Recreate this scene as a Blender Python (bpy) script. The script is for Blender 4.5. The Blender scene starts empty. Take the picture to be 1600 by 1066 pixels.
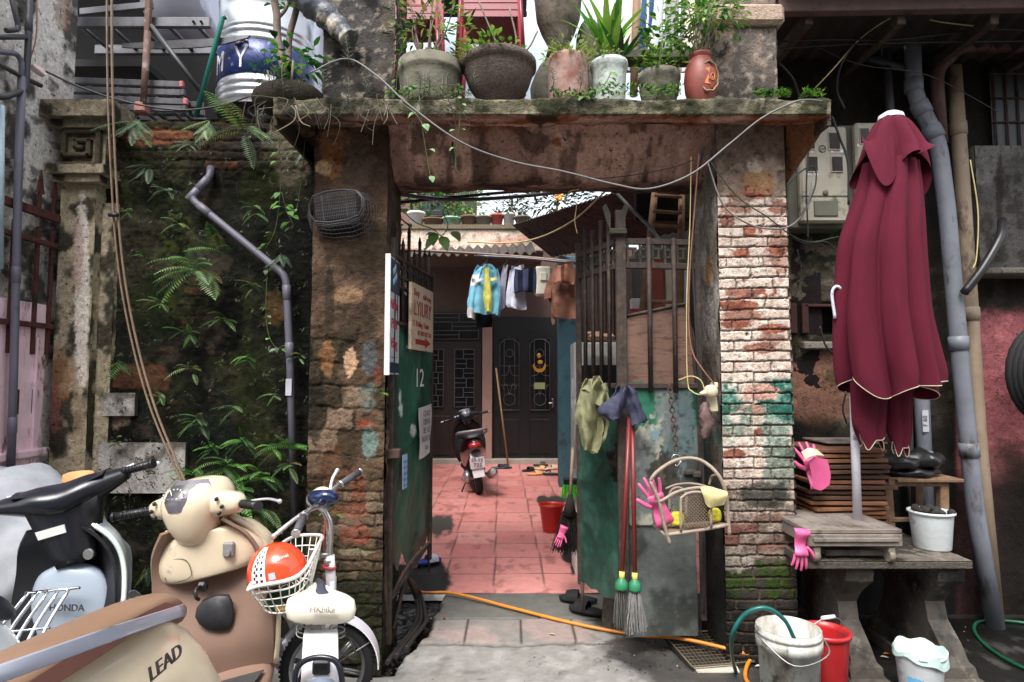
EXPO = 1.42
import bpy, math, random
import numpy as np
from mathutils import Vector, Matrix, Euler
R = math.radians
rnd = random.Random(7)
SC = bpy.context.scene
COL = SC.collection
H, F, HZ = 1.55, 950.0, 592.0
GK = .70
TH = math.atan((HZ-533)/F)
ORG = {}

# ---------------------------------------------------------------- placing helpers
def A(px, py, Y):
    """world point seen at a picture position at distance Y from the viewer"""
    a = (px-800)/F; b = (533-py)/F
    dx, dy, dz = a, math.cos(TH)-b*math.sin(TH), math.sin(TH)+b*math.cos(TH)
    s = Y/dy
    return Vector((dx*s, Y, H+dz*s))
def G(px, py, z=0.0):
    a = (px-800)/F; b = (533-py)/F
    dx, dy, dz = a, math.cos(TH)-b*math.sin(TH), math.sin(TH)+b*math.cos(TH)
    s = (z-H)/dz
    return Vector((dx*s, dy*s, z))
def AX(px, py, X):
    a = (px-800)/F; b = (533-py)/F
    dx, dy, dz = a, math.cos(TH)-b*math.sin(TH), math.sin(TH)+b*math.cos(TH)
    s = X/dx
    return Vector((X, dy*s, H+dz*s))
def pix(X, Y, Z):
    """numpy: picture position of world points (for stains that sit at a known spot of a wall)"""
    Zr = Z-H
    d = Y*math.cos(TH)+Zr*math.sin(TH)
    v = -Y*math.sin(TH)+Zr*math.cos(TH)
    return 800+F*X/d, 533-F*v/d

def lin(c):
    c = c/255.0
    return c/12.92 if c <= .04045 else ((c+.055)/1.055)**2.4
def S(r, g, b, k=1.0):
    l_ = (r*.3+g*.59+b*.11)*.16; r, g, b = r*.84+l_, g*.84+l_, b*.84+l_
    k *= GK*1.26; return tuple(min(.85, lin(q)**1.22*k) for q in (r, g, b))

# ---------------------------------------------------------------- numpy noise
def _h(xi, yi, s):
    h = (xi*374761393 + yi*668265263 + s*974634777) & 0xffffffff
    h = ((h ^ (h >> 13))*1274126177) & 0xffffffff
    h = ((h ^ (h >> 16))*2246822519) & 0xffffffff
    return (h ^ (h >> 15))/4294967295.0
def vn(x, y, s=0):
    x = np.asarray(x, float); y = np.asarray(y, float)
    xi = np.floor(x).astype(np.int64); yi = np.floor(y).astype(np.int64)
    fx = x-xi; fy = y-yi
    fx = fx*fx*fx*(fx*(fx*6-15)+10); fy = fy*fy*fy*(fy*(fy*6-15)+10)
    a, b, c, d = _h(xi, yi, s), _h(xi+1, yi, s), _h(xi, yi+1, s), _h(xi+1, yi+1, s)
    return (a*(1-fx)+b*fx)*(1-fy)+(c*(1-fx)+d*fx)*fy
def fbm(x, y, s=0, o=4, g=.55):
    t = 0; a = 1; n = 0
    for i in range(o):
        t = t+a*vn(x*2**i+i*17.3, y*2**i+i*9.1, s+i*31); n += a; a *= g
    return t/n
def ss(a, b, x):
    t = np.clip((x-a)/(b-a), 0, 1)
    return t*t*(3-2*t)
def mixc(c, col, m):
    m = np.clip(m, 0, 1)[..., None]
    return c*(1-m)+np.array(col)*m
def blob(px, py, cx, cy, rx, ry, s=0, rough=.6, soft=.12):
    """noisy-edged patch round a spot"""
    d = np.sqrt(((px-cx)/rx)**2+((py-cy)/ry)**2)
    d = d+(fbm(px/(rx*.5)+cx, py/(rx*.5)+cy, s, 6, .62)-.5)*2*rough
    return 1-ss(1-soft, 1+soft, d)
def bricks(u, v, bw, bh, s=0, mort=.006, wob=.004):
    """returns (inside mask, random per brick, second random)"""
    u = u+(vn(u*25, v*25, s)-.5)*wob*2+(vn(u*4, v*4, s+9)-.5)*wob*3
    v = v+(vn(u*22, v*30, s+5)-.5)*wob*2+(vn(u*3, v*4, s+19)-.5)*wob*3
    r = np.floor(v/bh)
    off = (r % 2)*.5*bw+(_h(r.astype(np.int64), r.astype(np.int64)*0, s)-.5)*bw*.25
    c = np.floor((u+off)/bw)
    fu = (u+off)/bw-c; fv = v/bh-r
    du = np.minimum(fu, 1-fu)*bw; dv = np.minimum(fv, 1-fv)*bh
    d = np.minimum(du, dv)
    ri, ci = r.astype(np.int64), c.astype(np.int64)
    return ss(mort*.5, mort*1.05, d+(vn(u*160, v*160, s+2)-.5)*mort*.7), _h(ri, ci, s+3), _h(ci, ri, s+77)

# ---------------------------------------------------------------- mesh builder
def crom(pts, n=6, closed=False):
    P = [Vector(p) for p in pts]
    if len(P) < 3: return P
    out = []
    m = len(P)
    rng = range(m) if closed else range(m-1)
    for i in rng:
        p1, p2 = P[i], P[(i+1) % m]
        p0 = P[(i-1) % m] if closed or i > 0 else p1*2-p2
        p3 = P[(i+2) % m] if closed or i+2 < m else p2*2-p1
        for k in range(n):
            t = k/n
            out.append(.5*((2*p1)+(p2-p0)*t+(2*p0-5*p1+4*p2-p3)*t*t+(3*p1-p0-3*p2+p3)*t**3))
    if not closed: out.append(P[-1])
    return out
class MB:
    def __init__(s):
        s.v = []; s.f = []; s.c = []; s.sm = []; s.mi = []; s.cc = (1, 1, 1); s.m = 0
    def add(s, vs, fs, smooth=False, cols=None):
        b = len(s.v)
        s.v.extend(tuple(p) for p in vs)
        if cols is None: s.c.extend([s.cc]*len(vs))
        else: s.c.extend(cols)
        for f in fs:
            s.f.append(tuple(i+b for i in f)); s.sm.append(smooth); s.mi.append(s.m)
        return s
    def box(s, c, d, rot=None, taper=1.0):
        c = Vector(c); x, y, z = d[0]/2, d[1]/2, d[2]/2
        vs = [Vector((sx*x*(taper if sz > 0 else 1), sy*y*(taper if sz > 0 else 1), sz*z)) for sz in (-1, 1) for sy in (-1, 1) for sx in (-1, 1)]
        if rot is not None:
            M = rot if isinstance(rot, Matrix) else Euler(rot).to_matrix()
            vs = [M @ p for p in vs]
        vs = [p+c for p in vs]
        return s.add(vs, [(0, 2, 3, 1), (4, 5, 7, 6), (0, 1, 5, 4), (2, 6, 7, 3), (0, 4, 6, 2), (1, 3, 7, 5)])
    def bbox(s, c, d, bv=.004, rot=None):
        """box with chamfered edges"""
        c = Vector(c); h = [q/2 for q in d]; b = min(bv, min(h)*.9)
        M = Matrix.Identity(3) if rot is None else (rot if isinstance(rot, Matrix) else Euler(rot).to_matrix())
        vs = []; idx = {}
        for sx in (-1, 1):
            for sy in (-1, 1):
                for sz in (-1, 1):
                    for ax in range(3):
                        p = [sx*(h[0]-b), sy*(h[1]-b), sz*(h[2]-b)]
                        p[ax] = (sx, sy, sz)[ax]*h[ax]
                        idx[(sx, sy, sz, ax)] = len(vs); vs.append(M @ Vector(p)+c)
        fs = []
        for ax in range(3):
            a, d2 = [q for q in range(3) if q != ax]
            for sg in (-1, 1):
                q = []
                for (s1, s2) in ((-1, -1), (1, -1), (1, 1), (-1, 1)):
                    k = [0, 0, 0]; k[ax] = sg; k[a] = s1; k[d2] = s2
                    q.append(idx[(k[0], k[1], k[2], ax)])
                fs.append(tuple(q))
            for s1 in (-1, 1):
                for s2 in (-1, 1):
                    k1 = [0, 0, 0]; k1[a] = s1; k1[d2] = s2
                    lo = k1[:]; lo[ax] = -1; hi = k1[:]; hi[ax] = 1
                    fs.append((idx[(*lo, a)], idx[(*hi, a)], idx[(*hi, d2)], idx[(*lo, d2)]))
        for sx in (-1, 1):
            for sy in (-1, 1):
                for sz in (-1, 1):
                    fs.append(tuple(idx[(sx, sy, sz, ax)] for ax in range(3)))
        return s.add(vs, fs)
    def tube(s, path, r, n=8, closed=False, cap=True, flat=1.0, up=None):
        P = [Vector(p) for p in path]; m = len(P)
        rr = r if isinstance(r, (list, tuple)) else [r]*m
        vs = []; prev = None
        for i in range(m):
            a = P[(i-1) % m] if closed or i > 0 else P[i]
            b = P[(i+1) % m] if closed or i < m-1 else P[i]
            t = (b-a)
            if t.length < 1e-9: t = Vector((0, 0, 1))
            t.normalize()
            if prev is None:
                q = Vector(up) if up else (Vector((0, 0, 1)) if abs(t.z) < .9 else Vector((1, 0, 0)))
            else: q = prev
            nrm = q-t*q.dot(t)
            if nrm.length < 1e-6: nrm = t.orthogonal()
            nrm.normalize(); prev = nrm; bi = t.cross(nrm)
            for k in range(n):
                an = 2*math.pi*k/n
                vs.append(P[i]+nrm*math.cos(an)*rr[i]*flat+bi*math.sin(an)*rr[i])
        fs = []
        for i in range(m if closed else m-1):
            j = (i+1) % m
            for k in range(n):
                l = (k+1) % n
                fs.append((i*n+k, i*n+l, j*n+l, j*n+k))
        s.add(vs, fs, True)
        if cap and not closed:
            b = len(s.v)-m*n
            s.f.append(tuple(b+k for k in range(n))[::-1]); s.sm.append(False); s.mi.append(s.m)
            s.f.append(tuple(b+(m-1)*n+k for k in range(n))); s.sm.append(False); s.mi.append(s.m)
        return s
    def cyl(s, p0, p1, r0, r1=None, n=16, cap=True):
        return s.tube([p0, p1], [r0, r0 if r1 is None else r1], n, cap=cap)
    def lathe(s, prof, c, n=28, axis=None, sq=None, wob=0):
        """prof [(r, z)]; axis: matrix turning z"""
        c = Vector(c); M = axis or Matrix.Identity(3); vs = []
        for (r, z) in prof:
            for k in range(n):
                an = 2*math.pi*k/n
                q = r*(1+(wob*math.sin(an*14) if wob else 0))
                x, y = q*math.cos(an), q*math.sin(an)
                if sq: x *= sq[0]; y *= sq[1]
                vs.append(M @ Vector((x, y, z))+c)
        fs = []
        for i in range(len(prof)-1):
            for k in range(n):
                l = (k+1) % n
                fs.append((i*n+k, i*n+l, (i+1)*n+l, (i+1)*n+k))
        return s.add(vs, fs, True)
    def ball(s, c, r, n=12, m=8, rot=None):
        c = Vector(c); r = r if isinstance(r, (tuple, list)) else (r, r, r)
        M = Matrix.Identity(3) if rot is None else (rot if isinstance(rot, Matrix) else Euler(rot).to_matrix())
        vs = []
        for i in range(m+1):
            ph = math.pi*i/m
            for k in range(n):
                an = 2*math.pi*k/n
                vs.append(M @ Vector((r[0]*math.sin(ph)*math.cos(an), r[1]*math.sin(ph)*math.sin(an), r[2]*math.cos(ph)))+c)
        fs = []
        for i in range(m):
            for k in range(n):
                l = (k+1) % n
                fs.append((i*n+k, (i+1)*n+k, (i+1)*n+l, i*n+l))
        return s.add(vs, fs, True)
    def grid(s, rows, smooth=True, cols=None):
        m, n = len(rows), len(rows[0])
        vs = [p for r in rows for p in r]
        fs = [(i*n+j, i*n+j+1, (i+1)*n+j+1, (i+1)*n+j) for i in range(m-1) for j in range(n-1)]
        return s.add(vs, fs, smooth, cols)
    def patch(s, rows, n=4, th=.004, smooth=True, wk=0, ws=16):
        """smooth sheet through a net of points, given a thickness"""
        R1 = [crom(r, n) for r in rows]
        cols = list(zip(*R1))
        C1 = [crom(list(c), n) for c in cols]
        g = [list(r) for r in zip(*C1)]
        m, k = len(g), len(g[0])
        nr = [[None]*k for _ in range(m)]
        for i in range(m):
            for j in range(k):
                a = g[min(i+1, m-1)][j]-g[max(i-1, 0)][j]; b = g[i][min(j+1, k-1)]-g[i][max(j-1, 0)]
                q = a.cross(b)
                nr[i][j] = q.normalized() if q.length > 1e-12 else Vector((0, 1, 0))
        if wk:
            P_ = np.array([[tuple(q) for q in r] for r in g]); dn = (fbm(P_[..., 0]*ws+P_[..., 2]*ws*.4, P_[..., 2]*ws*.8+P_[..., 1]*ws, 7, 3)-.5)*2*wk+(.5-np.abs(vn(P_[..., 0]*ws*1.7, P_[..., 2]*ws*.5, 9)-.5)*2)*wk*.8
            for i in range(m):
                for j in range(k): g[i][j] = g[i][j]+nr[i][j]*float(dn[i, j])
        if th:
            bk = [[g[i][j]-nr[i][j]*th for j in range(k)] for i in range(m)]
            s.grid(g, smooth); s.grid([r[::-1] for r in bk], smooth)
            e = [g[0], bk[0]]; s.grid([e[1], e[0]], False)
            s.grid([g[-1], bk[-1]], False)
            s.grid([[r[0] for r in g], [r[0] for r in bk]], False)
            s.grid([[r[-1] for r in bk], [r[-1] for r in g]], False)
        else: s.grid(g, smooth)
        return s
    def loft(s, rings, n=3, m=4, cap=True):
        """closed rings of equal count joined smoothly"""
        Rr = [crom(r, m, True) for r in rings]
        cols = [crom(list(c), n) for c in zip(*Rr)]
        g = [list(r) for r in zip(*cols)]
        k = len(g[0])
        vs = [p for r in g for p in r]
        fs = [(i*k+j, i*k+(j+1) % k, (i+1)*k+(j+1) % k, (i+1)*k+j) for i in range(len(g)-1) for j in range(k)]
        if cap:
            fs += [tuple(range(k))[::-1], tuple((len(g)-1)*k+j for j in range(k))]
        return s.add(vs, fs, True)
    def prism(s, poly, d, smooth=False):
        """flat outline (list of points) pushed along vector d"""
        P = [Vector(p) for p in poly]; d = Vector(d); n = len(P)
        return s.add(P+[p+d for p in P], [tuple(range(n)), tuple(range(n, 2*n))[::-1]]+[(i, i+n, (i+1) % n+n, (i+1) % n) for i in range(n)], smooth)
    def leaf(s, p, d, up, L, W, curl=.2, col=None, seg=3):
        """pointed leaf from p along d"""
        d = Vector(d).normalized(); up = Vector(up); w = d.cross(up)
        if w.length < 1e-5: w = d.orthogonal()
        w.normalize(); u2 = w.cross(d)
        vs = [p]
        for i in range(1, seg+1):
            t = i/(seg+1); q = math.sin(math.pi*t**.8)
            c = p+d*L*t-u2*curl*L*t*t
            vs += [c-w*W*.5*q+u2*W*.12*q, c+w*W*.5*q+u2*W*.12*q]
        vs.append(p+d*L-u2*curl*L)
        fs = [(0, 1, 2)]
        for i in range(seg-1):
            a = 1+2*i; fs.append((a, a+2, a+3, a+1))
        e = len(vs)-1; fs.append((e-2, e, e-1))
        return s.add(vs, fs, True, [col or s.cc]*len(vs))
    def relief(s, O, U, V, N, w, h, step, fn):
        O, U, V, N = (np.array(q, float) for q in (O, U, V, N))
        nu, nv = max(2, int(w/step)+1), max(2, int(h/step)+1)
        uu, vv = np.meshgrid(np.linspace(0, w, nu), np.linspace(0, h, nv))
        P = O+uu[..., None]*U+vv[..., None]*V
        px, py = pix(P[..., 0], P[..., 1], P[..., 2])
        ht, c = fn(uu, vv, px, py)
        P = P+ht[..., None]*N
        b = len(s.v)
        s.v.extend(map(tuple, P.reshape(-1, 3).tolist())); s.c.extend(map(tuple, np.clip(c, 0, .95).reshape(-1, 3).tolist()))
        idx = (np.arange(nu*nv).reshape(nv, nu)+b)
        q = np.stack([idx[:-1, :-1], idx[:-1, 1:], idx[1:, 1:], idx[1:, :-1]], -1).reshape(-1, 4)
        s.f.extend(map(tuple, q.tolist())); s.sm.extend([True]*len(q)); s.mi.extend([s.m]*len(q))
        return s
    def build(s, name, mat, parent=None, origin=None):
        if parent is not None: og = ORG[parent.name]
        elif origin is not None: og = Vector(origin)
        else:
            a = np.array(s.v); og = Vector(((a[:, 0].min()+a[:, 0].max())/2, (a[:, 1].min()+a[:, 1].max())/2, a[:, 2].min()))
        me = bpy.data.meshes.new(name)
        a = np.array(s.v, float)-np.array(og)
        me.from_pydata(a.tolist(), [], s.f)
        me.polygons.foreach_set('use_smooth', s.sm)
        at = me.color_attributes.new('Col', 'FLOAT_COLOR', 'POINT')
        c = np.ones((len(s.v), 4)); c[:, :3] = np.array(s.c); at.data.foreach_set('color', c.ravel())
        for m in (mat if isinstance(mat, (list, tuple)) else [mat]): me.materials.append(m)
        if any(s.mi): me.polygons.foreach_set('material_index', s.mi)
        me.update()
        o = bpy.data.objects.new(name, me); COL.objects.link(o)
        if parent is not None: o.parent = parent; o.location = (0, 0, 0)
        else: o.location = og
        ORG[o.name] = og
        return o
def tag(o, label, cat, group=None, kind=None):
    if label: o['label'] = label
    if cat: o['category'] = cat
    if group: o['group'] = group
    if kind: o['kind'] = kind
    return o
def struct(o): o['kind'] = 'structure'; return o
def thing(name, loc, label, cat, group=None, kind=None):
    o = bpy.data.objects.new(name, None); COL.objects.link(o); o.location = loc; o.empty_display_size = .05
    ORG[o.name] = Vector(loc)
    return tag(o, label, cat, group, kind)
def dup(root, loc, rot=None, label=None, group=None, scale=None):
    r = root.copy(); COL.objects.link(r); r.location = loc
    if rot is not None: r.rotation_euler = rot
    if scale: r.scale = scale
    if label: r['label'] = label
    if group: r['group'] = group
    for ch in list(root.children):
        c = ch.copy(); COL.objects.link(c); c.parent = r
        for g in ch.children:
            d = g.copy(); COL.objects.link(d); d.parent = c
    return r
def text(s_, name, size, c, rot, mat, parent, th=.0008, align='CENTER', sx=1.0, sh=0.0):
    """lettering as thin solid mesh; rot: 3x3 matrix, x = reading direction, z = out of the face"""
    cu = bpy.data.curves.new(name, 'FONT'); cu.body = s_; cu.size = size; cu.extrude = th; cu.align_x = align; cu.align_y = 'CENTER'; cu.shear = sh; cu.resolution_u = 3
    o = bpy.data.objects.new('tmp_text', cu); COL.objects.link(o)
    dg = bpy.context.evaluated_depsgraph_get(); me = bpy.data.meshes.new_from_object(o.evaluated_get(dg))
    COL.objects.unlink(o); bpy.data.objects.remove(o)
    M = rot.to_4x4(); M = Matrix.Translation(Vector(c)-ORG[parent.name]) @ M @ Matrix.Diagonal((sx, 1, 1, 1))
    me.transform(M); me.materials.clear(); me.materials.append(mat)
    q = bpy.data.objects.new(name, me); COL.objects.link(q); q.parent = parent; ORG[q.name] = ORG[parent.name]
    return q
def frame3(x, up):
    """matrix with x = reading dir, y = up dir, z = out"""
    x = Vector(x).normalized(); up = Vector(up); z = x.cross(up).normalized(); y = z.cross(x)
    return Matrix((x, y, z)).transposed()

# ---------------------------------------------------------------- materials
MATS = {}
def mat(name, col=(.5, .5, .5), rough=.6, metal=0., var=.25, scale=6., bump=.15, bs=40., vcol=False, dirt=None, spec=.5, coat=0., alpha=1., trans=0., sss=0., emit=None, streak=None):
    if name in MATS: return MATS[name]
    m = bpy.data.materials.new(name); m.use_nodes = True; nt = m.node_tree; N = nt.nodes; L = nt.links
    b = N['Principled BSDF']; b.inputs['Roughness'].default_value = rough; b.inputs['Metallic'].default_value = metal
    b.inputs['Specular IOR Level'].default_value = spec; b.inputs['Coat Weight'].default_value = coat
    b.inputs['Alpha'].default_value = alpha; b.inputs['Transmission Weight'].default_value = trans
    tc = N.new('ShaderNodeTexCoord')
    if vcol:
        a = N.new('ShaderNodeAttribute'); a.attribute_name = 'Col'; src = a.outputs['Color']
    else:
        a = N.new('ShaderNodeRGB'); a.outputs[0].default_value = (*col, 1); src = a.outputs[0]
    n1 = N.new('ShaderNodeTexNoise'); n1.inputs['Scale'].default_value = scale; n1.inputs['Detail'].default_value = 6; n1.inputs['Roughness'].default_value = .65
    L.new(tc.outputs['Object'], n1.inputs['Vector'])
    mr = N.new('ShaderNodeMapRange'); mr.inputs[1].default_value = .3; mr.inputs[2].default_value = .7; mr.inputs[3].default_value = 1-var; mr.inputs[4].default_value = 1+var*.6
    L.new(n1.outputs['Fac'], mr.inputs[0])
    mx = N.new('ShaderNodeMix'); mx.data_type = 'RGBA'; mx.blend_type = 'MULTIPLY'; mx.inputs[0].default_value = 1
    L.new(src, mx.inputs[6]); L.new(mr.outputs[0], mx.inputs[7]); src = mx.outputs[2]
    for (dc, amt, dsc, sd) in (dirt or []):
        n2 = N.new('ShaderNodeTexNoise'); n2.inputs['Scale'].default_value = dsc; n2.inputs['Detail'].default_value = 8; n2.inputs['Roughness'].default_value = .7
        mp = N.new('ShaderNodeMapping'); mp.inputs['Location'].default_value = (sd*3.1, sd*1.7, sd)
        if streak: mp.inputs['Scale'].default_value = streak
        L.new(tc.outputs['Object'], mp.inputs[0]); L.new(mp.outputs[0], n2.inputs['Vector'])
        rp = N.new('ShaderNodeMapRange'); rp.inputs[1].default_value = .62-amt*.35; rp.inputs[2].default_value = .70-amt*.2
        L.new(n2.outputs['Fac'], rp.inputs[0])
        m2 = N.new('ShaderNodeMix'); m2.data_type = 'RGBA'; L.new(rp.outputs[0], m2.inputs[0]); L.new(src, m2.inputs[6]); m2.inputs[7].default_value = (*dc, 1)
        src = m2.outputs[2]
    L.new(src, b.inputs['Base Color'])
    if sss:
        b.inputs['Subsurface Weight'].default_value = sss; b.inputs['Subsurface Radius'].default_value = (.01, .01, .005)
    rr = N.new('ShaderNodeMapRange'); rr.inputs[3].default_value = max(.03, rough-.12*min(1, var*3)); rr.inputs[4].default_value = min(1, rough+.15*min(1, var*3))
    L.new(n1.outputs['Fac'], rr.inputs[0]); L.new(rr.outputs[0], b.inputs['Roughness'])
    if bump:
        n3 = N.new('ShaderNodeTexNoise'); n3.inputs['Scale'].default_value = bs; n3.inputs['Detail'].default_value = 5
        L.new(tc.outputs['Object'], n3.inputs['Vector'])
        bp = N.new('ShaderNodeBump'); bp.inputs['Strength'].default_value = bump; bp.inputs['Distance'].default_value = .01
        L.new(n3.outputs['Fac'], bp.inputs['Height']); L.new(bp.outputs[0], b.inputs['Normal'])
    if emit:
        b.inputs['Emission Color'].default_value = (*emit[0], 1); b.inputs['Emission Strength'].default_value = emit[1]
    MATS[name] = m
    return m
def leafmat(name, var=.35, sc=12):
    """leaf: colour from the mesh, lets some light through"""
    m = mat(name, vcol=True, rough=.5, var=var, scale=sc, bump=.05)
    nt = m.node_tree; b = nt.nodes['Principled BSDF']; out = nt.nodes['Material Output']
    tr = nt.nodes.new('ShaderNodeBsdfTranslucent'); ms = nt.nodes.new('ShaderNodeMixShader'); ms.inputs[0].default_value = .3
    nt.links.new(b.inputs['Base Color'].links[0].from_socket, tr.inputs['Color'])
    nt.links.new(b.outputs[0], ms.inputs[1]); nt.links.new(tr.outputs[0], ms.inputs[2]); nt.links.new(ms.outputs[0], out.inputs['Surface'])
    return m
MV = mat('weathered_masonry', vcol=True, rough=.9, var=.35, scale=45, bump=.75, bs=110, spec=.2, dirt=[((.018, .016, .012), .16, 38, 3)])
MVF = mat('fine_painted', vcol=True, rough=.5, var=.15, scale=20, bump=.08, bs=120)
MVW = mat('wet_ground', vcol=True, rough=.6, var=.2, scale=14, bump=.25, bs=60, spec=.45)
LEAF = leafmat('leaf')
black = mat('black_plastic', (.012, .012, .014), .38, var=.3, bump=.05)
rubber = mat('rubber', (.015, .015, .016), .8, var=.3, bump=.3, bs=120)
chrome = mat('chrome', (.75, .75, .76), .18, 1., var=.1, bump=.0)
steel = mat('dull_steel', (.42, .42, .42), .45, .9, var=.3, scale=10, bump=.05)
rust = mat('rusty_iron', (.07, .045, .035), .85, .2, var=.5, scale=25, bump=.5, dirt=[((.12, .05, .03), .3, 18, 1)])
darkiron = mat('dark_iron', (.055, .040, .034), .75, .3, var=.5, scale=25, bump=.4, dirt=[((.10, .065, .04), .25, 14, 1)])
wood = mat('old_wood', (.22, .13, .075), .8, var=.5, scale=9, bump=.4, dirt=[((.07, .045, .03), .35, 6, 2)])
cable = mat('cable_black', (.02, .02, .022), .5, var=.2, bump=0)
# ================================================================ camera, sky, light
cam = bpy.data.cameras.new('camera'); co = bpy.data.objects.new('camera', cam); COL.objects.link(co)
cam.sensor_width = 36; cam.lens = F/1600*36; cam.clip_end = 400; cam.clip_start = .02
co.location = (0, 0, H); co.rotation_euler = (math.pi/2+TH, 0, 0); SC.camera = co
w = bpy.data.worlds.new('World'); SC.world = w; w.use_nodes = True; nt = w.node_tree
sky = nt.nodes.new('ShaderNodeTexSky'); sky.sky_type = 'NISHITA'; sky.sun_disc = False
SUN_EL, SUN_ROT = 58, 200
sky.sun_elevation = R(SUN_EL); sky.sun_rotation = R(SUN_ROT); sky.dust_density = 3; sky.air_density = 1.2
hs = nt.nodes.new('ShaderNodeHueSaturation'); hs.inputs['Saturation'].default_value = .28
nt.links.new(sky.outputs[0], hs.inputs['Color']); nt.links.new(hs.outputs[0], nt.nodes['Background'].inputs[0])
nt.nodes['Background'].inputs[1].default_value = .15
sl = bpy.data.lights.new('sun', 'SUN'); so = bpy.data.objects.new('sun', sl); COL.objects.link(so)
sl.energy = 1.5; sl.angle = R(25); sl.color = (1, .96, .91)
# sky texture: rotation 0 = +Y, clockwise seen from above
sd = Vector((math.sin(R(SUN_ROT))*math.cos(R(SUN_EL)), math.cos(R(SUN_ROT))*math.cos(R(SUN_EL)), math.sin(R(SUN_EL))))
so.rotation_euler = sd.to_track_quat('Z', 'Y').to_euler(); so.location = sd*20
SC.view_settings.view_transform = 'Standard'; SC.view_settings.look = 'None'; SC.view_settings.exposure = EXPO; SC.view_settings.gamma = 1
SC.cycles.max_bounces = 6; SC.cycles.use_denoising = True
KW = 1.5
def W(r, g, b, k=1.0): return S(r, g, b, KW*k)
def base(u, c): return np.ones(u.shape+(3,))*np.array(c)

# ================================================================ ground
def street_fn(u, v, px, py):
    X = u-3.0; Y = v+1.2
    c = base(u, S(158, 155, 150, 1.0))
    n = fbm(u*3, v*3, 1); n2 = fbm(u*14, v*14, 2, 5)
    c = mixc(c, S(150, 146, 140), ss(.45, .7, n)*.6); c = mixc(c, S(192, 188, 184), ss(.5, .75, n2)*.4)
    c = mixc(c, S(100, 97, 92), ss(.62, .72, fbm(u*8, v*8, 6, 5))*.35)
    ht = (n2-.5)*.006+(n-.5)*.01
    # wet dark ground towards the right
    wet = ss(-.06, .10, X-.62+(fbm(u*5, v*5, 3, 5)-.5)*.55+np.clip(Y-3.1, 0, 1)*.1)
    c = mixc(c, S(66, 63, 60), wet*.82); c = mixc(c, S(34, 33, 31), ss(1.1, 1.6, X+(n-.5)*.5)*.85)
    c = mixc(c, S(120, 118, 115), wet*ss(.6, .72, fbm(u*9, v*5, 44, 5))*.35)
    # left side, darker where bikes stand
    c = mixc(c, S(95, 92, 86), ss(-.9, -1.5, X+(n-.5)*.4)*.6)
    # threshold
    e = (fbm(u*4, v*4, 8)-.5)
    strip = ss(3.66, 3.69, Y+e*.06)*(1-ss(4.02, 4.05, Y+e*.05))*ss(-.6, -.56, X)*(1-ss(.42, .5, X+e*.2))
    tl = np.abs(((X+.62) % .33)-.01) < .008
    tc_ = mixc(base(u, S(166, 148, 142, 1.1)), S(148, 142, 136, 1.1), ss(.4, .6, fbm(u*5, v*5, 12)))
    tc_ = mixc(tc_, S(85, 78, 72), tl*1.0)
    c = c*(1-strip[..., None])+tc_*strip[..., None]; ht = ht+strip*.006
    edge = np.exp(-((Y+e*.09-3.66)/.012)**2)+np.exp(-((Y+e*.07-4.04)/.012)**2)
    c = mixc(c, S(70, 66, 60), edge*.8*(X > -.6)*(X < .6)); ht = ht-edge*.012*(X < .6)
    cem = ss(4.03, 4.07, Y+e*.05)
    c = mixc(c, S(118, 118, 110), cem*.8)
    # drain with soil left of the threshold
    edx = -.50-.13*ss(3.95, 3.4, Y)+(fbm(u*12, v*12, 21, 4)-.5)*.08
    d = (1-ss(-.01, .02, X-edx))*ss(-1.0, -.92, X)*ss(3.28, 3.33, Y+e*.05)
    c = mixc(c, S(38, 34, 30), d); c = mixc(c, S(95, 90, 84), d*ss(.62, .7, fbm(u*40, v*40, 23, 3))*.7)
    ht = ht-d*(.09-.05*fbm(u*16, v*16, 25, 4))
    # cracks
    cr = np.exp(-((fbm(u*2.2, v*2.2, 31, 5)-.5)/.004)**2)*(Y < 3.7)
    c = mixc(c, S(75, 72, 68), cr*.6); ht = ht-cr*.004
    # ground darker towards the foot of the right wall
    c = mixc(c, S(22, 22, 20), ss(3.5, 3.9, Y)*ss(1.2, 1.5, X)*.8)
    ht = ht*(1-ss(4.6, 4.9, Y))-ss(4.5, 4.52, Y)*.03
    return ht, c
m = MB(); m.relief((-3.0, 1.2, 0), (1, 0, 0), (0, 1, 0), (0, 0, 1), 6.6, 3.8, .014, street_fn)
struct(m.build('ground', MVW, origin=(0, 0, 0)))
m = MB(); m.box((0, 20, -.16), (120, 160, .06))
struct(m.build('street', mat('street_far', S(120, 118, 114), .85), origin=(0, 0, 0)))
# the wet shine on the right is the same sheet, only smoother where it is dark
nt = MVW.node_tree; b_ = nt.nodes['Principled BSDF']
at_ = [q for q in nt.nodes if q.type == 'ATTRIBUTE'][0]
bw = nt.nodes.new('ShaderNodeRGBToBW'); nt.links.new(at_.outputs['Color'], bw.inputs[0])
mr = nt.nodes.new('ShaderNodeMapRange'); mr.inputs[1].default_value = .01; mr.inputs[2].default_value = .22; mr.inputs[3].default_value = .28; mr.inputs[4].default_value = .85
nt.links.new(bw.outputs[0], mr.inputs[0]); nt.links.new(mr.outputs[0], b_.inputs['Roughness'])

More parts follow.
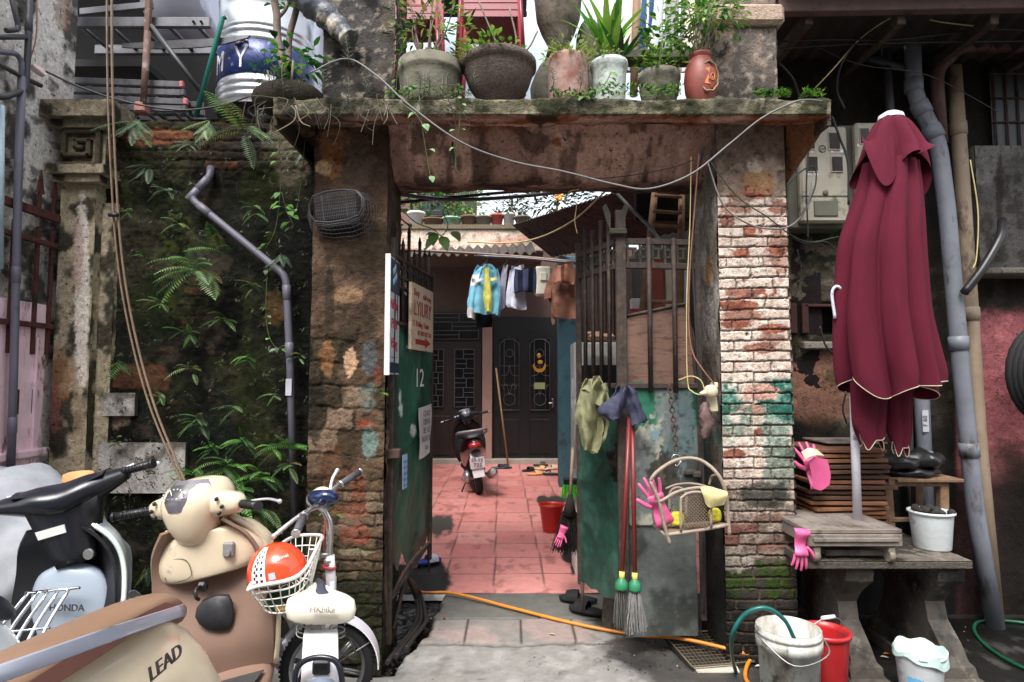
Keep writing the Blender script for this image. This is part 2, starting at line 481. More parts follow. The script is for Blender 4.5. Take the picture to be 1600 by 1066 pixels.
def tiles_fn(u, v, px, py):
    a = R(-1.1)
    x = (u-2)*math.cos(a)-v*math.sin(a); y = (u-2)*math.sin(a)+v*math.cos(a)
    x = x+(vn(u*3, v*3, 2)-.5)*.006; y = y+(vn(u*3, v*3, 7)-.5)*.006
    tw, th = .385, .44
    ci = np.floor((x+.13)/tw); ri = np.floor(y/th)
    fx = (x+.13)-ci*tw; fy = y-ri*th
    d = np.minimum(np.minimum(fx, tw-fx), np.minimum(fy, th-fy))
    j = 1-ss(.003, .010, d)
    rr = _h(ci.astype(np.int64), ri.astype(np.int64), 5)
    c = base(u, S(230, 152, 144, 1.6))
    c = mixc(c, S(210, 126, 120, 1.5), np.clip(rr, 0, 1)*.7)
    c = mixc(c, S(224, 160, 150), ss(.5, .75, fbm(u*6, v*6, 9, 5))*.35)
    c = mixc(c, S(150, 75, 68), ss(.6, .75, fbm(u*9, v*5, 19, 5))*.45)
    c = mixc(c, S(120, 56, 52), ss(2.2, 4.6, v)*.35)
    dk = np.exp(-((x-.46)/.02)**2)*(v > .1)*(v < 1.6)
    c = mixc(c, S(140, 105, 98), j*.9); c = mixc(c, S(40, 22, 20), j*dk*2.5)
    c = mixc(c, S(105, 98, 90), blob(px, py, 655, 820, 45, 24, 2)*1.0)   # missing tile by the left leaf
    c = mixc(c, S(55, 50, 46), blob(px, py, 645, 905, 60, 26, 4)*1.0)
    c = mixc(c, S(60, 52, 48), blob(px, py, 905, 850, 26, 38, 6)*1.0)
    c = mixc(c, S(90, 80, 74), blob(px, py, 865, 782, 26, 8, 6)*1.0)
    return (rr-.5)*.003-j*.004, c
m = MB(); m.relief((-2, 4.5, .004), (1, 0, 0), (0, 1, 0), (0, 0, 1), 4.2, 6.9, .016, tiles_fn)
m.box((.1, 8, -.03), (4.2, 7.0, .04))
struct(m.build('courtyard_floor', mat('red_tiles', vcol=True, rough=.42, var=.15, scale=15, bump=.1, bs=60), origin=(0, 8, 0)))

# ================================================================ mossy wall on the left
WY = 3.75
def moss_fn(u, v, px, py):
    c = base(u, W(28, 30, 20))
    bm, r1, r2 = bricks(u, v, .22, .062, 3, .007, .006)
    top = ss(330, 230, py+(fbm(u*5, v*5, 41)-.5)*120)
    vis = np.clip(top+ss(.52, .66, fbm(u*2.5, v*2.5, 42))*.6, 0, 1)
    n = fbm(u*7, v*7, 5, 5); nf = fbm(u*40, v*40, 6, 4)
    bc = mixc(base(u, W(50, 40, 30)), W(96, 62, 46), ss(.65, .9, r1)*.9)
    bc = mixc(bc, W(26, 25, 20), ss(.5, .2, r2)*.8)
    c = c*(1-(vis*bm)[..., None])+bc*(vis*bm)[..., None]
    c = mixc(c, W(46, 54, 18), ss(.47, .63, fbm(u*2.2+3, v*1.6, 9, 5))*.75*ss(.35, .6, nf))
    c = mixc(c, W(66, 74, 18), ss(.58, .7, fbm(u*3.3+1, v*2.4, 13, 5))*.45*ss(.45, .65, nf))
    c = mixc(c, W(9, 9, 8), ss(.5, .62, fbm(u*3, v*1.2+7, 17, 5))*.85)
    c = mixc(c, W(78, 70, 58), ss(.6, .72, n)*.5*ss(620, 300, px)*.8)
    for (x, y, rx, ry, col, s) in ((205, 400, 45, 70, (60, 56, 44), .6), (225, 590, 50, 20, (95, 62, 44), .8), (175, 655, 24, 18, (120, 100, 88), .9), (255, 215, 60, 12, (112, 70, 50), .9),
                                   (450, 240, 34, 50, (92, 84, 70), .8), (180, 205, 20, 14, (90, 84, 70), .7), (430, 480, 18, 30, (88, 66, 36), .7), (235, 480, 40, 60, (34, 44, 13), .7),
                                   (395, 610, 40, 90, (38, 42, 14), .6), (330, 690, 40, 50, (14, 30, 22), .7), (320, 900, 120, 60, (30, 28, 24), .6), (410, 290, 30, 40, (46, 52, 16), .7), (180, 760, 40, 25, (60, 56, 48), .6), (152, 640, 18, 24, (10, 10, 10), 1)):
        c = mixc(c, W(*col), blob(px, py, x, y, rx, ry, int(x))*s)
    c = c*(.78+.95*nf)[..., None]
    ht = bm*vis*.010+(n-.5)*.03+(nf-.5)*.014+r1*vis*.006
    ht = ht-blob(px, py, 152, 640, 16, 20, 4)*.03
    return ht, c
xl, xr = A(120, 500, WY).x, A(520, 500, WY).x
zt = A(800, 188, WY).z
m = MB(); m.relief((xl, WY, -.05), (1, 0, 0), (0, 0, 1), (0, -1, 0), xr-xl, zt+.05, .0085, moss_fn)
m.relief((xl, WY, zt), (1, 0, 0), (0, 1, 0), (0, 0, 1), xr-xl, .22, .02, lambda u, v, px, py: ((fbm(u*8, v*8, 4)-.5)*.03, base(u, W(30, 32, 20))))
m.cc = W(20, 20, 16); m.box(((xl+xr)/2, WY+.14, zt/2-.04), (xr-xl-.01, .2, zt-.03))
mw = m.build('mossy_wall', MV, origin=(-1.9, WY, 0))
tag(mw, 'dark mossy brick wall between the stone pilaster and the gate pillar', 'wall')
def plate_fn(s):
    def f(u, v, px, py):
        c = base(u, W(176, 172, 168, 1.0)); n = fbm(u*9, v*6, s, 5)
        c = mixc(c, W(100, 92, 80), ss(.5, .7, n)*.8); c = mixc(c, W(175, 170, 165, .8), ss(.55, .7, fbm(u*20, v*20, s+4))*.6)
        c = mixc(c, W(80, 75, 62), ss(.55, .8, v/ v.max()*.4+n*.7)*.5)
        return (n-.5)*.004, c
    return f
for (x0, y0, x1, y1, s, lb) in ((160, 614, 211, 650, 3, 'small blank cover plate'), (151, 692, 290, 771, 5, 'wide stained cover plate')):
    p0, p1 = A(x0, y1, WY-.035), A(x1, y0, WY-.035)
    m = MB(); m.relief(p0, (1, 0, 0), (0, 0, 1), (0, -1, 0), p1.x-p0.x, p1.z-p0.z, .008, plate_fn(s))
    m.cc = W(90, 86, 80); m.box(((p0.x+p1.x)/2, WY-.0155, (p0.z+p1.z)/2), (p1.x-p0.x-.001, .033, p1.z-p0.z-.001))
    m.build('cover_plate', MV, mw)['label'] = lb
m = MB(); p = A(156, 734, WY-.045); m.ball(p, (.006, .004, .005)); m.build('bolt', black, mw)

# ================================================================ stone pilaster
PY = 3.66
def pil_fn(u, v, px, py):
    c = base(u, W(156, 144, 122, 1.15)); n = fbm(u*6, v*5, 61, 5); nf = fbm(u*30, v*30, 62, 4)
    c = mixc(c, W(184, 172, 150, 1.15), ss(.5, .7, nf)*.6)
    c = mixc(c, W(42, 42, 32), ss(.46, .62, n)*.9)
    c = mixc(c, W(200, 192, 182, 1.2), blob(px, py, 128, 460, 12, 150, 3, .35)*.85)
    c = mixc(c, W(190, 150, 140, .8), blob(px, py, 122, 400, 8, 60, 3, .4)*.6)
    c = mixc(c, W(172, 128, 88, .9), blob(px, py, 95, 590, 20, 45, 5)*.6)
    c = mixc(c, W(150, 96, 92), blob(px, py, 85, 640, 10, 40, 6)*.6)
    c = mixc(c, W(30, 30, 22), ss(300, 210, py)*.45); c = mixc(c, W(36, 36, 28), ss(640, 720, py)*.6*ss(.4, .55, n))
    c = mixc(c, W(168, 150, 120), blob(px, py, 122, 660, 8, 80, 9)*.5)
    return (n-.5)*.012+(nf-.5)*.008, c
m = MB()
xa, xb = A(86, 500, PY).x, A(142, 500, PY).x
zs = A(800, 288, PY).z
def slab(x0, x1, z0, z1, yf, yb=WY+.02, step=.009):
    """block with rough front, left, right, top and bottom faces"""
    m.relief((x0, yf, z0), (1, 0, 0), (0, 0, 1), (0, -1, 0), x1-x0, z1-z0, step, pil_fn)
    m.relief((x1, yf, z0), (0, 1, 0), (0, 0, 1), (1, 0, 0), yb-yf, z1-z0, step, pil_fn)
    m.relief((x0, yf, z1), (1, 0, 0), (0, 1, 0), (0, 0, 1), x1-x0, yb-yf, step*2, pil_fn)
    m.relief((x0, yb, z0), (1, 0, 0), (0, -1, 0), (0, 0, -1), x1-x0, yb-yf, step*2, pil_fn)
    m.relief((x0, yb, z0), (0, -1, 0), (0, 0, 1), (-1, 0, 0), yb-yf, z1-z0, step*2, pil_fn)
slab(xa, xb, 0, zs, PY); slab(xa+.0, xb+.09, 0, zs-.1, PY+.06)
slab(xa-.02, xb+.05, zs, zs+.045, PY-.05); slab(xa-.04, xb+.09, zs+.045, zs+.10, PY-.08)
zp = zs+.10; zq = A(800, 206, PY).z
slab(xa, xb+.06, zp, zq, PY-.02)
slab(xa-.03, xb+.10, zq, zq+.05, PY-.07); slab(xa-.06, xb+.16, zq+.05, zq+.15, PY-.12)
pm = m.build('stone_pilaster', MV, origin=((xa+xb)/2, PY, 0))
tag(pm, 'weathered stone pilaster with a square key ornament below its cap', 'pilaster')
m = MB(); m.cc = W(92, 84, 66)
cx, cz, q = (xa+xb+.06)/2, (zp+zq)/2, .105
pts = [(-q, -q), (q, -q), (q, q*.95), (-q, q*.95), (-q, -q*.45), (q*.45, -q*.45), (q*.45, q*.4), (-q*.3, q*.4), (-q*.3, 0), (0, 0)]
for a, b in zip(pts, pts[1:]):
    c0 = (cx+(a[0]+b[0])/2, PY-.035, cz+(a[1]+b[1])/2)
    m.bbox(c0, (abs(a[0]-b[0])+.028, .04, abs(a[1]-b[1])+.028), .008)
m.build('key_ornament', MV, pm)

# ================================================================ left building (side wall of the alley) with its metal door
LX = -2.83
def lw_fn(u, v, px, py):
    c = base(u, W(190, 186, 180, 1.3)); n = fbm(u*5+2, v*4, 71, 5); nf = fbm(u*22, v*22, 72, 4)
    c = mixc(c, W(52, 50, 44), ss(.47, .60, n)*.9); c = mixc(c, W(190, 186, 180), ss(.55, .7, nf)*.5)
    c = mixc(c, W(34, 32, 28), ss(.62, .75, fbm(u*9, v*14, 73, 5))*.7)
    c = mixc(c, W(60, 58, 50), ss(330, 420, py)*ss(480, 430, py)*.5)
    c = mixc(c, W(150, 118, 92), blob(px, py, 98, 20, 12, 30, 1)*.6)
    return (n-.5)*.015+(nf-.5)*.008, c
m = MB(); m.relief((LX, 2.2, 0), (0, 1, 0), (0, 0, 1), (1, 0, 0), 1.62, 4.4, .010, lw_fn)
m.cc = W(120, 116, 108); m.box((LX-.1, 3.0, 2.2), (.18, 1.6, 4.38))
lb = m.build('side_building', MV, origin=(LX, 3, 0)); tag(lb, 'stained plaster side building along the left edge of the alley', 'building')
# door set in front of the wall
pinkm = mat('pink_paint', W(226, 178, 186, 1.2), .6, var=.18, bump=.2, dirt=[(W(120, 92, 98), .25, 6, 1), (W(95, 50, 40), .15, 14, 3)], streak=(1, 1, .35))
dr = thing('metal_door', (LX+.03, 3.4, 0), 'faded pink metal door with rusty bars and spear tips at the far left', 'door')
Y0, Y1 = 2.3, A(60, 500, 1).x and 3.66
zt_ = lambda py: AX(60, py, LX+.03).z
z_a, z_b, z_c = 1.55+(592-705)/F*3.6, 1.55+(592-515)/F*3.6, 1.55+(592-345)/F*3.62
m = MB(); m.bbox((LX+.03, (Y0+Y1)/2, (z_b+.15)/2+.1), (.025, Y1-Y0-.06, z_b-.05), .004)
for yy in (Y1-.26, Y1-.11): m.bbox((LX+.05, yy, z_b/2+.2), (.02, .018, z_b-.5), .004)
m.bbox((LX+.055, (Y0+Y1)/2, z_a), (.05, Y1-Y0, .05), .01)
m.build('door_panel', pinkm, dr)
m = MB(); 
for yy in (3.42,): m.bbox((LX+.046, yy, 1.42), (.006, .055, .14), .002); m.bbox((LX+.046, yy+.13, 1.42), (.006, .02, .14), .002)
m.build('letter_slot', black, dr)
rustp = mat('rust_paint', W(96, 52, 42), .8, var=.4, scale=20, bump=.4, dirt=[(W(50, 34, 28), .3, 20, 4)])
for k, yy in enumerate((3.35, 3.52, 3.63)):
    m = MB(); m.bbox((LX+.05, yy, (z_b+z_c)/2-.1), (.02, .022, z_c-z_b+.1), .003); m.build('bar', rustp, dr)
    m = MB(); m.bbox((LX+.05, yy, z_c+.10), (.016, .02, .10), .003)
    m.prism([(LX+.045, yy-.028, z_c+.15), (LX+.045, yy+.028, z_c+.15), (LX+.045, yy+.014, z_c+.22), (LX+.045, yy, z_c+.29), (LX+.045, yy-.014, z_c+.22)], (.012, 0, 0))
    m.build('spear_tip', rustp, dr)
for zz, hh in ((z_c+.03, .05), (z_c-.14, .03), (z_b+.02, .03)):
    m = MB(); m.bbox((LX+.062, (Y0+Y1)/2, zz), (.03, Y1-Y0, hh), .004); m.build('rail', rustp, dr)

# ================================================================ gate: pillars, hood slab, posts
GY = 3.4
def lp_fn(u, v, px, py):
    c = base(u, W(84, 66, 52)); n = fbm(u*6, v*6, 81, 5); nf = fbm(u*35, v*35, 82, 4); nm = fbm(u*3, v*2.5, 83, 5)
    c = mixc(c, W(112, 90, 74), ss(.45, .65, n)*.7); c = mixc(c, W(52, 44, 30), ss(.5, .66, nm)*.7)
    bm, r1, r2 = bricks(u, v, .17, .125, 5, .010, .010)
    b2, q1, q2 = bricks(u, v, .2, .062, 15, .007, .008)
    low = np.clip(ss(500, 600, py+(n-.5)*160+(nm-.5)*260), .12*ss(420, 450, py), 1); lo2 = ss(720, 760, py)
    bb = bm*(1-lo2)+b2*lo2; rr = r1*(1-lo2)+q1*lo2
    bc = mixc(base(u, W(104, 84, 66)), W(134, 114, 96), ss(.6, .9, rr)*.8); bc = mixc(bc, W(70, 56, 38), ss(.45, .1, rr)*.8)
    bc = mixc(bc, W(46, 44, 26), ss(.48, .62, nm)*.75)
    bc = mixc(bc, W(44, 40, 28), (1-bb)*ss(.25, .6, fbm(u*9, v*9, 84))*.8)
    c = c*(1-low[..., None])+bc*low[..., None]
    for (x, y, rx, ry, col, s) in ((520, 240, 20, 34, (166, 112, 62), .55), (520, 215, 26, 14, (150, 110, 80), .7), (505, 262, 16, 12, (190, 160, 120), .7), (560, 250, 26, 40, (104, 88, 76), .6), (490, 200, 10, 40, (50, 46, 34), .8),
                                   (545, 460, 22, 16, (150, 118, 90), .7), (512, 560, 12, 28, (140, 100, 64), .7), (548, 565, 10, 22, (196, 160, 130), .8), (577, 560, 13, 28, (92, 94, 96), .9), (573, 610, 14, 12, (88, 104, 98), .6),
                                   (578, 632, 12, 9, (104, 122, 116), .6), (573, 662, 13, 7, (146, 74, 56), .9), (577, 690, 13, 26, (110, 136, 130), .7), (590, 585, 7, 12, (120, 60, 50), .7), (530, 730, 30, 40, (96, 62, 40), .6),
                                   (546, 712, 14, 20, (60, 52, 38), .7), (560, 770, 12, 40, (120, 68, 48), .7), (555, 835, 26, 14, (138, 80, 62), .8), (545, 800, 30, 10, (140, 92, 72), .7), (560, 862, 28, 6, (128, 120, 96), .8), (495, 640, 12, 60, (30, 30, 22), .7), (515, 470, 8, 60, (50, 44, 32), .7)):
        c = mixc(c, W(*col), blob(px, py, x, y, rx, ry, int(x+y), .55)*s)
    c = mixc(c, W(38, 40, 26), ss(860, 920, py+(n-.5)*80)*.85); c = mixc(c, W(58, 66, 30), ss(800, 950, py)*ss(.5, .62, nf)*.5)
    c = mixc(c, W(34, 28, 24), ss(.55, .8, nf)*.3)
    c = c*(.7+.6*nf)[..., None]
    return (n-.5)*.03+(nf-.5)*.012+low*(bb*ss(.2, .7, fbm(u*9, v*9, 84))*.006+rr*.005*bb)-blob(px, py, 532, 245, 10, 14, 3)*.02, c
def pillar(x0, x1, y0, y1, z1, fn, name, step=.0062):
    m_ = MB(); w_ = x1-x0; d_ = y1-y0
    m_.relief((x0, y0, -.12), (1, 0, 0), (0, 0, 1), (0, -1, 0), w_, z1+.12, step, fn)
    m_.relief((x1, y0, -.12), (0, 1, 0), (0, 0, 1), (1, 0, 0), d_, z1+.12, step*1.6, fn)
    m_.relief((x0, y1, -.12), (0, -1, 0), (0, 0, 1), (-1, 0, 0), d_, z1+.12, step*1.6, fn)
    m_.cc = W(60, 52, 42); m_.box(((x0+x1)/2, (y0+y1)/2+.02, z1/2), (w_-.03, d_-.03, z1))
    return m_.build(name, MV, origin=((x0+x1)/2, (y0+y1)/2, 0))
pz = A(800, 192, GY).z
x0, x1 = A(486, 500, GY).x, A(603, 500, GY).x
o = pillar(x0, x1, GY, GY+.42, pz, lp_fn, 'gate_pillar')
tag(o, 'left gate pillar of brown plaster and crumbling mossy blocks', 'pillar', None)
def rp_fn(u, v, px, py):
    n = fbm(u*6, v*6, 91, 5); nf = fbm(u*38, v*38, 92, 4); nm = fbm(u*3, v*3, 93, 5); ns = fbm(u*16, v*16, 94, 5)
    bb, r1, r2 = bricks(u+.03, v, .205, .0588, 25, .0058, .0035)
    pl = ss(318, 300, py+(fbm(u*8, v*8, 95)-.5)*60)
    white = mixc(base(u, W(206, 188, 174, .86)), W(224, 210, 198, .86), ss(.4, .6, ns)*.7)
    red = mixc(base(u, W(142, 88, 72)), W(168, 108, 86), ss(.4, .65, ns)); red = mixc(red, W(120, 62, 50), ss(.55, .7, nf)*.5)
    bare = np.clip(ss(.735, .765, n*.5+r1*.42+.05+(nf-.5)*.08)+ss(.62, .68, ns)*.3, 0, 1)
    for (x, y, rx, ry, s) in ((1170, 300, 34, 14, 1), (1150, 325, 26, 10, .8), (1215, 325, 14, 12, .9), (1135, 345, 12, 10, .9), (1215, 395, 16, 40, .7), (1158, 396, 14, 9, 1), (1212, 392, 14, 8, 1), (1160, 458, 28, 8, .9), (1155, 478, 28, 10, 1),
                              (1165, 495, 36, 10, .8), (1150, 506, 26, 8, 1), (1205, 514, 24, 8, 1), (1190, 545, 24, 8, .9), (1205, 530, 20, 10, .7), (1140, 636, 20, 9, 1), (1180, 638, 26, 8, .8), (1185, 675, 8, 6, 1), (1145, 708, 18, 9, 1), (1222, 712, 12, 8, 1),
                              (1200, 810, 36, 8, .9), (1190, 850, 40, 10, .5), (1165, 825, 40, 8, .4)):
        bare = np.maximum(bare, blob(px, py, x, y, rx, ry, int(x+y), .5)*s)
    c = white*(1-bare[..., None])+red*bare[..., None]
    teal = mixc(base(u, W(52, 112, 98)), W(120, 160, 148), ss(.5, .62, ns)*.8)
    tm = ss(588, 594, py)*(1-ss(630, 700, py+(n-.5)*140))*ss(.66, .54, n*.6+ns*.4+ss(625, 720, py)*.14)
    tm = np.maximum(tm, blob(px, py, 1215, 690, 26, 90, 44, .8)*.7)
    c = c*(1-tm[..., None])+teal*tm[..., None]
    c = mixc(c, W(206, 160, 146, .85), blob(px, py, 1190, 612, 26, 12, 2)*.9)
    old = ss(700, 800, py+(n-.5)*60)
    c = mixc(c, W(136, 124, 112), old*.75); c = mixc(c, W(72, 64, 56), old*ss(.45, .6, ns)*.6)
    c = mixc(c, W(120, 72, 62), ss(790, 830, py)*ss(870, 850, py)*ss(.4, .6, r1)*.8)
    c = mixc(c, W(50, 56, 52), blob(px, py, 1195, 775, 40, 24, 8)*.85); c = mixc(c, W(40, 38, 34), ss(850, 890, py+(n-.5)*50)*.9)
    c = mixc(c, W(62, 86, 22), blob(px, py, 1200, 905, 60, 28, 12, .6)*.8*ss(.42, .6, ns)); c = mixc(c, W(28, 28, 24), ss(930, 960, py+(n-.5)*60)*.85)
    c = mixc(c, W(190, 182, 168, .8), blob(px, py, 1150, 880, 26, 12, 9)*.5)
    c = mixc(c, W(104, 90, 80), (1-bb)*.72); c = mixc(c, W(90, 76, 66), ss(.66, .8, nf)*.4)
    sm = ss(.60, .66, nm)*ss(400, 560, py)*ss(600, 560, py)      # limewash over several courses
    pc = mixc(base(u, W(142, 124, 110)), W(176, 156, 140), ss(.52, .68, n)*.6); pc = mixc(pc, W(84, 72, 62), ss(.5, .65, ns)*.5)
    pc = mixc(pc, W(176, 128, 78), blob(px, py, 1185, 285, 24, 20, 3)*.6); pc = mixc(pc, W(196, 182, 170), blob(px, py, 1180, 262, 12, 10, 5)*.7)
    side = 0
    c = c*(1-pl[..., None])+pc*pl[..., None]
    ht = bb*.010*(1-pl)+r1*.006*bb*(1-pl)+(ns-.5)*.008+(nf-.5)*.006+pl*.010
    return ht, c
def rps_fn(u, v, px, py):
    n = fbm(u*6, v*5, 96, 5); ns = fbm(u*24, v*20, 97, 5)
    c = mixc(base(u, W(176, 172, 166, .8)), W(120, 112, 102), ss(.45, .6, n)); c = mixc(c, W(150, 140, 128), ss(.5, .65, ns)*.6)
    c = mixc(c, W(170, 125, 80), blob(px, py, 1108, 425, 8, 22, 2)*.7); c = mixc(c, W(84, 70, 62), ss(470, 560, py)*.6)
    c = mixc(c, W(44, 92, 78), ss(640, 690, py)*ss(.55, .45, n)*.7); c = mixc(c, W(34, 32, 28), ss(720, 800, py)*.9); c = mixc(c, W(58, 50, 44), ss(310, 250, py)*.5)
    return (n-.5)*.03+(ns-.5)*.01, c
x0, x1 = A(1124, 500, GY).x, A(1232, 500, GY).x
m = MB()
m.relief((x0, GY, -.12), (1, 0, 0), (0, 0, 1), (0, -1, 0), x1-x0, pz+.12, .005, rp_fn)
m.relief((x1, GY, -.12), (0, 1, 0), (0, 0, 1), (1, 0, 0), .42, pz+.12, .01, rp_fn)
m.relief((x0, GY+.42, -.12), (0, -1, 0), (0, 0, 1), (-1, 0, 0), .42, pz+.12, .009, rps_fn)
m.cc = W(60, 52, 42); m.box(((x0+x1)/2, GY+.23, pz/2), (x1-x0-.03, .38, pz))
o = m.build('gate_pillar', MV, origin=((x0+x1)/2, GY+.2, 0))
tag(o, 'right gate pillar of peeling pink-white bricks with a teal band', 'pillar')

# hood slab with a sloping underside
def slab_col(u, v, px, py):
    n = fbm(u*3, v*5, 101, 5); nf = fbm(u*22, v*22, 102, 4); ns = fbm(u*9, v*14, 103, 5)
    c = mixc(base(u, W(142, 114, 102, 1.6)), W(170, 138, 124, 1.6), ss(.45, .65, n)); c = mixc(c, W(70, 52, 44), ss(.52, .64, ns)*.7)
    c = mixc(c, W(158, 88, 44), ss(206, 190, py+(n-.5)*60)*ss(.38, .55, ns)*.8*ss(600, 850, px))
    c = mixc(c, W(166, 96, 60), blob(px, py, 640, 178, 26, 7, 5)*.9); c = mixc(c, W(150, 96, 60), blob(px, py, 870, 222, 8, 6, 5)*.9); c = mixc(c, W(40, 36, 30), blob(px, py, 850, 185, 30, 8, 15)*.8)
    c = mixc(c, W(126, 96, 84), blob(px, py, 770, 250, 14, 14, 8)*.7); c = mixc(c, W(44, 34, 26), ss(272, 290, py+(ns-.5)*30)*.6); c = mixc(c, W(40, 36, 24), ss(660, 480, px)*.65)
    c = c*(.78+.44*nf)[..., None]
    lip = ss(184, 178, py+(nf-.5)*5)
    lc = mixc(base(u, W(112, 108, 88)), W(64, 66, 44), ss(.42, .58, ns)); lc = mixc(lc, W(150, 140, 122), ss(.6, .7, nf)*.6); lc = mixc(lc, W(34, 34, 28), ss(.55, .68, n)*.6)
    return (n-.5)*.04+(ns-.5)*.03+(nf-.5)*.010, c*(1-lip[..., None])+lc*lip[..., None]
def profile_sheet(m, prof, xa, xb, step=.0085):
    """prof: list of (Y, z); sheet between xa and xb"""
    P = []
    for a, b in zip(prof, prof[1:]):
        k = max(1, int(math.hypot(b[0]-a[0], b[1]-a[1])/step))
        P += [(a[0]+(b[0]-a[0])*i/k, a[1]+(b[1]-a[1])*i/k) for i in range(k)]
    P.append(prof[-1]); P = np.array(P); n = int((xb-xa)/step)+1
    X, I = np.meshgrid(np.linspace(xa, xb, n), np.arange(len(P)))
    Yv, Zv = P[I, 0], P[I, 1]
    T = np.gradient(P, axis=0); N = np.stack([T[:, 1], -T[:, 0]], 1); N /= np.linalg.norm(N, axis=1)[:, None]
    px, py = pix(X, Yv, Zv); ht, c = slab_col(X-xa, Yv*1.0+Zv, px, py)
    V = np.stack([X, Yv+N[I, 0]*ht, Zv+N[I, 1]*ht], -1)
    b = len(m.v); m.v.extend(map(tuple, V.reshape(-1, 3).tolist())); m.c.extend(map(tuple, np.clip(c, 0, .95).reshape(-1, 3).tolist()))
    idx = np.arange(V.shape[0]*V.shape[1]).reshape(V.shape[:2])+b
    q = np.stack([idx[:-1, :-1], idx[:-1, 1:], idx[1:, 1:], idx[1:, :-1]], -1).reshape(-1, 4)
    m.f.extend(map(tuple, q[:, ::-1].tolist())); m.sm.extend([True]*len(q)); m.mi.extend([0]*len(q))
yz = lambda py, Y: (Y, A(800, py, Y).z)
SL = 3.15
ztop = A(800, 152, SL).z
m = MB()
xs0, xs1 = A(428, 170, SL).x, A(1298, 170, SL).x
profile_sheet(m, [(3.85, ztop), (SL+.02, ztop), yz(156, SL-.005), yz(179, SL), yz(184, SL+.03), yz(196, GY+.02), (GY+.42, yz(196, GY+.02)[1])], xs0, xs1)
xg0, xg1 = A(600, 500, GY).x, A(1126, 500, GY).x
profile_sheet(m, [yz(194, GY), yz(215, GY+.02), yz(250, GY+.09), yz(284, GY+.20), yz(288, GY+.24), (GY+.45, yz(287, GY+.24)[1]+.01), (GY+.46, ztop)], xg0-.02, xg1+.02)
m.cc = W(90, 80, 66)
for xx in (xs0, xs1): m.box((xx, 3.5, ztop-.075), (.02, .66, .14))
# broken haunch beyond the right pillar
hr = [A(1228, 196, GY), A(1296, 188, SL+.1), A(1268, 232, GY+.02), A(1246, 262, GY+.05), A(1226, 292, GY+.08)]
m.cc = W(140, 96, 66); m.prism(hr, (0, .3, .02))
m.cc = W(60, 50, 40); m.box(((xg0+xg1)/2, GY+.34, A(800, 240, GY+.3).z+.02), (xg1-xg0, .2, .22))
sl_ = m.build('gate_hood', MV, origin=(0, GY, ztop)); tag(sl_, 'crumbling concrete hood slab and brown lintel over the gateway', 'lintel')
def post_fn(s, dark):
    def f(u, v, px, py):
        n = fbm(u*5, v*5, s, 5); nf = fbm(u*26, v*26, s+1, 4)
        c = mixc(base(u, W(112, 104, 98)), W(150, 132, 118), ss(.5, .66, n)); c = mixc(c, W(70, 70, 70), np.ones(u.shape)*dark*6.5); c = mixc(c, W(34, 34, 32), ss(.62-dark, .72-dark, fbm(u*4, v*4, s+5, 5))*.9)
        c = mixc(c, W(44, 42, 36), ss(90, 150, py+(n-.5)*60)*.6); c = mixc(c, W(176, 164, 150), ss(.62, .72, nf)*.4)
        return (n-.5)*.02+(nf-.5)*.01, c*(.8+.4*nf)[..., None]
    return f
for (xa_, xb_, s, dk, lb) in ((505, 617, 111, .12, 'grey-black concrete post on the hood beside the steel tank'), (1118, 1214, 121, .0, 'pinkish concrete post on the hood behind the red vase')):
    a, b = A(xa_, 100, 3.36).x, A(xb_, 100, 3.36).x; m = MB()
    for (O, U, N_, w_) in (((a, 3.36), (1, 0, 0), (0, -1, 0), b-a), ((b, 3.36), (0, 1, 0), (1, 0, 0), .36), ((a, 3.72), (0, -1, 0), (-1, 0, 0), .36)):
        m.relief((O[0], O[1], ztop-.01), U, (0, 0, 1), N_, w_, 1.05, .010, post_fn(s, dk))
    if s == 121: m.cc = W(170, 150, 134); m.bbox(((a+b)/2+.01, 3.53, A(800, 16, 3.3).z), (b-a+.06, .42, .12), .02)
    o = m.build('parapet_post', MV, origin=((a+b)/2, 3.54, ztop)); tag(o, lb, 'post')
# the houses across the alley (behind the viewer) that close off the low sky
ac_ = MB(); ac_.cc = S(150, 140, 130); ac_.box((0, -5.2, 3.6), (16, .4, 7.4)); oh = ac_.build('facing_house', mat('facing_plaster', S(150, 142, 132), .9), origin=(0, -5, 0)); tag(oh, 'plain plaster house front across the alley', 'house')
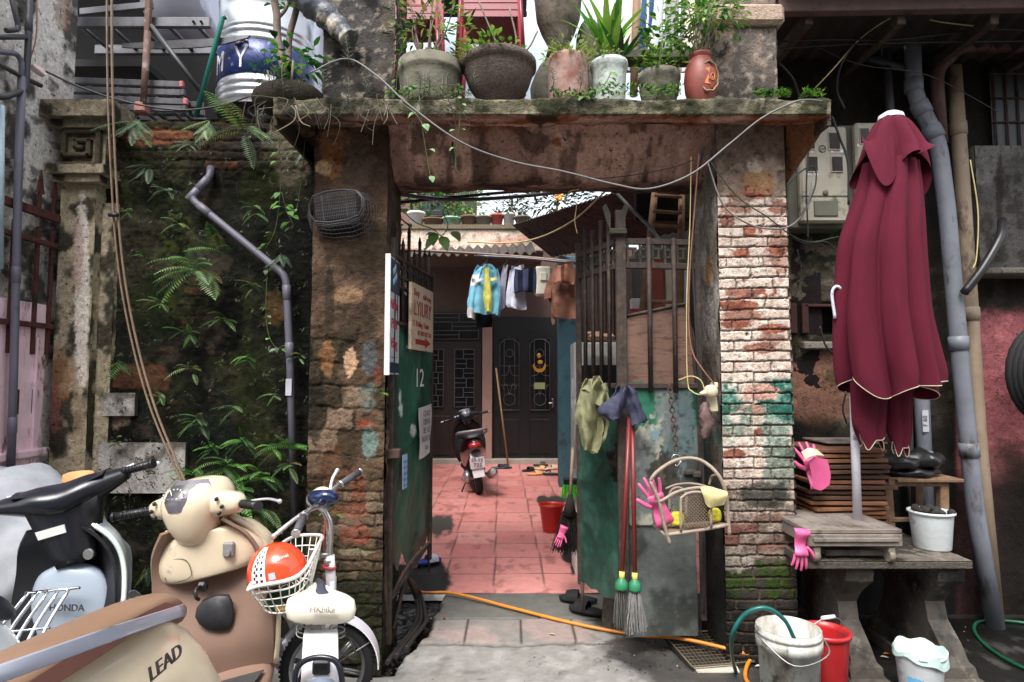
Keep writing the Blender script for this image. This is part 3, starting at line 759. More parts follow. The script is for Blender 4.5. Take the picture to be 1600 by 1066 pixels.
# ================================================================ right side: wall, awning, window
RY = 4.1
def rw_fn(u, v, px, py):
    n = fbm(u*4, v*4, 131, 5); nf = fbm(u*26, v*26, 132, 4); ns = fbm(u*12, v*12, 133, 5)
    c = mixc(base(u, W(84, 78, 66)), W(56, 56, 40), ss(.45, .6, n)); c = mixc(c, W(120, 108, 94), ss(.58, .7, ns)*.6)
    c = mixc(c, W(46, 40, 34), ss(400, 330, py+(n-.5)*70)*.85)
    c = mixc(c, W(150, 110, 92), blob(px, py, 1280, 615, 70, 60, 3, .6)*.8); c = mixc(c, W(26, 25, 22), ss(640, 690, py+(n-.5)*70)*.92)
    c = mixc(c, W(60, 66, 30), blob(px, py, 1310, 590, 24, 12, 9)*.6)
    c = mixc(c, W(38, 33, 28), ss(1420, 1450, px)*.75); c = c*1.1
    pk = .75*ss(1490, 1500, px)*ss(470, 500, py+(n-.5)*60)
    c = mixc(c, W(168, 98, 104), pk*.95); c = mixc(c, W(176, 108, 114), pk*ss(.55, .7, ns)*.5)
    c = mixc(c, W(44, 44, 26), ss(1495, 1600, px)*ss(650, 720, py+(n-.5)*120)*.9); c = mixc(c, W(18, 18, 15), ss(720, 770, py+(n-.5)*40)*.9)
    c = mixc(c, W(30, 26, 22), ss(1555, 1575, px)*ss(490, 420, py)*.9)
    hole = ss(1232, 1236, px)*ss(1318, 1312, px)*ss(472, 476, py)*ss(524, 520, py)
    return (n-.5)*.03+(ns-.5)*.015+(nf-.5)*.006-hole*.10, mixc(c, W(22, 18, 16), hole)
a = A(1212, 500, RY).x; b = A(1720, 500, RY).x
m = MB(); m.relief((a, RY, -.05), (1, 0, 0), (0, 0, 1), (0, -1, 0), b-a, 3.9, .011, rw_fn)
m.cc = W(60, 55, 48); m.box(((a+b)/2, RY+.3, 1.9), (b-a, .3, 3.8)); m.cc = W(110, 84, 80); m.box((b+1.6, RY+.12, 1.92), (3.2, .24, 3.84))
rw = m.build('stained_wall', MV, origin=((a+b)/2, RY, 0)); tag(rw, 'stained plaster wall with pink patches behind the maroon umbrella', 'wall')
m = MB(); w_ = W(92, 52, 44); m.cc = w_
wood_red = mat('red_brown_wood', W(84, 50, 42), .8, var=.4, bump=.4)
fr = MB(); 
for (xx) in (1238, 1256): fr.bbox(A(xx, 498, RY-.01), (.045, .05, .2), .004)
fr.bbox(A(1290, 478, RY-.01), (.30, .05, .02), .004)
wf = fr.build('window_frame', wood_red, rw)
m = MB(); m.cc = W(150, 142, 132); m.bbox(A(1284, 540, RY-.03), (.27, .07, .05), .008); m.build('window_sill', MV, wf)
# barred window, upper right
m = MB(); p = A(1588, 175, RY-.03); m.box(p, (.36, .02, .62)); wd = m.build('window', black, rw)
m = MB()
for k in range(5): m.cyl(p+Vector((-.16+k*.08, -.02, -.31)), p+Vector((-.16+k*.08, -.02, .31)), .006, n=6)
for k in range(4): m.cyl(p+Vector((-.18, -.02, -.25+k*.17)), p+Vector((.18, -.02, -.25+k*.17)), .006, n=6)
m.build('window_bars', rust, wd)
# awning above the right side
aw = thing('awning', A(1500, 5, 3.45), 'dark corrugated awning with a red-brown steel beam at the upper right', 'awning')
m = MB(); a_, b_2 = A(1214, 12, 3.45), A(2200, -4, 3.45); m.bbox((a_+b_2)/2, ((b_2-a_).length, .06, .085), .004, rot=(0, -math.atan2(b_2.z-a_.z, b_2.x-a_.x), 0))
m.build('beam', mat('beam_paint', W(104, 80, 76), .7, var=.3, dirt=[((.03, .02, .018), .2, 9, 1)]), aw)
rows = []
for k in range(160):
    x = a_.x+(b_2.x-a_.x)*k/159; dz = .015*math.sin(k*1.1)
    rows.append([Vector((x, 3.2, 3.86+dz)), Vector((x, 4.5, 3.72+dz))])
m = MB(); m.grid(rows); m.grid([[p+Vector((0, 0, .004)) for p in r][::-1] for r in rows]); m.build('corrugated_sheet', mat('dark_sheet', (.05, .04, .035), .7, .4), aw)
for k in range(6): m = MB(); m.bbox((a_.x+.2+k*.55, 3.85, 3.68), (.05, .75, .07), .004); m.build('rafter', darkiron, aw)

# ================================================================ courtyard behind the gate
BY = 11.35
dw = lambda r, g, b, k=1.0: S(r, g, b, k*1.5)
brown_wall = mat('brown_wash', dw(92, 72, 64), .85, var=.2, dirt=[(dw(90, 66, 56), .3, 2, 1)])
bb = thing('back_house', (0, BY, 0), 'dim house with two doors at the far end of the red courtyard', 'house')
xL, xR = A(600, 500, BY).x, A(1000, 500, BY).x
m = MB(); m.box(((xL+xR)/2, BY+.2, 2.0), (xR-xL, .3, 4.0)); m.build('wall', brown_wall, bb)
def board(name, x0, y0, x1, y1, Y, th, mt, par, bv=.008):
    p, q = A(x0, y1, Y), A(x1, y0, Y); m_ = MB(); m_.bbox(((p.x+q.x)/2, Y+th/2, (p.z+q.z)/2), (q.x-p.x, th, q.z-p.z), bv); return m_.build(name, mt, par)
dkwood = mat('dark_door_wood', dw(44, 30, 28), .5, var=.3, bump=.15, bs=30)
bkwood = mat('black_door_wood', dw(20, 19, 20), .5, var=.3, bump=.15, bs=30)
dglass = mat('dim_glass', dw(34, 36, 40), .2, var=.2, bump=0, spec=.6)
leadm = mat('pale_metal_line', dw(104, 102, 98), .5, .3, var=.1, bump=0)
board('column', 753, 505, 769, 722, BY-.14, .2, mat('pink_column', dw(150, 120, 110), .8, var=.12), bb)
board('plinth', 660, 718, 905, 727, BY-.2, .2, mat('plinth_pale', dw(150, 140, 130), .8), bb)
d1 = board('door', 668, 487, 753, 718, BY-.02, .06, dkwood, bb); d1['label'] = 'brown double door with lead-lined panes'
def leadpane(x0, y0, x1, y1, d, Y, rows, par):
    pn = board('pane', x0, y0, x1, y1, Y, .02, dglass, par, .002)
    p, q = A(x0, y1, Y-.012), A(x1, y0, Y-.012); m_ = MB(); w_, h_ = q.x-p.x, q.z-p.z; t = .010
    def ln(a, b, c_, d_):
        m_.box((p.x+w_*(a+c_)/2, Y-.006, p.z+h_*(b+d_)/2), (abs(c_-a)*w_+t, .012, abs(d_-b)*h_+t))
    for e in ((0, 0, 1, 0), (0, 1, 1, 1), (0, 0, 0, 1), (1, 0, 1, 1)): ln(*e)
    n = rows
    for i in range(n):
        z0, z1 = i/n, (i+1)/n
        if i: ln(0, z0, 1, z0)
        k = .45 if i % 2 else .6
        ln(k, z0, k, z1)
        if i % 2: ln(k, (z0+z1)/2, 1, (z0+z1)/2)
        else: ln(0, (z0+z1)/2, k, (z0+z1)/2)
    m_.build('lead_line', leadm, par)
for (x0, y0, x1, y1, n) in ((672, 546, 693, 636, 5), (710, 546, 741, 636, 6)): leadpane(x0, y0, x1, y1, 0, BY-.05, n, d1)
leadpane(672, 490, 748, 530, 0, BY-.05, 3, d1)
for (x0, x1) in ((674, 703), (711, 746)): board('door_leaf_panel', x0, 650, x1, 712, BY-.035, .02, dkwood, d1, .015)
d2 = board('door', 770, 495, 882, 720, BY-.02, .06, bkwood, bb); d2['label'] = 'black double door with scrolled iron grilles'
for (x0, x1) in ((781, 811), (828, 859)):
    board('pane', x0, 530, x1, 641, BY-.05, .02, dglass, d2, .002)
    m = MB(); t = .007; Y = BY-.065; c0 = A((x0+x1)/2, 585, Y); w_ = (x1-x0)/F*Y/2; zb, ztp = A(800, 641, Y).z, A(800, 530, Y).z
    arch = [Vector((c0.x+w_*math.cos(a), Y, ztp-.12+.12*math.sin(a))) for a in np.linspace(0, math.pi, 9)]
    m.tube([Vector((c0.x+w_, Y, zb))]+arch+[Vector((c0.x-w_, Y, zb))], t, 5); m.tube([Vector((c0.x-w_, Y, zb)), Vector((c0.x+w_, Y, zb))], t, 5)
    for f in (-.55, .55): m.tube([Vector((c0.x+w_*f, Y, zb)), Vector((c0.x+w_*f, Y, ztp))], t*.7, 5)
    for zz in (.35, .62): m.tube([Vector((c0.x-w_, Y, zb+(ztp-zb)*zz)), Vector((c0.x+w_, Y, zb+(ztp-zb)*zz))], t*.7, 5)
    for cz, rr in ((.15, .62), (.8, .4)):
        m.tube([Vector((c0.x+w_*rr*math.cos(a), Y, zb+(ztp-zb)*cz+w_*rr*math.sin(a))) for a in np.linspace(0, 2*math.pi, 13)[:-1]], t*.8, 5, closed=True)
    for s in (-1, 1):
        m.tube(crom([Vector((c0.x, Y, zb+(ztp-zb)*.62)), Vector((c0.x+s*w_*.25, Y, zb+(ztp-zb)*.5)), Vector((c0.x+s*w_*.9, Y, zb+(ztp-zb)*.48))], 4), t*.8, 5)
        m.tube(crom([Vector((c0.x, Y, zb+(ztp-zb)*.2)), Vector((c0.x+s*w_*.3, Y, zb+(ztp-zb)*.36)), Vector((c0.x+s*w_*.7, Y, zb+(ztp-zb)*.33)), Vector((c0.x+s*w_*.5, Y, zb+(ztp-zb)*.28))], 4), t*.8, 5)
    m.build('grille', leadm, d2)
    board('door_leaf_panel', x0, 655, x1, 710, BY-.035, .02, bkwood, d2, .015)
m = MB(); p = A(863, 630, BY-.08); m.cyl(p, p+Vector((-.08, 0, 0)), .012); m.bbox(p, (.03, .02, .16)); m.build('handle', chrome, d2)
# ornament and note on the black door
m = MB(); gold = mat('dull_gold', dw(205, 150, 60), .4, .3); c0 = A(843, 572, BY-.09)
m.prism([c0+Vector((.12*math.cos(a), 0, .12*math.sin(a))) for a in np.linspace(R(165), R(375), 14)]+[c0+Vector((.09*math.cos(a), 0, .03+.085*math.sin(a))) for a in np.linspace(R(375), R(165), 14)], (0, .015, 0))
m.ball(A(842, 556, BY-.09), (.035, .01, .05)); m.ball(A(844, 566, BY-.09), (.05, .012, .04))
o = m.build('door_ornament', gold, None); tag(o, 'gold crescent charm hanging on the black door grille', 'ornament')
m = MB(); m.cc = dw(150, 155, 110); m.box(A(843, 603, BY-.085), (.2, .004, .12)); o = m.build('paper_note', MVF); tag(o, 'yellow-green paper note on the black door grille', 'note')
# parapet of the back balcony
def para_fn(u, v, px, py):
    n = fbm(u*2, v*3, 141, 5); nf = fbm(u*12, v*12, 142, 5)
    c = mixc(base(u, dw(205, 186, 170)), dw(200, 140, 120), ss(.55, .66, n)*.7); c = mixc(c, dw(92, 96, 74), ss(372, 352, py+(n-.5)*30)*.85); c = mixc(c, dw(120, 108, 92), ss(.55, .68, nf)*.6)
    return (nf-.5)*.03, c
m = MB(); p, q = A(600, 392, 10), A(850, 352, 10); m.relief((p.x, 10, p.z), (1, 0, 0), (0, 0, 1), (0, -1, 0), q.x-p.x, q.z-p.z, .03, para_fn)
m.cc = dw(120, 110, 92); m.box(((p.x+q.x)/2, 10.1, q.z-.03), (q.x-p.x, .26, .07)); m.box(((p.x+q.x)/2, 10.1, (p.z+q.z)/2), (q.x-p.x-.05, .15, q.z-p.z-.1))
m.box(((p.x+q.x)/2, 10.75, p.z+.06), (q.x-p.x, 1.2, .12))
bal = m.build('balcony_parapet', MV); tag(bal, 'peeling cream parapet holding a row of small pots above the courtyard', 'balcony')
# corrugated roofs
sheet = mat('old_corrugated', dw(78, 68, 64), .7, .2, var=.4, dirt=[(dw(40, 32, 30), .35, 4, 2)])
def corr(name, P0, P1, P2, P3, n, amp, mt, label, cat='roof'):
    """P0-P1 along the waves' count, P0-P3 along the waves"""
    P0, P1, P2, P3 = map(Vector, (P0, P1, P2, P3)); nn = (P1-P0).cross(P3-P0).normalized(); rows = []
    for k in range(n*6+1):
        t = k/(n*6); d = nn*amp*math.sin(t*n*2*math.pi); j = (rnd.random()-.5)*.0
        rows.append([P0.lerp(P1, t)+d, P3.lerp(P2, t)+d])
    m_ = MB(); m_.grid(rows); m_.grid([[p+nn*.003 for p in r][::-1] for r in rows])
    for a, b in (((P0), (P3)),): pass
    o_ = m_.build(name, mt); tag(o_, label, cat); return o_
corr('corrugated_roof', A(800, 352, 9.3), A(972, 297, 5.2), A(1170, 340, 5.2), A(862, 402, 9.3), 30, .02, sheet, 'brown corrugated roof sloping over the right of the courtyard')
corr('corrugated_eave', A(640, 391, 9.9), A(832, 381, 9.9), A(838, 396, 9.5), A(640, 399, 9.5), 14, .03, mat('grey_corrugated', dw(76, 70, 64), .8, var=.4), 'ragged corrugated eave below the balcony of small pots')
# side walls of the yard
m = MB(); m.cc = dw(60, 50, 44); m.box((-1.95, 8.0, 1.5), (.2, 6.9, 3.0)); o = m.build('yard_wall', MV); tag(o, 'dim yard wall behind the left gate leaf', 'wall')
m = MB(); m.cc = dw(46, 38, 36); m.box((2.0, 7.2, 1.75), (.2, 6.2, 3.5)); o = m.build('yard_wall', MV); tag(o, 'dim yard wall behind the right gate leaf', 'wall')
teal = mat('blue_green_paint', dw(58, 96, 108), .6, var=.2, bump=.15, dirt=[(dw(44, 60, 66), .2, 4, 1)])
m = MB(); p = G(874, 762); q = G(905, 762); zt2 = A(800, 400, p.y).z; m.bbox(((p.x+q.x)/2+.0, p.y+.15, zt2/2), (q.x-p.x, .3, zt2), .01); o = m.build('painted_column', teal); tag(o, 'blue-green painted column at the right of the courtyard', 'column')
m = MB(); a_ = A(957, 533, 6.2); m.bbox((a_.x, 6.2, a_.z/2), (.1, .1, a_.z), .01); o = m.build('painted_post', teal); tag(o, 'short blue post with a pale cap seen through the gate bars', 'post')
# upper house far behind, left
uh = thing('upper_house', (-2.6, 13, 0), 'overgrown upper house with barred windows behind the balcony pots', 'house')
m = MB(); a_ = A(744, 300, 13).x; m.box(((a_-6)/2, 13.2, 3.5), (a_+6, .3, 7.0)); m.build('wall', mat('upper_wall', dw(120, 92, 84), .85), uh)
for (x0, x1) in ((655, 700), (712, 741)):
    wn = board('window', x0, 297, x1, 336, 12.98, .06, mat('teal_dark', dw(30, 56, 60), .4), uh)
    m = MB()
    for k in range(9):
        xx = x0+(x1-x0)*k/8; m.cyl(A(xx, 338, 12.9), A(xx, 295, 12.9), .008, n=5)
    for k in range(6):
        yy = 297+40*k/5; m.cyl(A(x0, yy, 12.9), A(x1, yy, 12.9), .008, n=5)
    m.build('window_bars', leadm, uh)

m = MB(); m.cc = dw(44, 36, 32); m.bbox(A(1062, 306, 5.0), (.75, .06, .42), .01); o = m.build('gap_cover_board', MV); tag(o, 'dark board closing the gap under the lintel behind the bamboo ladder', 'board')  # added board, covers the bright patch of sky behind the ladder
m = MB(); m.cc = dw(58, 46, 42); m.box((1.5, 9.6, 1.6), (1.0, .1, 3.4)); o = m.build('yard_partition', MV); tag(o, 'dim partition wall right of the blue-green column', 'wall')
# ================================================================ gate leaves
def panel(m, P0, P1, zb, zt, fn, step=.008, th=.004, flip=False):
    P0, P1 = Vector(P0), Vector(P1); L = (P1-P0).length; d = (P1-P0)/L; nn = Vector((d.y, -d.x, 0)); nn = -nn if flip else nn
    nu = int(L/step)+1; nv = int((zt(0)-zb(0))/step)+1
    uu, tt = np.meshgrid(np.linspace(0, L, nu), np.linspace(0, 1, nv))
    zb_ = np.array([zb(q) for q in uu[0]]); zt_2 = np.array([zt(q) for q in uu[0]])
    Z = zb_+(zt_2-zb_)*tt; X = P0.x+d.x*uu; Y = P0.y+d.y*uu
    px, py = pix(X, Y, Z); ht, c = fn(uu, Z, px, py)
    for s, off in ((1, 0), (-1, -th)):
        V = np.stack([X+nn.x*(ht+off), Y+nn.y*(ht+off), Z], -1); b = len(m.v)
        m.v.extend(map(tuple, V.reshape(-1, 3).tolist())); m.c.extend(map(tuple, np.clip(c, 0, .95).reshape(-1, 3).tolist()))
        idx = np.arange(nu*nv).reshape(nv, nu)+b
        q = np.stack([idx[:-1, :-1], idx[:-1, 1:], idx[1:, 1:], idx[1:, :-1]], -1).reshape(-1, 4)
        if s < 0: q = q[:, ::-1]
        m.f.extend(map(tuple, q.tolist())); m.sm.extend([True]*len(q)); m.mi.extend([0]*len(q))
green = W(46, 104, 84, .85)
MVP = mat('peeling_paint', vcol=True, rough=.42, var=.22, scale=30, bump=.18, bs=70)
P0, P1 = Vector((-.693, 3.5, 0)), Vector((-.572, 4.3, 0)); dL = (P1-P0).normalized(); LL = (P1-P0).length
def pl(t, z, off=0.0): return P0+dL*t*LL+Vector((dL.y, -dL.x, 0))*off+Vector((0, 0, z))
def gl_fn(u, z, px, py):
    n = fbm(u*5, z*4, 151, 5); nf = fbm(u*28, z*28, 152, 4)
    c = mixc(base(u, green), W(70, 128, 106, .85), ss(.48, .68, n)*.7); c = mixc(c, W(26, 66, 54), ss(.55, .7, fbm(u*9, z*3, 153, 5))*.7)
    c = mixc(c, W(36, 34, 30), ss(.62, .5, z+(n-.5)*.2)*.8*ss(.2, .6, u)); c = mixc(c, W(46, 48, 36), ss(.13, .02, u+(nf-.5)*.05)*.8)
    for (x, y, rx, ry) in ((626, 620, 2, 9), (627, 640, 3, 10), (646, 672, 5, 9), (634, 542, 2, 3), (641, 545, 2, 3)): c = mixc(c, W(190, 196, 190), blob(px, py, x, y, rx, ry, x, .7))
    c = mixc(c, W(20, 40, 34), np.exp(-((z-1.06-(u*.25))/.006)**2)*.8)
    return (n-.5)*.03+np.exp(-((z-1.06-u*.25)/.01)**2)*.006, c
gl = thing('gate_leaf', P0, 'left gate leaf of dented green sheet metal opened into the courtyard', 'gate')
m = MB(); panel(m, P0+dL*.04, P1, lambda u: .40+.05*math.sin(u*9)+.04*math.sin(u*37)+(.05 if u > .55 else 0)+.03*rnd.random(), lambda u: 1.86, gl_fn, .009)
m.build('sheet', MVP, gl)
m = MB(); m.bbox(pl(.0, 1.22), (.035, .035, 2.3), .004); m.bbox(pl(1.0, 1.30), (.03, .03, 2.0), .004)
for z in (1.88, 2.10, 2.27): m.tube([pl(0, z), pl(1, z)], .014, 4)
m.tube([pl(0, .30), pl(1, .42)], .016, 4); m.tube([pl(.1, .12), pl(.62, .55)], .014, 5)
m.build('frame', darkiron, gl)
for k in range(7):
    t = .08+.14*k; m = MB(); h = 2.36+(.12, .05, .16, .03, .14, .08, .1)[k]
    m.tube([pl(t, 1.86), pl(t, h-.05)], .011, 4); m.cyl(pl(t, h-.05), pl(t, h), .013, .002, 6); m.build('bar', darkiron, gl)
m = MB()
for k in range(6):
    t = .1+.15*k; m.box(pl(t, 2.19), (.02, .05, .09)); m.box(pl(t+.06, 2.16), (.02, .09, .015)); m.box(pl(t+.06, 2.22), (.02, .06, .015))
m.build('lattice', darkiron, gl)
m = MB(); m.bbox(A(612, 709, 3.47), (.10, .06, .055), .006); m.build('hinge', rust, gl)
# house number painted on the sheet, paper notes
whitep = mat('white_paint', (.7, .72, .7), .6, var=.2)
fl = frame3((dL.x, dL.y, 0), (0, 0, 1))
text('12', 'house_number', .17, pl(.62, 1.55, .012), fl, whitep, gl, .0006, sx=1.2)
notem = mat('note_paper', W(214, 208, 204, .75), .8, var=.12, bump=.2, bs=12)
m = MB(); cpl = [[pl(.55+.33*i/4, 1.03+.33*j/5+.02*i/4, .03+.006*math.sin(i+j)) for i in range(5)] for j in range(6)]
m.grid([r[::-1] for r in cpl]); m.grid(cpl); nt_ = m.build('paper_note', notem); tag(nt_, 'handwritten white paper note taped on the left gate leaf', 'note')
ink = mat('ink', (.05, .05, .08), .7)
for k, s in enumerate(('CA KO', 'DEN Ð', 'BE  H.S', 'NGHI 106', 'xin')):
    text(s, 'handwriting', .055, pl(.715, 1.32-k*.055, .042), fl, ink, nt_, .0004, sx=.9)
m = MB(); m.cc = W(150, 178, 206); m.box(pl(.2, 1.0, .035), (.001, .001, .001)); m.prism([pl(.15, .90, .03), pl(.25, .90, .03), pl(.25, 1.10, .03), pl(.15, 1.10, .03)], (.004, 0, 0))
st = m.build('advert_sticker', MVF); tag(st, 'small pale blue phone advert sticker on the left gate leaf', 'sticker')
for k in range(5): text('0912 445', 'print', .022, pl(.2, .92+k*.035, .0405), frame3((0, 0, 1), (-dL.x, -dL.y, 0)) if False else fl, mat('blue_ink', (.05, .1, .3), .6), st, .0003)
# sign hung on the leaf
def signboard(name, P, t0, t1, z0, z1, off, mt, label, edge):
    m_ = MB(); q = [P(t0, z0, off), P(t1, z0, off), P(t1, z1, off), P(t0, z1, off)]; m_.prism(q, P(t0, z0, off+.018)-q[0]); o_ = m_.build(name, mt); return tag(o_, label, 'sign')
sg = signboard('hanging_sign', pl, .22, .80, 1.73, 2.14, .04, mat('cream_sign', W(212, 190, 166, .8), .5, var=.12, dirt=[(W(150, 128, 104, .8), .2, 5, 1)]), 'cream sign with red lettering and a red arrow on the left gate leaf', 0)
redi = mat('red_ink', W(168, 46, 42), .6)
for s, sz, t, z, sx in (('Shop', .062, .34, 2.085, .95), ('thời trang', .05, .62, 2.075, .9), ('LYIURY', .135, .51, 1.985, .86), ('12 Đường Thành', .05, .46, 1.89, 1.0), ('ĐT 0977 022 167', .042, .56, 1.835, 1.0)):
    text(s, 'lettering', sz, pl(t, z, .0595), fl, redi, sg, .0008, sx=sx)
m = MB(); m.prism([pl(a, b, .059) for a, b in ((.32, 1.765), (.58, 1.765), (.58, 1.75), (.72, 1.782), (.58, 1.812), (.58, 1.797), (.32, 1.797))], Vector((dL.y, -dL.x, 0))*.0015); m.build('arrow', redi, sg)
m = MB()
for a, b in ((.24, 1.76), (.24, 1.95), (.24, 2.11), (.78, 1.76), (.78, 2.11)): m.ball(pl(a, b, .06), .006, 6, 4)
# narrow blue and white sign on the left pillar's inner edge
S0 = Vector((-.700, 3.36, 0)); S1 = Vector((-.692, 3.62, 0)); dS = (S1-S0).normalized(); Ls = (S1-S0).length
def ps(t, z, off=0.0): return S0+dS*t*Ls+Vector((dS.y, -dS.x, 0))*off+Vector((0, 0, z))
zt2, zb2 = A(592, 398, 3.36).z, A(592, 585, 3.36).z
sb = signboard('narrow_sign', ps, 0, 1, zb2, zt2, .0, mat('white_sign', W(206, 208, 214, .8), .4, var=.08), 'narrow blue and white sign with red letters beside the left pillar', 0)
blu = mat('sign_blue', W(34, 66, 92), .45, var=.2)
m = MB(); m.prism([ps(.03, zt2-.20, .019), ps(.97, zt2-.20, .019), ps(.97, zt2-.01, .019), ps(.03, zt2-.01, .019)], (.0015, 0, 0)); m.build('blue_field', blu, sb)
m = MB(); m.prism([ps(.03, zb2+.01, .019), ps(.97, zb2+.01, .019), ps(.97, zb2+.065, .019), ps(.03, zb2+.065, .019)], (.0015, 0, 0)); m.build('blue_field', blu, sb)
m = MB()
for k in range(7): a = ps(.35+.09*(k % 4), zt2-.14+.015*k, .021); m.ball(a, (.003, .018, .022), 7, 5)
m.build('emblem', mat('pale_blue', W(150, 180, 200), .5), sb)
fs_ = frame3((dS.x, dS.y, 0), (0, 0, 1)); pink_i = mat('pink_red_ink', W(186, 50, 76), .6)
for s, z in (('Nhận', .27), ('Phôi', .38), ('Vàng', .49)): text(s, 'lettering', .085, ps(.48, zt2-z, .0195), fs_, pink_i, sb, .0012, sx=1.0)
m = MB(); m.box(ps(.5, zt2-.57, .019), (.003, .18, .003)); m.box(ps(.5, zt2-.6, .019), (.003, .18, .003)); m.build('ruled_line', blu, sb)
m = MB(); m.bbox(ps(.0, (zt2+zb2)/2, .009), (.03, .012, zt2-zb2+.01), .002); m.build('edge_strip', whitep, sb)

# ---- right leaf (two folded panels)
N0, N1 = Vector((.425, 3.86, 0)), Vector((.615, 3.46, 0)); dB = (N1-N0).normalized(); LB = (N1-N0).length
def pb(t, z, off=0.0): return N0+dB*t*LB+Vector((dB.y, -dB.x, 0))*off+Vector((0, 0, z))
C0, C1 = Vector((.62, 3.46, 0)), Vector((1.075, 3.50, 0)); dC = (C1-C0).normalized(); LC = (C1-C0).length
def pc_(t, z, off=0.0): return C0+dC*t*LC+Vector((dC.y, -dC.x, 0))*off+Vector((0, 0, z))
gr = thing('gate_leaf', N1, 'right gate leaf folded in two with iron bars above peeling green sheet', 'gate')
def gb_fn(u, z, px, py):
    n = fbm(u*5, z*4, 161, 5); nf = fbm(u*28, z*28, 162, 4)
    c = mixc(base(u, W(46, 84, 72, .85)), W(72, 110, 96, .85), ss(.5, .66, n)*.6); c = mixc(c, W(34, 62, 52), ss(.5, .66, fbm(u*5, z*9, 163, 5))*.6)
    c = mixc(c, W(26, 20, 18), blob(px, py, 968, 725, 14, 36, 7, .6)); c = mixc(c, W(80, 40, 34), ss(.02, .0, u)*.8); c = mixc(c, W(60, 78, 70), ss(.6, .4, z+(n-.5)*.3)*.3)
    dent = np.exp(-((z-.95-.3*u+.05*np.sin(u*12))/.05)**2)*.02+np.exp(-((z-1.25+.4*u)/.05)**2)*.015
    return (n-.5)*.05+dent+(fbm(u*12, z*9, 166, 3)-.5)*.008, c
m = MB(); panel(m, N0, N1, lambda u: .30-.02*u+.008*math.sin(u*40), lambda u: 1.50, gb_fn, .009); m.build('sheet', MVP, gr)
def gc_fn(u, z, px, py):
    n = fbm(u*6, z*3.5, 171, 5); nf = fbm(u*30, z*26, 172, 4); ns = fbm(u*14, z*7, 173, 5)
    g = mixc(base(u, W(50, 122, 96, .85)), W(36, 84, 64, .85), ss(.45, .62, n))
    pale = mixc(base(u, W(168, 166, 150, .85)), W(120, 128, 126, .85), ss(.4, .6, ns))
    c = mixc(g, W(0, 0, 0), 0*u); k = ss(.50, .56, ns*.5+n*.5+ss(1000, 1030, px)*.06-blob(px, py, 1080, 630, 26, 30, 2)*.2-blob(px, py, 1000, 640, 22, 30, 5)*.14+blob(px, py, 1010, 760, 24, 120, 6)*.15)
    c = c*(1-k[..., None])+pale*k[..., None]
    c = mixc(c, W(110, 122, 128, .85), blob(px, py, 1060, 690, 26, 90, 3, .5)*.8); c = mixc(c, W(60, 48, 38), blob(px, py, 1040, 745, 26, 36, 8, .7)*.85)
    c = mixc(c, W(58, 60, 52), blob(px, py, 1080, 770, 20, 60, 9, .6)*.8); c = mixc(c, W(96, 138, 150, .85), blob(px, py, 1024, 680, 8, 12, 12, .5)*.7)
    c = mixc(c, W(40, 44, 40), ss(.68, .74, nf)*.6)
    return (n-.5)*.02, c
m = MB(); panel(m, C0+dC*.02, C1, lambda u: .73, lambda u: 1.52+.012*math.sin(u*22), gc_fn, .007); m.build('sheet', MVP, gr)
def gd_fn(u, z, px, py):
    n = fbm(u*4, z*4, 181, 5); nf = fbm(u*24, z*26, 182, 4)
    c = mixc(base(u, W(112, 118, 114, .85)), W(80, 84, 80, .85), ss(.45, .62, n)); c = mixc(c, W(128, 130, 126, .8), ss(.6, .75, nf)*.4); c = mixc(c, W(40, 84, 70), blob(px, py, 985, 800, 12, 40, 3, .6)*.6)
    return (n-.5)*.02, c
m = MB(); panel(m, C0+dC*.01+Vector((0, .012, 0)), C1-dC*.03+Vector((0, .012, 0)), lambda u: .112+.006*math.sin(u*9), lambda u: .76, gd_fn, .009); m.build('lower_sheet', MVP, gr)
m = MB()
for pf, t, z0, z1, w_ in ((pb, 0, .28, 2.42, .034), (pb, 1, .3, 2.52, .04), (pc_, .03, .3, 2.52, .04), (pc_, 1, .2, 2.4, .03)): m.bbox(pf(t, (z0+z1)/2), (w_, .035, z1-z0), .004)
for pf in (pb, pc_):
    for z, h in ((2.34, .035), (2.20, .035), (1.51, .03)): 
        q = (pf(0, z)+pf(1, z))/2; a_ = math.atan2((pf(1, 0)-pf(0, 0)).y, (pf(1, 0)-pf(0, 0)).x); m.bbox(q, ((pf(1, 0)-pf(0, 0)).length, .026, h), .003, rot=(0, 0, a_))
m.build('frame', darkiron, gr)
for t in (.22, .42, .62, .81):
    m = MB(); m.tube([pb(t, 1.5, .012), pb(t, 2.50 if t != .42 else 2.46, .012)], .013, 4); m.build('bar', darkiron, gr)
for t in (.36, .68):
    m = MB(); m.tube([pc_(t, 1.47, .022), pc_(t, 2.36, .022)], .014, 4); m.build('bar', darkiron, gr)
m = MB()
for pf in (pb, pc_):
    for k in range(6):
        t = .1+.16*k; a_ = math.atan2((pf(1, 0)-pf(0, 0)).y, (pf(1, 0)-pf(0, 0)).x)
        m.box(pf(t, 2.27), (.012, .018, .11), rot=(0, 0, a_)); m.box(pf(t+.05, 2.30-.05*(k % 2)), (.06, .018, .012), rot=(0, 0, a_)); m.box(pf(t+.05, 2.245+.05*(k % 2)), (.04, .018, .012), rot=(0, 0, a_)); m.box(pf(t+.075, 2.27), (.012, .018, .06), rot=(0, 0, a_))
m.build('lattice', mat('mossy_iron', (.045, .042, .028), .85, .1, var=.5, bump=.4), gr)
m = MB(); q = pb(1, 2.5, .02)
m.bbox(q+Vector((0.01, -.01, -.11)), (.10, .05, .035), .006)
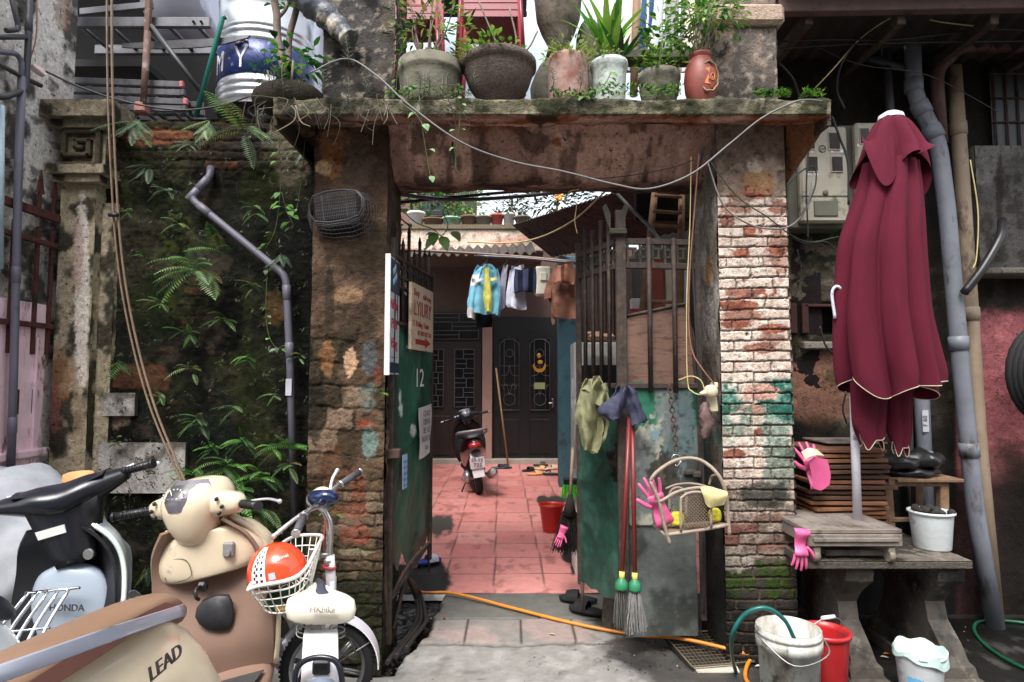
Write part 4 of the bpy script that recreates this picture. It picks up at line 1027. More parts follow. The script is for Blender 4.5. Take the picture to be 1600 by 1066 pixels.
for s in (-1, 1): m.prism([q+Vector((s*.012, 0, -.16)), q+Vector((s*.03, 0, -.1)), q+Vector((s*.028, 0, 0)), q+Vector((s*.055, 0, .06)), q+Vector((s*.075, 0, .04)), q+Vector((s*.05, 0, -.05))], (0, .02, 0))
m.build('finial', mat('mossy_iron'), gr)
# wood board behind the upper bars
ply = mat('rough_plywood', W(126, 96, 82, .85), .85, var=.3, scale=5, bump=.4, bs=14, dirt=[(W(90, 66, 56, .85), .3, 9, 3)], streak=(1, 1, 5))
m = MB(); m.patch([[pc_(.08, 1.50, -.03), pc_(.4, 1.49, -.02), pc_(.8, 1.51, -.03), pc_(.98, 1.52, -.03)], [pc_(.05, 1.72, -.02), pc_(.4, 1.72, -.025), pc_(.86, 1.74, -.02), pc_(.98, 1.74, -.03)], [pc_(.03, 1.90, -.03), pc_(.4, 1.93, -.02), pc_(.8, 1.97, -.03), pc_(.86, 1.98, -.03)]], 5, .012)
m.build('board', ply, gr)
m = MB(); m.tube([pc_(.03, 1.905, -.015), pc_(.4, 1.94, -.005), pc_(.86, 1.985, -.015)], .010, 4); m.tube(crom([pc_(.86, 1.985, -.01), pc_(.92, 1.8, -.01), pc_(.98, 1.5, -.01)]), .01, 4); m.build('board_rim', darkiron, gr)
m = MB(); m.bbox(pc_(.93, 1.01, .02), (.05, .05, .04), .01); m.bbox(pc_(.84, 1.02, .01), (.06, .03, .035), .01); m.build('latch', mat('mossy_iron'), gr)
m = MB(); m.cyl(pb(.05, .30), pb(.05, .12), .014, .005, 6); m.build('drop_bolt', rust, gr)
m = MB(); m.cyl(pl(.98, .5), pl(.98, .22), .014, .004, 6); m.build('drop_bolt', rust, gl)
# chain on the leaf
ch = thing('chain', A(1046, 600, 3.4), 'rusty chain hanging down the right gate leaf to the basket hook', 'chain')
m = MB(); za, zb_ = A(1046, 600, 3.42), A(1058, 712, 3.40); n = 15
for k in range(n):
    c0 = za.lerp(zb_, (k+.5)/n); r_ = .016; o2 = Vector((.011, 0, 0)) if k % 2 else Vector((.003, .011, 0)); h = (zb_-za)/n*.75
    m.tube(crom([c0-h*.8, c0-h*.4+o2, c0+h*.4+o2, c0+h*.8, c0+h*.4-o2, c0-h*.4-o2], 3, True), .0042, 5, closed=True)
m.build('links', rust, ch)
# switch box with round bell, taped plastic bag and flexes
sw = thing('electric_switch', A(1118, 640, 3.3), 'cream round socket and switch cover fixed at the right pillar', 'switch')
crm = mat('cream_plastic', W(214, 202, 172, .8), .45, var=.1, bump=.02)
m = MB(); p = A(1111, 612, 3.33); Mx = Euler((R(90), 0, R(20))).to_matrix()
m.lathe([(0, -.02), (.036, -.02), (.038, .0), (.03, .022), (.015, .03), (0, .03)], p, 20, Mx); m.cyl(p+Vector((-.03, -.01, -.005)), p+Vector((-.065, -.01, -.012)), .018, .008, 10); m.build('round_socket', crm, sw)
m = MB(); m.bbox(A(1113, 632, 3.36), (.055, .02, .085), .006, rot=(0, R(-6), 0)); m.build('cover', crm, sw)
m = MB(); m.bbox(A(1116, 602, 3.35), (.035, .03, .03), .004); m.build('bracket', crm, sw)
m = MB(); rows = []
for k in range(9):
    c0 = A(1103-2*math.sin(k), 628+7.2*k, 3.34); r_ = .012+.020*math.sin(k/8*math.pi)
    rows.append([c0+Vector((r_*math.cos(a)*(1+.5*math.sin(a*4+k*1.9)), r_*.7*math.sin(a), 0)) for a in np.linspace(0, 2*math.pi, 13)[:-1]])
m.loft(rows, 2, 1); o = m.build('knotted_rag', mat('brown_bag', W(120, 96, 92), .5, var=.5, bump=.6, bs=30)); tag(o, 'twisted brownish plastic bag hanging under the cream socket', 'bag')
# bird cage trap on the left pillar
cg = thing('wire_cage', A(530, 340, 3.3), 'dark wire mesh cage tied on the left gate pillar', 'cage')
wire = mat('grey_wire', W(92, 92, 96), .5, .6, var=.3, bump=0)
fc = [A(489, 306, 3.28), A(556, 298, 3.24), A(560, 336, 3.24), A(493, 346, 3.28)]; bc = [A(486, 320, 3.40), A(578, 304, 3.40), A(580, 366, 3.40), A(500, 374, 3.40)]
m = MB()
def ring(a, r=.003): m.tube(crom(a, 3, True), r, 4, closed=True)
ring(fc, .0035); ring([fc[0].lerp(bc[0], .12), fc[1].lerp(bc[1], .12), fc[2].lerp(bc[2], .12), fc[3].lerp(bc[3], .12)], .003)
for k in range(6): ring([a.lerp(b, k/5) for a, b in zip(fc, bc)], .0018)
def seg(a, b, r): m.tube([a, b], r, 4, cap=False)
for f, q in ((fc, 1), (bc, 1)):
    for k in range(1, 24): seg(f[0].lerp(f[1], k/24), f[3].lerp(f[2], k/24), .0012)
    for k in range(1, 8): seg(f[0].lerp(f[3], k/8), f[1].lerp(f[2], k/8), .0014)
for i in range(4):
    j = (i+1) % 4
    for k in range(12): seg(fc[i].lerp(fc[j], k/12), bc[i].lerp(bc[j], k/12), .0012)
for k in (0.2, .75): seg(fc[0].lerp(fc[1], k), fc[3].lerp(fc[2], k), .003)
m.build('mesh', wire, cg)
m = MB(); m.bbox(A(530, 342, 3.37), (.24, .05, .14), .02, rot=(0, R(-8), 0)); m.build('lining', mat('cage_dark', W(44, 40, 38), .9, bump=.6, bs=50), cg)
# cables across the gate
def wirething(name, pts, r, mt, label, n=8, cat='cable', grp=None):
    m_ = MB(); m_.tube(crom(pts, n), r, 6); o_ = m_.build(name, mt); return tag(o_, label, cat, grp)
gwire = mat('grey_cable', W(120, 118, 118), .5, var=.2, bump=0)
wirething('cable', [A(482, 115, 3.1), A(540, 92, 3.1), A(588, 118, 3.08), A(640, 165, 3.05), A(720, 222, 3.05), A(800, 252, 3.1), A(880, 268, 3.1), A(960, 288, 3.1), A(1015, 295, 3.1), A(1080, 272, 3.1), A(1140, 225, 3.08), A(1190, 185, 3.03), A(1240, 160, 3.0), A(1262, 156, 3.05), A(1284, 158, 3.1)], .0048, gwire, 'long grey cable swagging under the hood across the whole gateway')
yel = mat('yellow_wire', W(190, 176, 120), .5, bump=0); brw = mat('brown_wire', W(150, 100, 76), .5, bump=0); grn = mat('green_wire', W(60, 80, 50), .6, bump=0)
for pts, r, mt_, lb in (
    ([A(1092, 240, 3.3), A(1085, 330, 3.36), A(1078, 420, 3.38), A(1076, 500, 3.38), A(1082, 550, 3.36), A(1100, 580, 3.33), A(1116, 600, 3.33)], .004, brw, 'brown flex running down to the cream socket'),
    ([A(1080, 245, 3.32), A(1078, 350, 3.38), A(1073, 470, 3.38), A(1074, 590, 3.38), A(1082, 612, 3.34), A(1100, 616, 3.32), A(1096, 596, 3.32), A(1080, 588, 3.34), A(1060, 594, 3.38)], .003, yel, 'pale yellow looped flex beside the right pillar'),
    ([A(1105, 252, 3.3), A(1130, 320, 3.3), A(1170, 350, 3.3), A(1210, 358, 3.3), A(1240, 350, 3.35), A(1262, 320, 3.6), A(1272, 270, 3.7)], .005, gwire, 'grey cable looping from the right pillar to the meter box'),
    ([A(1100, 240, 3.3), A(1150, 305, 3.3), A(1200, 340, 3.3), A(1240, 370, 3.4), A(1270, 378, 3.8), A(1310, 370, 3.9)], .004, grn, 'thin green wire slanting across the right pillar top'),
    ([A(1084, 250, 3.3), A(1050, 262, 3.35), A(980, 275, 3.4), A(920, 280, 3.4)], .003, cable, 'thin black wire under the lintel'),
    ([A(958, 296, 4.2), A(990, 330, 4.0), A(1020, 360, 3.7), A(1040, 395, 3.6)], .013, mat('grey_conduit', W(84, 84, 88), .5), 'grey conduit slanting down behind the right gate bars'),
    ([A(1100, 230, 3.3), A(1087, 300, 3.38), A(1082, 400, 3.42), A(1090, 560, 3.42), A(1098, 700, 3.42), A(1100, 960, 3.40)], .007, cable, 'black conduit down the edge of the right gate leaf'),
    ([A(905, 296, 3.6), A(890, 300, 3.6), A(884, 318, 3.6), A(900, 318, 3.6), A(898, 345, 3.6), A(902, 365, 3.6)], .003, yel, 'curly loose wire end hanging below the lintel'),
    ([A(730, 378, 6), A(790, 380, 6), A(840, 372, 5.6), A(895, 345, 5), A(945, 300, 4.5)], .007, yel, 'yellow cord swagging under the corrugated roof')):
    wirething('cable', pts, r, mt_, lb)
# long pipes / poles under the lintel
dkst = mat('dark_steel_tube', dw(104, 104, 110), .3, .7, var=.2, bump=0)
wirething('washing_pole', [A(612, 302, 4.6), A(700, 312, 4.8), A(800, 308, 5.0), A(935, 294, 5.2)], .016, dkst, 'upper shiny steel pole stretched under the gate lintel', 4, 'pole')
wirething('washing_pole', [A(612, 318, 4.6), A(690, 310, 4.8), A(800, 300, 5.0), A(880, 296, 5.1)], .013, cable, 'thin black pole crossing behind the shiny steel pole', 4, 'pole')
wirething('washing_pole', [A(625, 390, 6.3), A(720, 395, 6.3), A(820, 402, 6.25), A(905, 410, 6.2)], .016, mat('worn_pole', dw(124, 104, 92), .5, .3), 'lower pole on which the clothes are hung', 4, 'pole')
wirething('washing_pole', [A(745, 400, 6.1), A(820, 404, 6.1), A(903, 412, 6.1)], .013, dkst, 'short steel pole just below the clothes pole', 4, 'pole')
# cables in the drain and leaning iron bars
for k, off in enumerate((0, 10, 22)):
    wirething('drain_cable', [A(636, 900, 3.95), G(650+off*.3, 935-off*.3, .05), G(652+off*.6, 965, .02), G(640+off, 990-off*.6, .02), G(622+off*1.2, 1012-off*.8, .02), G(605+off*1.3, 1036-off, .03)], .014, mat('hose_dark', W(60, 56, 54), .45, bump=0), 'dirty grey cables lying curved in the drain beside the left leaf', grp='cables in the drain')
for pts, r, lb in (([A(612, 930, 3.55), A(640, 880, 3.7), A(672, 846, 3.9)], .010, 'thin iron rod leaning in the drain corner'), ([A(600, 800, 3.5), A(602, 930, 3.45), G(612, 1008, .0)], .013, 'upright iron post end beside the left pillar base')):
    wirething('iron_rod', pts, r, rust, lb, 4, 'rod')
wirething('pendant_wire', [A(707, 222, 3.4), A(707, 238, 3.4)], .006, cable, 'short black flex holding the lamp socket under the lintel', 2)
m = MB(); p = A(707, 246, 3.4); m.lathe([(0, -.045), (.012, -.045), (.016, -.03), (.014, -.02), (.017, -.01), (.014, 0), (.013, .02), (.008, .05), (0, .052)], p, 12); o = m.build('lamp_socket', mat('old_plastic', W(96, 92, 84), .6)); tag(o, 'empty lamp socket hanging under the lintel', 'lamp socket')
# boiler-plate: gate stop in concrete under the right leaf
def stop_fn(u, v, px, py):
    n = fbm(u*9, v*9, 191, 5); return (n-.5)*.02, mixc(base(u, W(132, 126, 116)), W(70, 66, 60), ss(.45, .62, n))
m = MB(); m.cc = W(116, 110, 102); m.lathe([(.0, .26), (.07, .26), (.09, .22), (.105, .05), (.11, -.02)], G(972, 985, 0)+Vector((0.0, .13, 0)), 18); o = m.build('gate_stop', MV); tag(o, 'lump of grey concrete under the fold of the right gate leaf', 'gate stop')
# ================================================================ things in the courtyard
def cloth(name, outline_rows, Y, mt, label, cat, th=.004, amp=.02, fr=9, grp=None, n=6):
    """hanging cloth: rows of (px list) at given py, folded in depth"""
    rows = []
    for j, (py, xs) in enumerate(outline_rows):
        rows.append([A(x, py+(0 if not isinstance(py, tuple) else 0), Y+amp*math.sin(i*2.1+j*.5)) for i, x in enumerate(xs)])
    m_ = MB(); m_.patch(rows, n, th); return m_
def shirt(name, cols, parts, Y, label, cat='shirt', hanger=None):
    o_ = thing(name, A(*hanger[0], Y) if hanger else A(*parts[0][2][0][1][:1], parts[0][2][0][0], Y), label, cat)
    for nm, mt_, rows in parts:
        m_ = MB(); R_ = []
        for j, (py, xs) in enumerate(rows):
            R_.append([A(x, py+2*math.sin(i*1.7+j), Y+.035*math.sin(i*2.3+j*.7)) for i, x in enumerate(xs)])
        m_.patch(R_, 6, .004, wk=.018, ws=9); m_.build(nm, mt_, o_)
    if hanger:
        m_ = MB(); c0 = A(*hanger[0], Y); m_.tube(crom([c0, c0+Vector((.03, 0, .03)), c0+Vector((.02, 0, .07)), c0+Vector((-.02, 0, .08))], 4), .004, 5)
        m_.tube([A(*hanger[1], Y), c0, A(*hanger[2], Y)], .005, 5); m_.build('hanger', black, o_)
    return o_
fab = lambda nme, c: mat(nme, c, .9, var=.18, scale=9, bump=.3, bs=18, spec=.15)
def striped(name, c1, c2, sc, rot=(0, 0, 0), c3=None, thr=.5):
    m = fab(name, c1); nt = m.node_tree; b = nt.nodes['Principled BSDF']; src = b.inputs['Base Color'].links[0].from_socket
    tc = nt.nodes.new('ShaderNodeTexCoord'); mp = nt.nodes.new('ShaderNodeMapping'); mp.inputs['Rotation'].default_value = rot; wv = nt.nodes.new('ShaderNodeTexWave'); wv.inputs['Scale'].default_value = sc; wv.bands_direction = 'X'; wv.inputs['Distortion'].default_value = .6
    nt.links.new(tc.outputs['Object'], mp.inputs[0]); nt.links.new(mp.outputs[0], wv.inputs['Vector'])
    r = nt.nodes.new('ShaderNodeMapRange'); r.inputs[1].default_value = thr; r.inputs[2].default_value = thr+.08; nt.links.new(wv.outputs['Fac'], r.inputs[0])
    mx = nt.nodes.new('ShaderNodeMix'); mx.data_type = 'RGBA'; nt.links.new(r.outputs[0], mx.inputs[0]); nt.links.new(src, mx.inputs[6]); mx.inputs[7].default_value = (*c2, 1); nt.links.new(mx.outputs[2], b.inputs['Base Color'])
    return m
cy = fab('cyan_cloth', dw(120, 178, 200)); ye = fab('yellow_cloth', dw(196, 192, 92)); wh = fab('white_cloth', dw(188, 190, 206)); nv = fab('navy_cloth', dw(58, 62, 88))
br = striped('brown_stripe_cloth', dw(152, 108, 88), dw(100, 62, 50), 1.9, thr=.86); br2 = fab('brown_cloth', dw(138, 98, 82))
CY = 6.2
shirt('jacket', None, [
    ('back_panel', cy, [(414, [747, 752, 758, 764, 770]), (424, [740, 748, 757, 767, 775]), (445, [738, 747, 757, 768, 778]), (470, [737, 747, 757, 768, 779]), (490, [738, 747, 757, 768, 779])]),
    ('sleeve', striped('cyan_band', dw(120, 178, 200), dw(200, 200, 196), .9, (0, R(90), 0), thr=.7), [(418, [744, 749, 754]), (432, [737, 743, 750]), (455, [732, 738, 745]), (480, [731, 736, 742]), (498, [732, 736, 741])]),
    ('sleeve', cy, [(420, [768, 773, 776]), (436, [772, 777, 781]), (460, [774, 779, 782]), (480, [774, 778, 782]), (494, [773, 777, 780])]),
    ('front_panel', ye, [(418, [756, 759, 763]), (440, [758, 761, 766]), (465, [757, 762, 768]), (489, [759, 763, 769])]),
    ('stripe', wh, [(436, [738, 748, 756]), (441, [738, 748, 757])]), ('stripe', mat('orange_band', dw(206, 176, 110), .8), [(434, [764, 770, 777]), (440, [764, 770, 779])])],
    CY-.0, 'light blue and yellow jacket on a hanger, leftmost on the clothes pole', 'jacket', ((757, 412), (744, 421), (770, 421)))
for o_ in list(bpy.data.objects):
    if o_.name.startswith('front_panel'): o_.location.y = -.045
    if o_.name.startswith('stripe'): o_.location.y = -.06
shirt('shorts', None, [('cloth', fab('black_cloth', (.012, .012, .014)), [(490, [745, 757, 768]), (502, [745, 757, 769]), (513, [746, 755, 769])])], 6.35, 'black shorts hanging below the blue jacket', 'shorts')
shirt('shirt', None, [('body', wh, [(415, [800, 806, 812, 818]), (430, [796, 804, 813, 820]), (455, [793, 803, 813, 821]), (478, [791, 801, 813, 823]), (483, [798, 804, 813, 823])]), ('sleeve', wh, [(422, [797, 801]), (445, [793, 798]), (472, [790, 797]), (479, [792, 798])])], 6.15, 'white shirt with pale stripes, second on the clothes pole', 'shirt', ((807, 414), (797, 422), (820, 422)))
shirt('shirt', None, [('body', fab('lilac_cloth', dw(150, 146, 160)), [(414, [787, 790, 794]), (440, [781, 786, 791]), (483, [783, 786, 789])])], 6.3, 'thin lilac shirt seen edge on between jacket and white shirt', 'shirt', ((789, 412), (780, 422), (793, 422)))
shirt('shorts', None, [('body', striped('navy_check', dw(70, 76, 104), dw(36, 38, 56), 3), [(420, [805, 815, 825, 836]), (435, [803, 815, 826, 838]), (455, [803, 813, 826, 838]), (456, [804, 813, 826, 838])])], 6.08, 'navy checked shorts pegged in front of the white shirt', 'shorts')
shirt('blouse', None, [('body', br2, [(420, [866, 876, 888, 898]), (440, [858, 872, 888, 900]), (462, [856, 872, 888, 901]), (480, [860, 870, 888, 902]), (497, [864, 872, 888, 902])]), ('sleeve', br2, [(430, [860, 864]), (450, [851, 862]), (466, [850, 860])]), ('tail', br2, [(490, [862, 868]), (500, [861, 867]), (507, [863, 866])])], 6.1, 'brown pleated blouse hanging at the right end of the pole', 'blouse')
shirt('towel', None, [('cloth', br, [(413, [866, 874, 884, 895]), (428, [864, 874, 886, 897]), (440, [866, 874, 886, 897]), (443, [868, 874, 886, 896])])], 6.0, 'brown striped towel folded over the pole in front of the blouse', 'towel')
# white box above the black door
ac = thing('water_heater', A(849, 440, 8.5), 'dirty white wall box hanging between shirts and blouse', 'box')
m = MB(); m.bbox(A(849, 440, 8.5), (.24, .15, .42), .03); m.build('case', mat('dirty_white', dw(190, 186, 170), .6, var=.2), ac); m = MB(); m.bbox(A(849, 432, 8.41), (.1, .02, .12), .01); m.build('front_panel', mat('dirty_white'), ac)
# vertical post between doors / leaning stick / shoes
wirething('leaning_stick', [A(775, 575, 10.8), G(794, 728)], .016, mat('pale_stick', dw(150, 118, 84), .7), 'thin bamboo stick leaning against the black door', 2, 'stick')
def slipper(p, ang, L, col, strap, label, grp=None, sc=1.0):
    o_ = thing('sandal', p, label, 'sandal', grp); M_ = Matrix.Rotation(ang, 3, 'Z')
    m_ = MB(); n = 16; top = []; 
    for k in range(n):
        a = 2*math.pi*k/n; x = math.cos(a)*L/2; y = math.sin(a)*L*.19*(1+.18*math.cos(a)); top.append(Vector((x, y, 0)))
    rings = [[q*.96 for q in top], [q+Vector((0, 0, .012)) for q in top], [q*.98+Vector((0, 0, .026)) for q in top], [q*.9+Vector((0, 0, .028)) for q in top]]
    m_.loft([[M_ @ q+p for q in r] for r in rings], 1, 1); m_.build('sole', col, o_)
    m_ = MB(); R_ = []
    for t in (-.02, .1, .22, .3):
        R_.append([M_ @ Vector((L*t, L*.2*math.cos(a), .015+(.055-.05*abs(t-.05))*math.sin(a)*L/.26)) + p for a in np.linspace(0, math.pi, 6)])
    m_.patch(R_, 3, .006); m_.build('strap', strap, o_); return o_
dkr = mat('dark_rubber_sole', W(36, 36, 42), .7, var=.3, bump=.3); dkr2 = mat('dark_strap', W(30, 28, 30), .8, bump=.4)
slipper(G(918, 957, .012), R(150), .27, dkr, dkr2, 'near slipper of the dark pair beside the right gate leaf')
slipper(G(903, 939, .012), R(165), .27, dkr, dkr2, 'far slipper of the dark pair beside the right gate leaf')
ys = mat('tan_leather', dw(196, 150, 92), .6); 
for (x, y, an, c1, c2, lb) in ((836, 742, 10, ys, ys, 'tan sandal in front of the black door, nearest to the column'), (845, 734, -20, mat('cream_leather', dw(190, 168, 140), .6), ys, 'cream sandal behind the tan one at the black door'), (862, 733, 15, mat('cream_leather'), mat('cream_leather'), 'cream sandal close to the blue-green column'), (860, 742, 170, black, black, 'black sandal lying closest to the blue-green column'), (826, 736, 30, black, black, 'black sandal leftmost in the row at the black door'),
                              (845, 728, 0, black, black, 'black sandal furthest back against the door step'), (780, 732, 20, mat('blue_grey_rubber', dw(66, 74, 90), .7), black, 'blue-grey sandal left under the leaning stick'), (788, 732, 10, mat('blue_grey_rubber'), black, 'blue-grey sandal right beside the foot of the leaning stick')):
    slipper(G(x, y, .012), R(an), .27, c1, c2, lb)
o = slipper(G(668, 880, .02), R(35), .26, mat('blue_rubber', W(50, 84, 170), .6), mat('white_rubber', W(200, 200, 210), .6), 'blue and white slipper lying by the left gate leaf')
# red bucket
def bucket(name, p, r0, r1, h, mt, label, rimw=.008, handle=None, n=36, fill=None, hm=None):
    o_ = thing(name, p, label, 'bucket')
    m_ = MB(); t = .004; m_.lathe([(0, .004), (r0*.95, .0), (r0, .008), (r0+(r1-r0)*.9, h*.9), (r1, h*.93), (r1+rimw, h*.94), (r1+rimw, h), (r1-t, h), (r0+(r1-r0)*.88-t, h*.9), (r0-t, .02), (0, .02)], p, n); m_.build('body', mt, o_)
    if handle:
        a, sw_, up = handle; m_ = MB(); ax = Vector((math.cos(a), math.sin(a), 0)); pr = Vector((-math.sin(a), math.cos(a), 0)); pts = []
        for k in range(9):
            q = math.pi*k/8; pts.append(p+Vector((0, 0, h*.95))+ax*(r1+.006)*math.cos(q)+(pr*sw_+Vector((0, 0, up)))*math.sin(q)*r1)
        m_.tube(crom(pts, 2), .0035, 5); m_.build('handle', hm or steel, o_)
    return o_
redp = mat('red_plastic', dw(222, 52, 48, .8), .35, var=.08, bump=.02, sss=.05)
p = G(862, 832); bucket('bucket', p+Vector((0, .02, .01)), .088, .125, .27, redp, 'bright red bucket standing on the red courtyard tiles', handle=(R(10), .9, -.2), hm=mat('yellow_handle', dw(220, 160, 40), .5))
pinkr = mat('pink_rubber', W(214, 96, 146, .95), .4, var=.12, bump=.1, bs=30, sss=.05)
# brooms by the right leaf, inside
def broom(name, top, bot, hr, hm, head, label):
    o_ = thing(name, bot, label, 'broom'); m_ = MB(); m_.cyl(bot.lerp(top, .12), top, hr, hr*.9, 10); m_.build('handle', hm, o_); head(o_, bot, (bot-top).normalized()); return o_
def bristles(o_, c, d, L, w0, w1, mt, n=90, th=.002, flat=.4, sd=1, name='bristles'):
    rg = random.Random(sd); m_ = MB(); s1 = d.orthogonal() if abs(d.z) < .99 else Vector((1, 0, 0)); s1 = Vector((1, 0, 0))-d*d.x; s1.normalize(); s2 = d.cross(s1)
    for k in range(n):
        a = rg.uniform(0, 6.28); q = math.sqrt(rg.random()); p0 = c+s1*w0*q*math.cos(a)+s2*w0*q*math.sin(a)*flat
        j = rg.uniform(.86, 1.05); p1 = c+d*L*j+s1*w1*q*math.cos(a)+s2*w1*q*math.sin(a)*flat+Vector((rg.uniform(-1, 1), rg.uniform(-1, 1), 0))*L*.05
        m_.tube([p0, p0.lerp(p1, .5)+Vector((rg.uniform(-1, 1), rg.uniform(-1, 1), 0))*L*.03, p1], th, 3, cap=False)
    return m_.build(name, mt, o_)
lime = mat('lime_bristle', dw(90, 220, 70), .5, var=.2, bump=0); dkst2 = mat('dark_straw', W(56, 50, 48), .9, var=.3, bump=0)
def h1(o_, b, d):
    m_ = MB(); m_.bbox(b, (.15, .05, .05), .01); m_.build('head', black, o_); bristles(o_, b+Vector((0, 0, -.02)), Vector((0, 0, -1)), .11, .075, .10, lime, 160, .002, .35, 5)
broom('broom', A(902, 585, 4.85), A(895, 752, 4.85), .011, mat('white_handle', dw(200, 196, 190), .5), h1, 'broom with lime green bristles leaning behind the right gate leaf')
def h2(o_, b, d):
    m_ = MB(); m_.cyl(b-d*.12, b+d*.02, .018, .05, 12); m_.build('head', dkst2, o_); bristles(o_, b, (d+Vector((0, 0, -.3))).normalized(), .28, .05, .12, dkst2, 260, .0022, .5, 6)
broom('broom', A(895, 700, 4.3), A(890, 800, 4.35), .012, mat('pale_handle', W(176, 150, 132), .6), h2, 'old dark straw broom resting beside the red bucket')
# white cabinet & shelf things seen through the right leaf bars
cb = thing('white_cabinet', A(940, 700, 4.9), 'white cabinet standing behind the right gate leaf', 'cabinet')
m = MB(); p = G(899, 830); zt3 = A(800, 535, 4.9).z; m.bbox((A(897, 600, 4.9).x+.2, 5.05, zt3/2), (.4, .3, zt3), .01); m.build('case', mat('cab_white', dw(190, 188, 184), .6, var=.12), cb)
m = MB(); m.box((A(897, 600, 4.9).x+.22, 4.893, A(800, 590, 4.9).z), (.34, .01, .2)); m.build('dark_opening', black, cb)
m = MB(); m.bbox(A(938, 527, 4.7), (.2, .2, .045), .02); m.bbox(A(925, 522, 4.7), (.12, .15, .03), .015); o = m.build('folded_blanket', fab('beige_blanket', dw(190, 156, 130))); tag(o, 'folded beige blanket on top of the white cabinet', 'blanket')
m = MB(); m.cc = dw(150, 120, 106)
for k in range(8): m.box(A(928+k*6.5, 455, 6.8+.3*(k % 2)), (.035, .03, 1.2))
o = m.build('plank_stack', mat('stood_planks', dw(92, 70, 60), .8, var=.5)); tag(o, 'upright planks and rusty sheets behind the gate bars', 'planks', kind='stuff')
for (x, y, w_, h_, c, lb, nm) in ((1003, 478, .16, .1, dw(180, 178, 176), 'white storage box with red band behind the bars', 'storage_box'), (1072, 470, .04, .5, dw(170, 180, 190), 'white upright plank at the hinge side of the right leaf', 'plank'), (1025, 450, .10, .42, dw(150, 76, 56), 'orange-brown board leaning behind the bamboo ladder', 'board'), (1045, 460, .05, .4, dw(190, 180, 160), 'pale narrow plank right of the bamboo ladder', 'plank')):
    m = MB(); m.bbox(A(x, y, 4.25), (w_, .05, h_), .006); o = m.build(nm, mat('c_'+nm+str(x), c, .7, var=.25)); tag(o, lb, nm.split('_')[-1])
    if nm == 'storage_box':
        m = MB(); m.box(A(x, y+8, 4.22), (w_+.002, .01, .03)); m.build('red_band', redi, o)
ld = thing('bamboo_ladder', A(1010, 480, 4.0), 'bamboo ladder leaning upright behind the right gate bars', 'ladder')
bam = mat('bamboo', dw(140, 108, 82), .7, var=.35, scale=14)
for (a, b) in (((1003, 500), (1026, 272)), ((1062, 500), (1066, 268))):
    m = MB(); m.cyl(A(*a, 4.0), A(*b, 4.1), .026, .022, 10); m.build('rail', bam, ld)
for yy in (305, 330, 352, 378, 470):
    m = MB(); f = (500-yy)/228; m.cyl(A(1003+23*f, yy, 4.02), A(1062+4*f, yy+3, 4.02), .012, n=8); m.build('rung', bam, ld)
m = MB(); 
for k in range(70):
    a = A(1026+rnd.uniform(-10, 14), 430+rnd.uniform(-6, 6), 4.3); m.tube([a, a+Vector((rnd.uniform(-.05, .06), rnd.uniform(-.03, .03), rnd.uniform(-.12, .03))), a+Vector((rnd.uniform(-.1, .1), 0, rnd.uniform(-.2, .08)))], .0018, 3, cap=False)
o = m.build('wire_tangle', mat('twig', dw(90, 70, 60), .8)); tag(o, 'tangle of dry twigs and wire above the wooden board', 'twigs', kind='stuff')
# small pots on the balcony parapet
terr = mat('terracotta', dw(190, 92, 78), .75, var=.2, dirt=[(dw(120, 84, 70), .2, 12, 1)]); bpm = mat('brown_pot', dw(122, 98, 82), .8, var=.3); wpm = mat('white_pot', dw(196, 194, 190), .6, var=.12); mpm = mat('mint_pot', dw(150, 184, 168), .6, var=.12)
def pot(name, c, r0, r1, h, mt, lip=.012, n=24, z=0):
    m_ = MB(); m_.lathe([(0, 0), (r0, 0), (r0+(r1-r0)*.85, h*.82), (r1+lip, h*.84), (r1+lip, h), (r1-.01, h), (r1-.02, h*.86), (0, h*.84)], c, n); return m_
YB = 10.0
def foliage(name, c, rx, rz, n, L, W_, cols, par, sd, up=.4, ry=None):
    rg = random.Random(sd); m_ = MB()
    for k in range(n):
        a = rg.uniform(0, 6.28); ph = rg.uniform(-1, 1); q = rg.random()**.5
        o3 = Vector((rx*q*math.cos(a)*math.sqrt(1-ph*ph*.5), (ry or rx)*q*math.sin(a), rz*q*ph)); d = o3.normalized()+Vector((rg.uniform(-.5, .5), rg.uniform(-.5, .5), up+rg.uniform(-.5, .4)))
        cc = rg.choice(cols); f = rg.uniform(.7, 1.25); m_.leaf(c+o3, d, (0, 0, 1) if abs(d.z) < .9 else (1, 0, 0), L*rg.uniform(.6, 1.3), W_*rg.uniform(.6, 1.2), rg.uniform(0, .5), tuple(q_*f for q_ in cc), 2)
    return m_.build(name, LEAF, par) if par is not None else m_.build(name, LEAF)
G1, G2, G3, G4 = W(60, 130, 40, .8), W(100, 160, 50, .8), W(40, 90, 40, .8), W(150, 180, 80, .8)
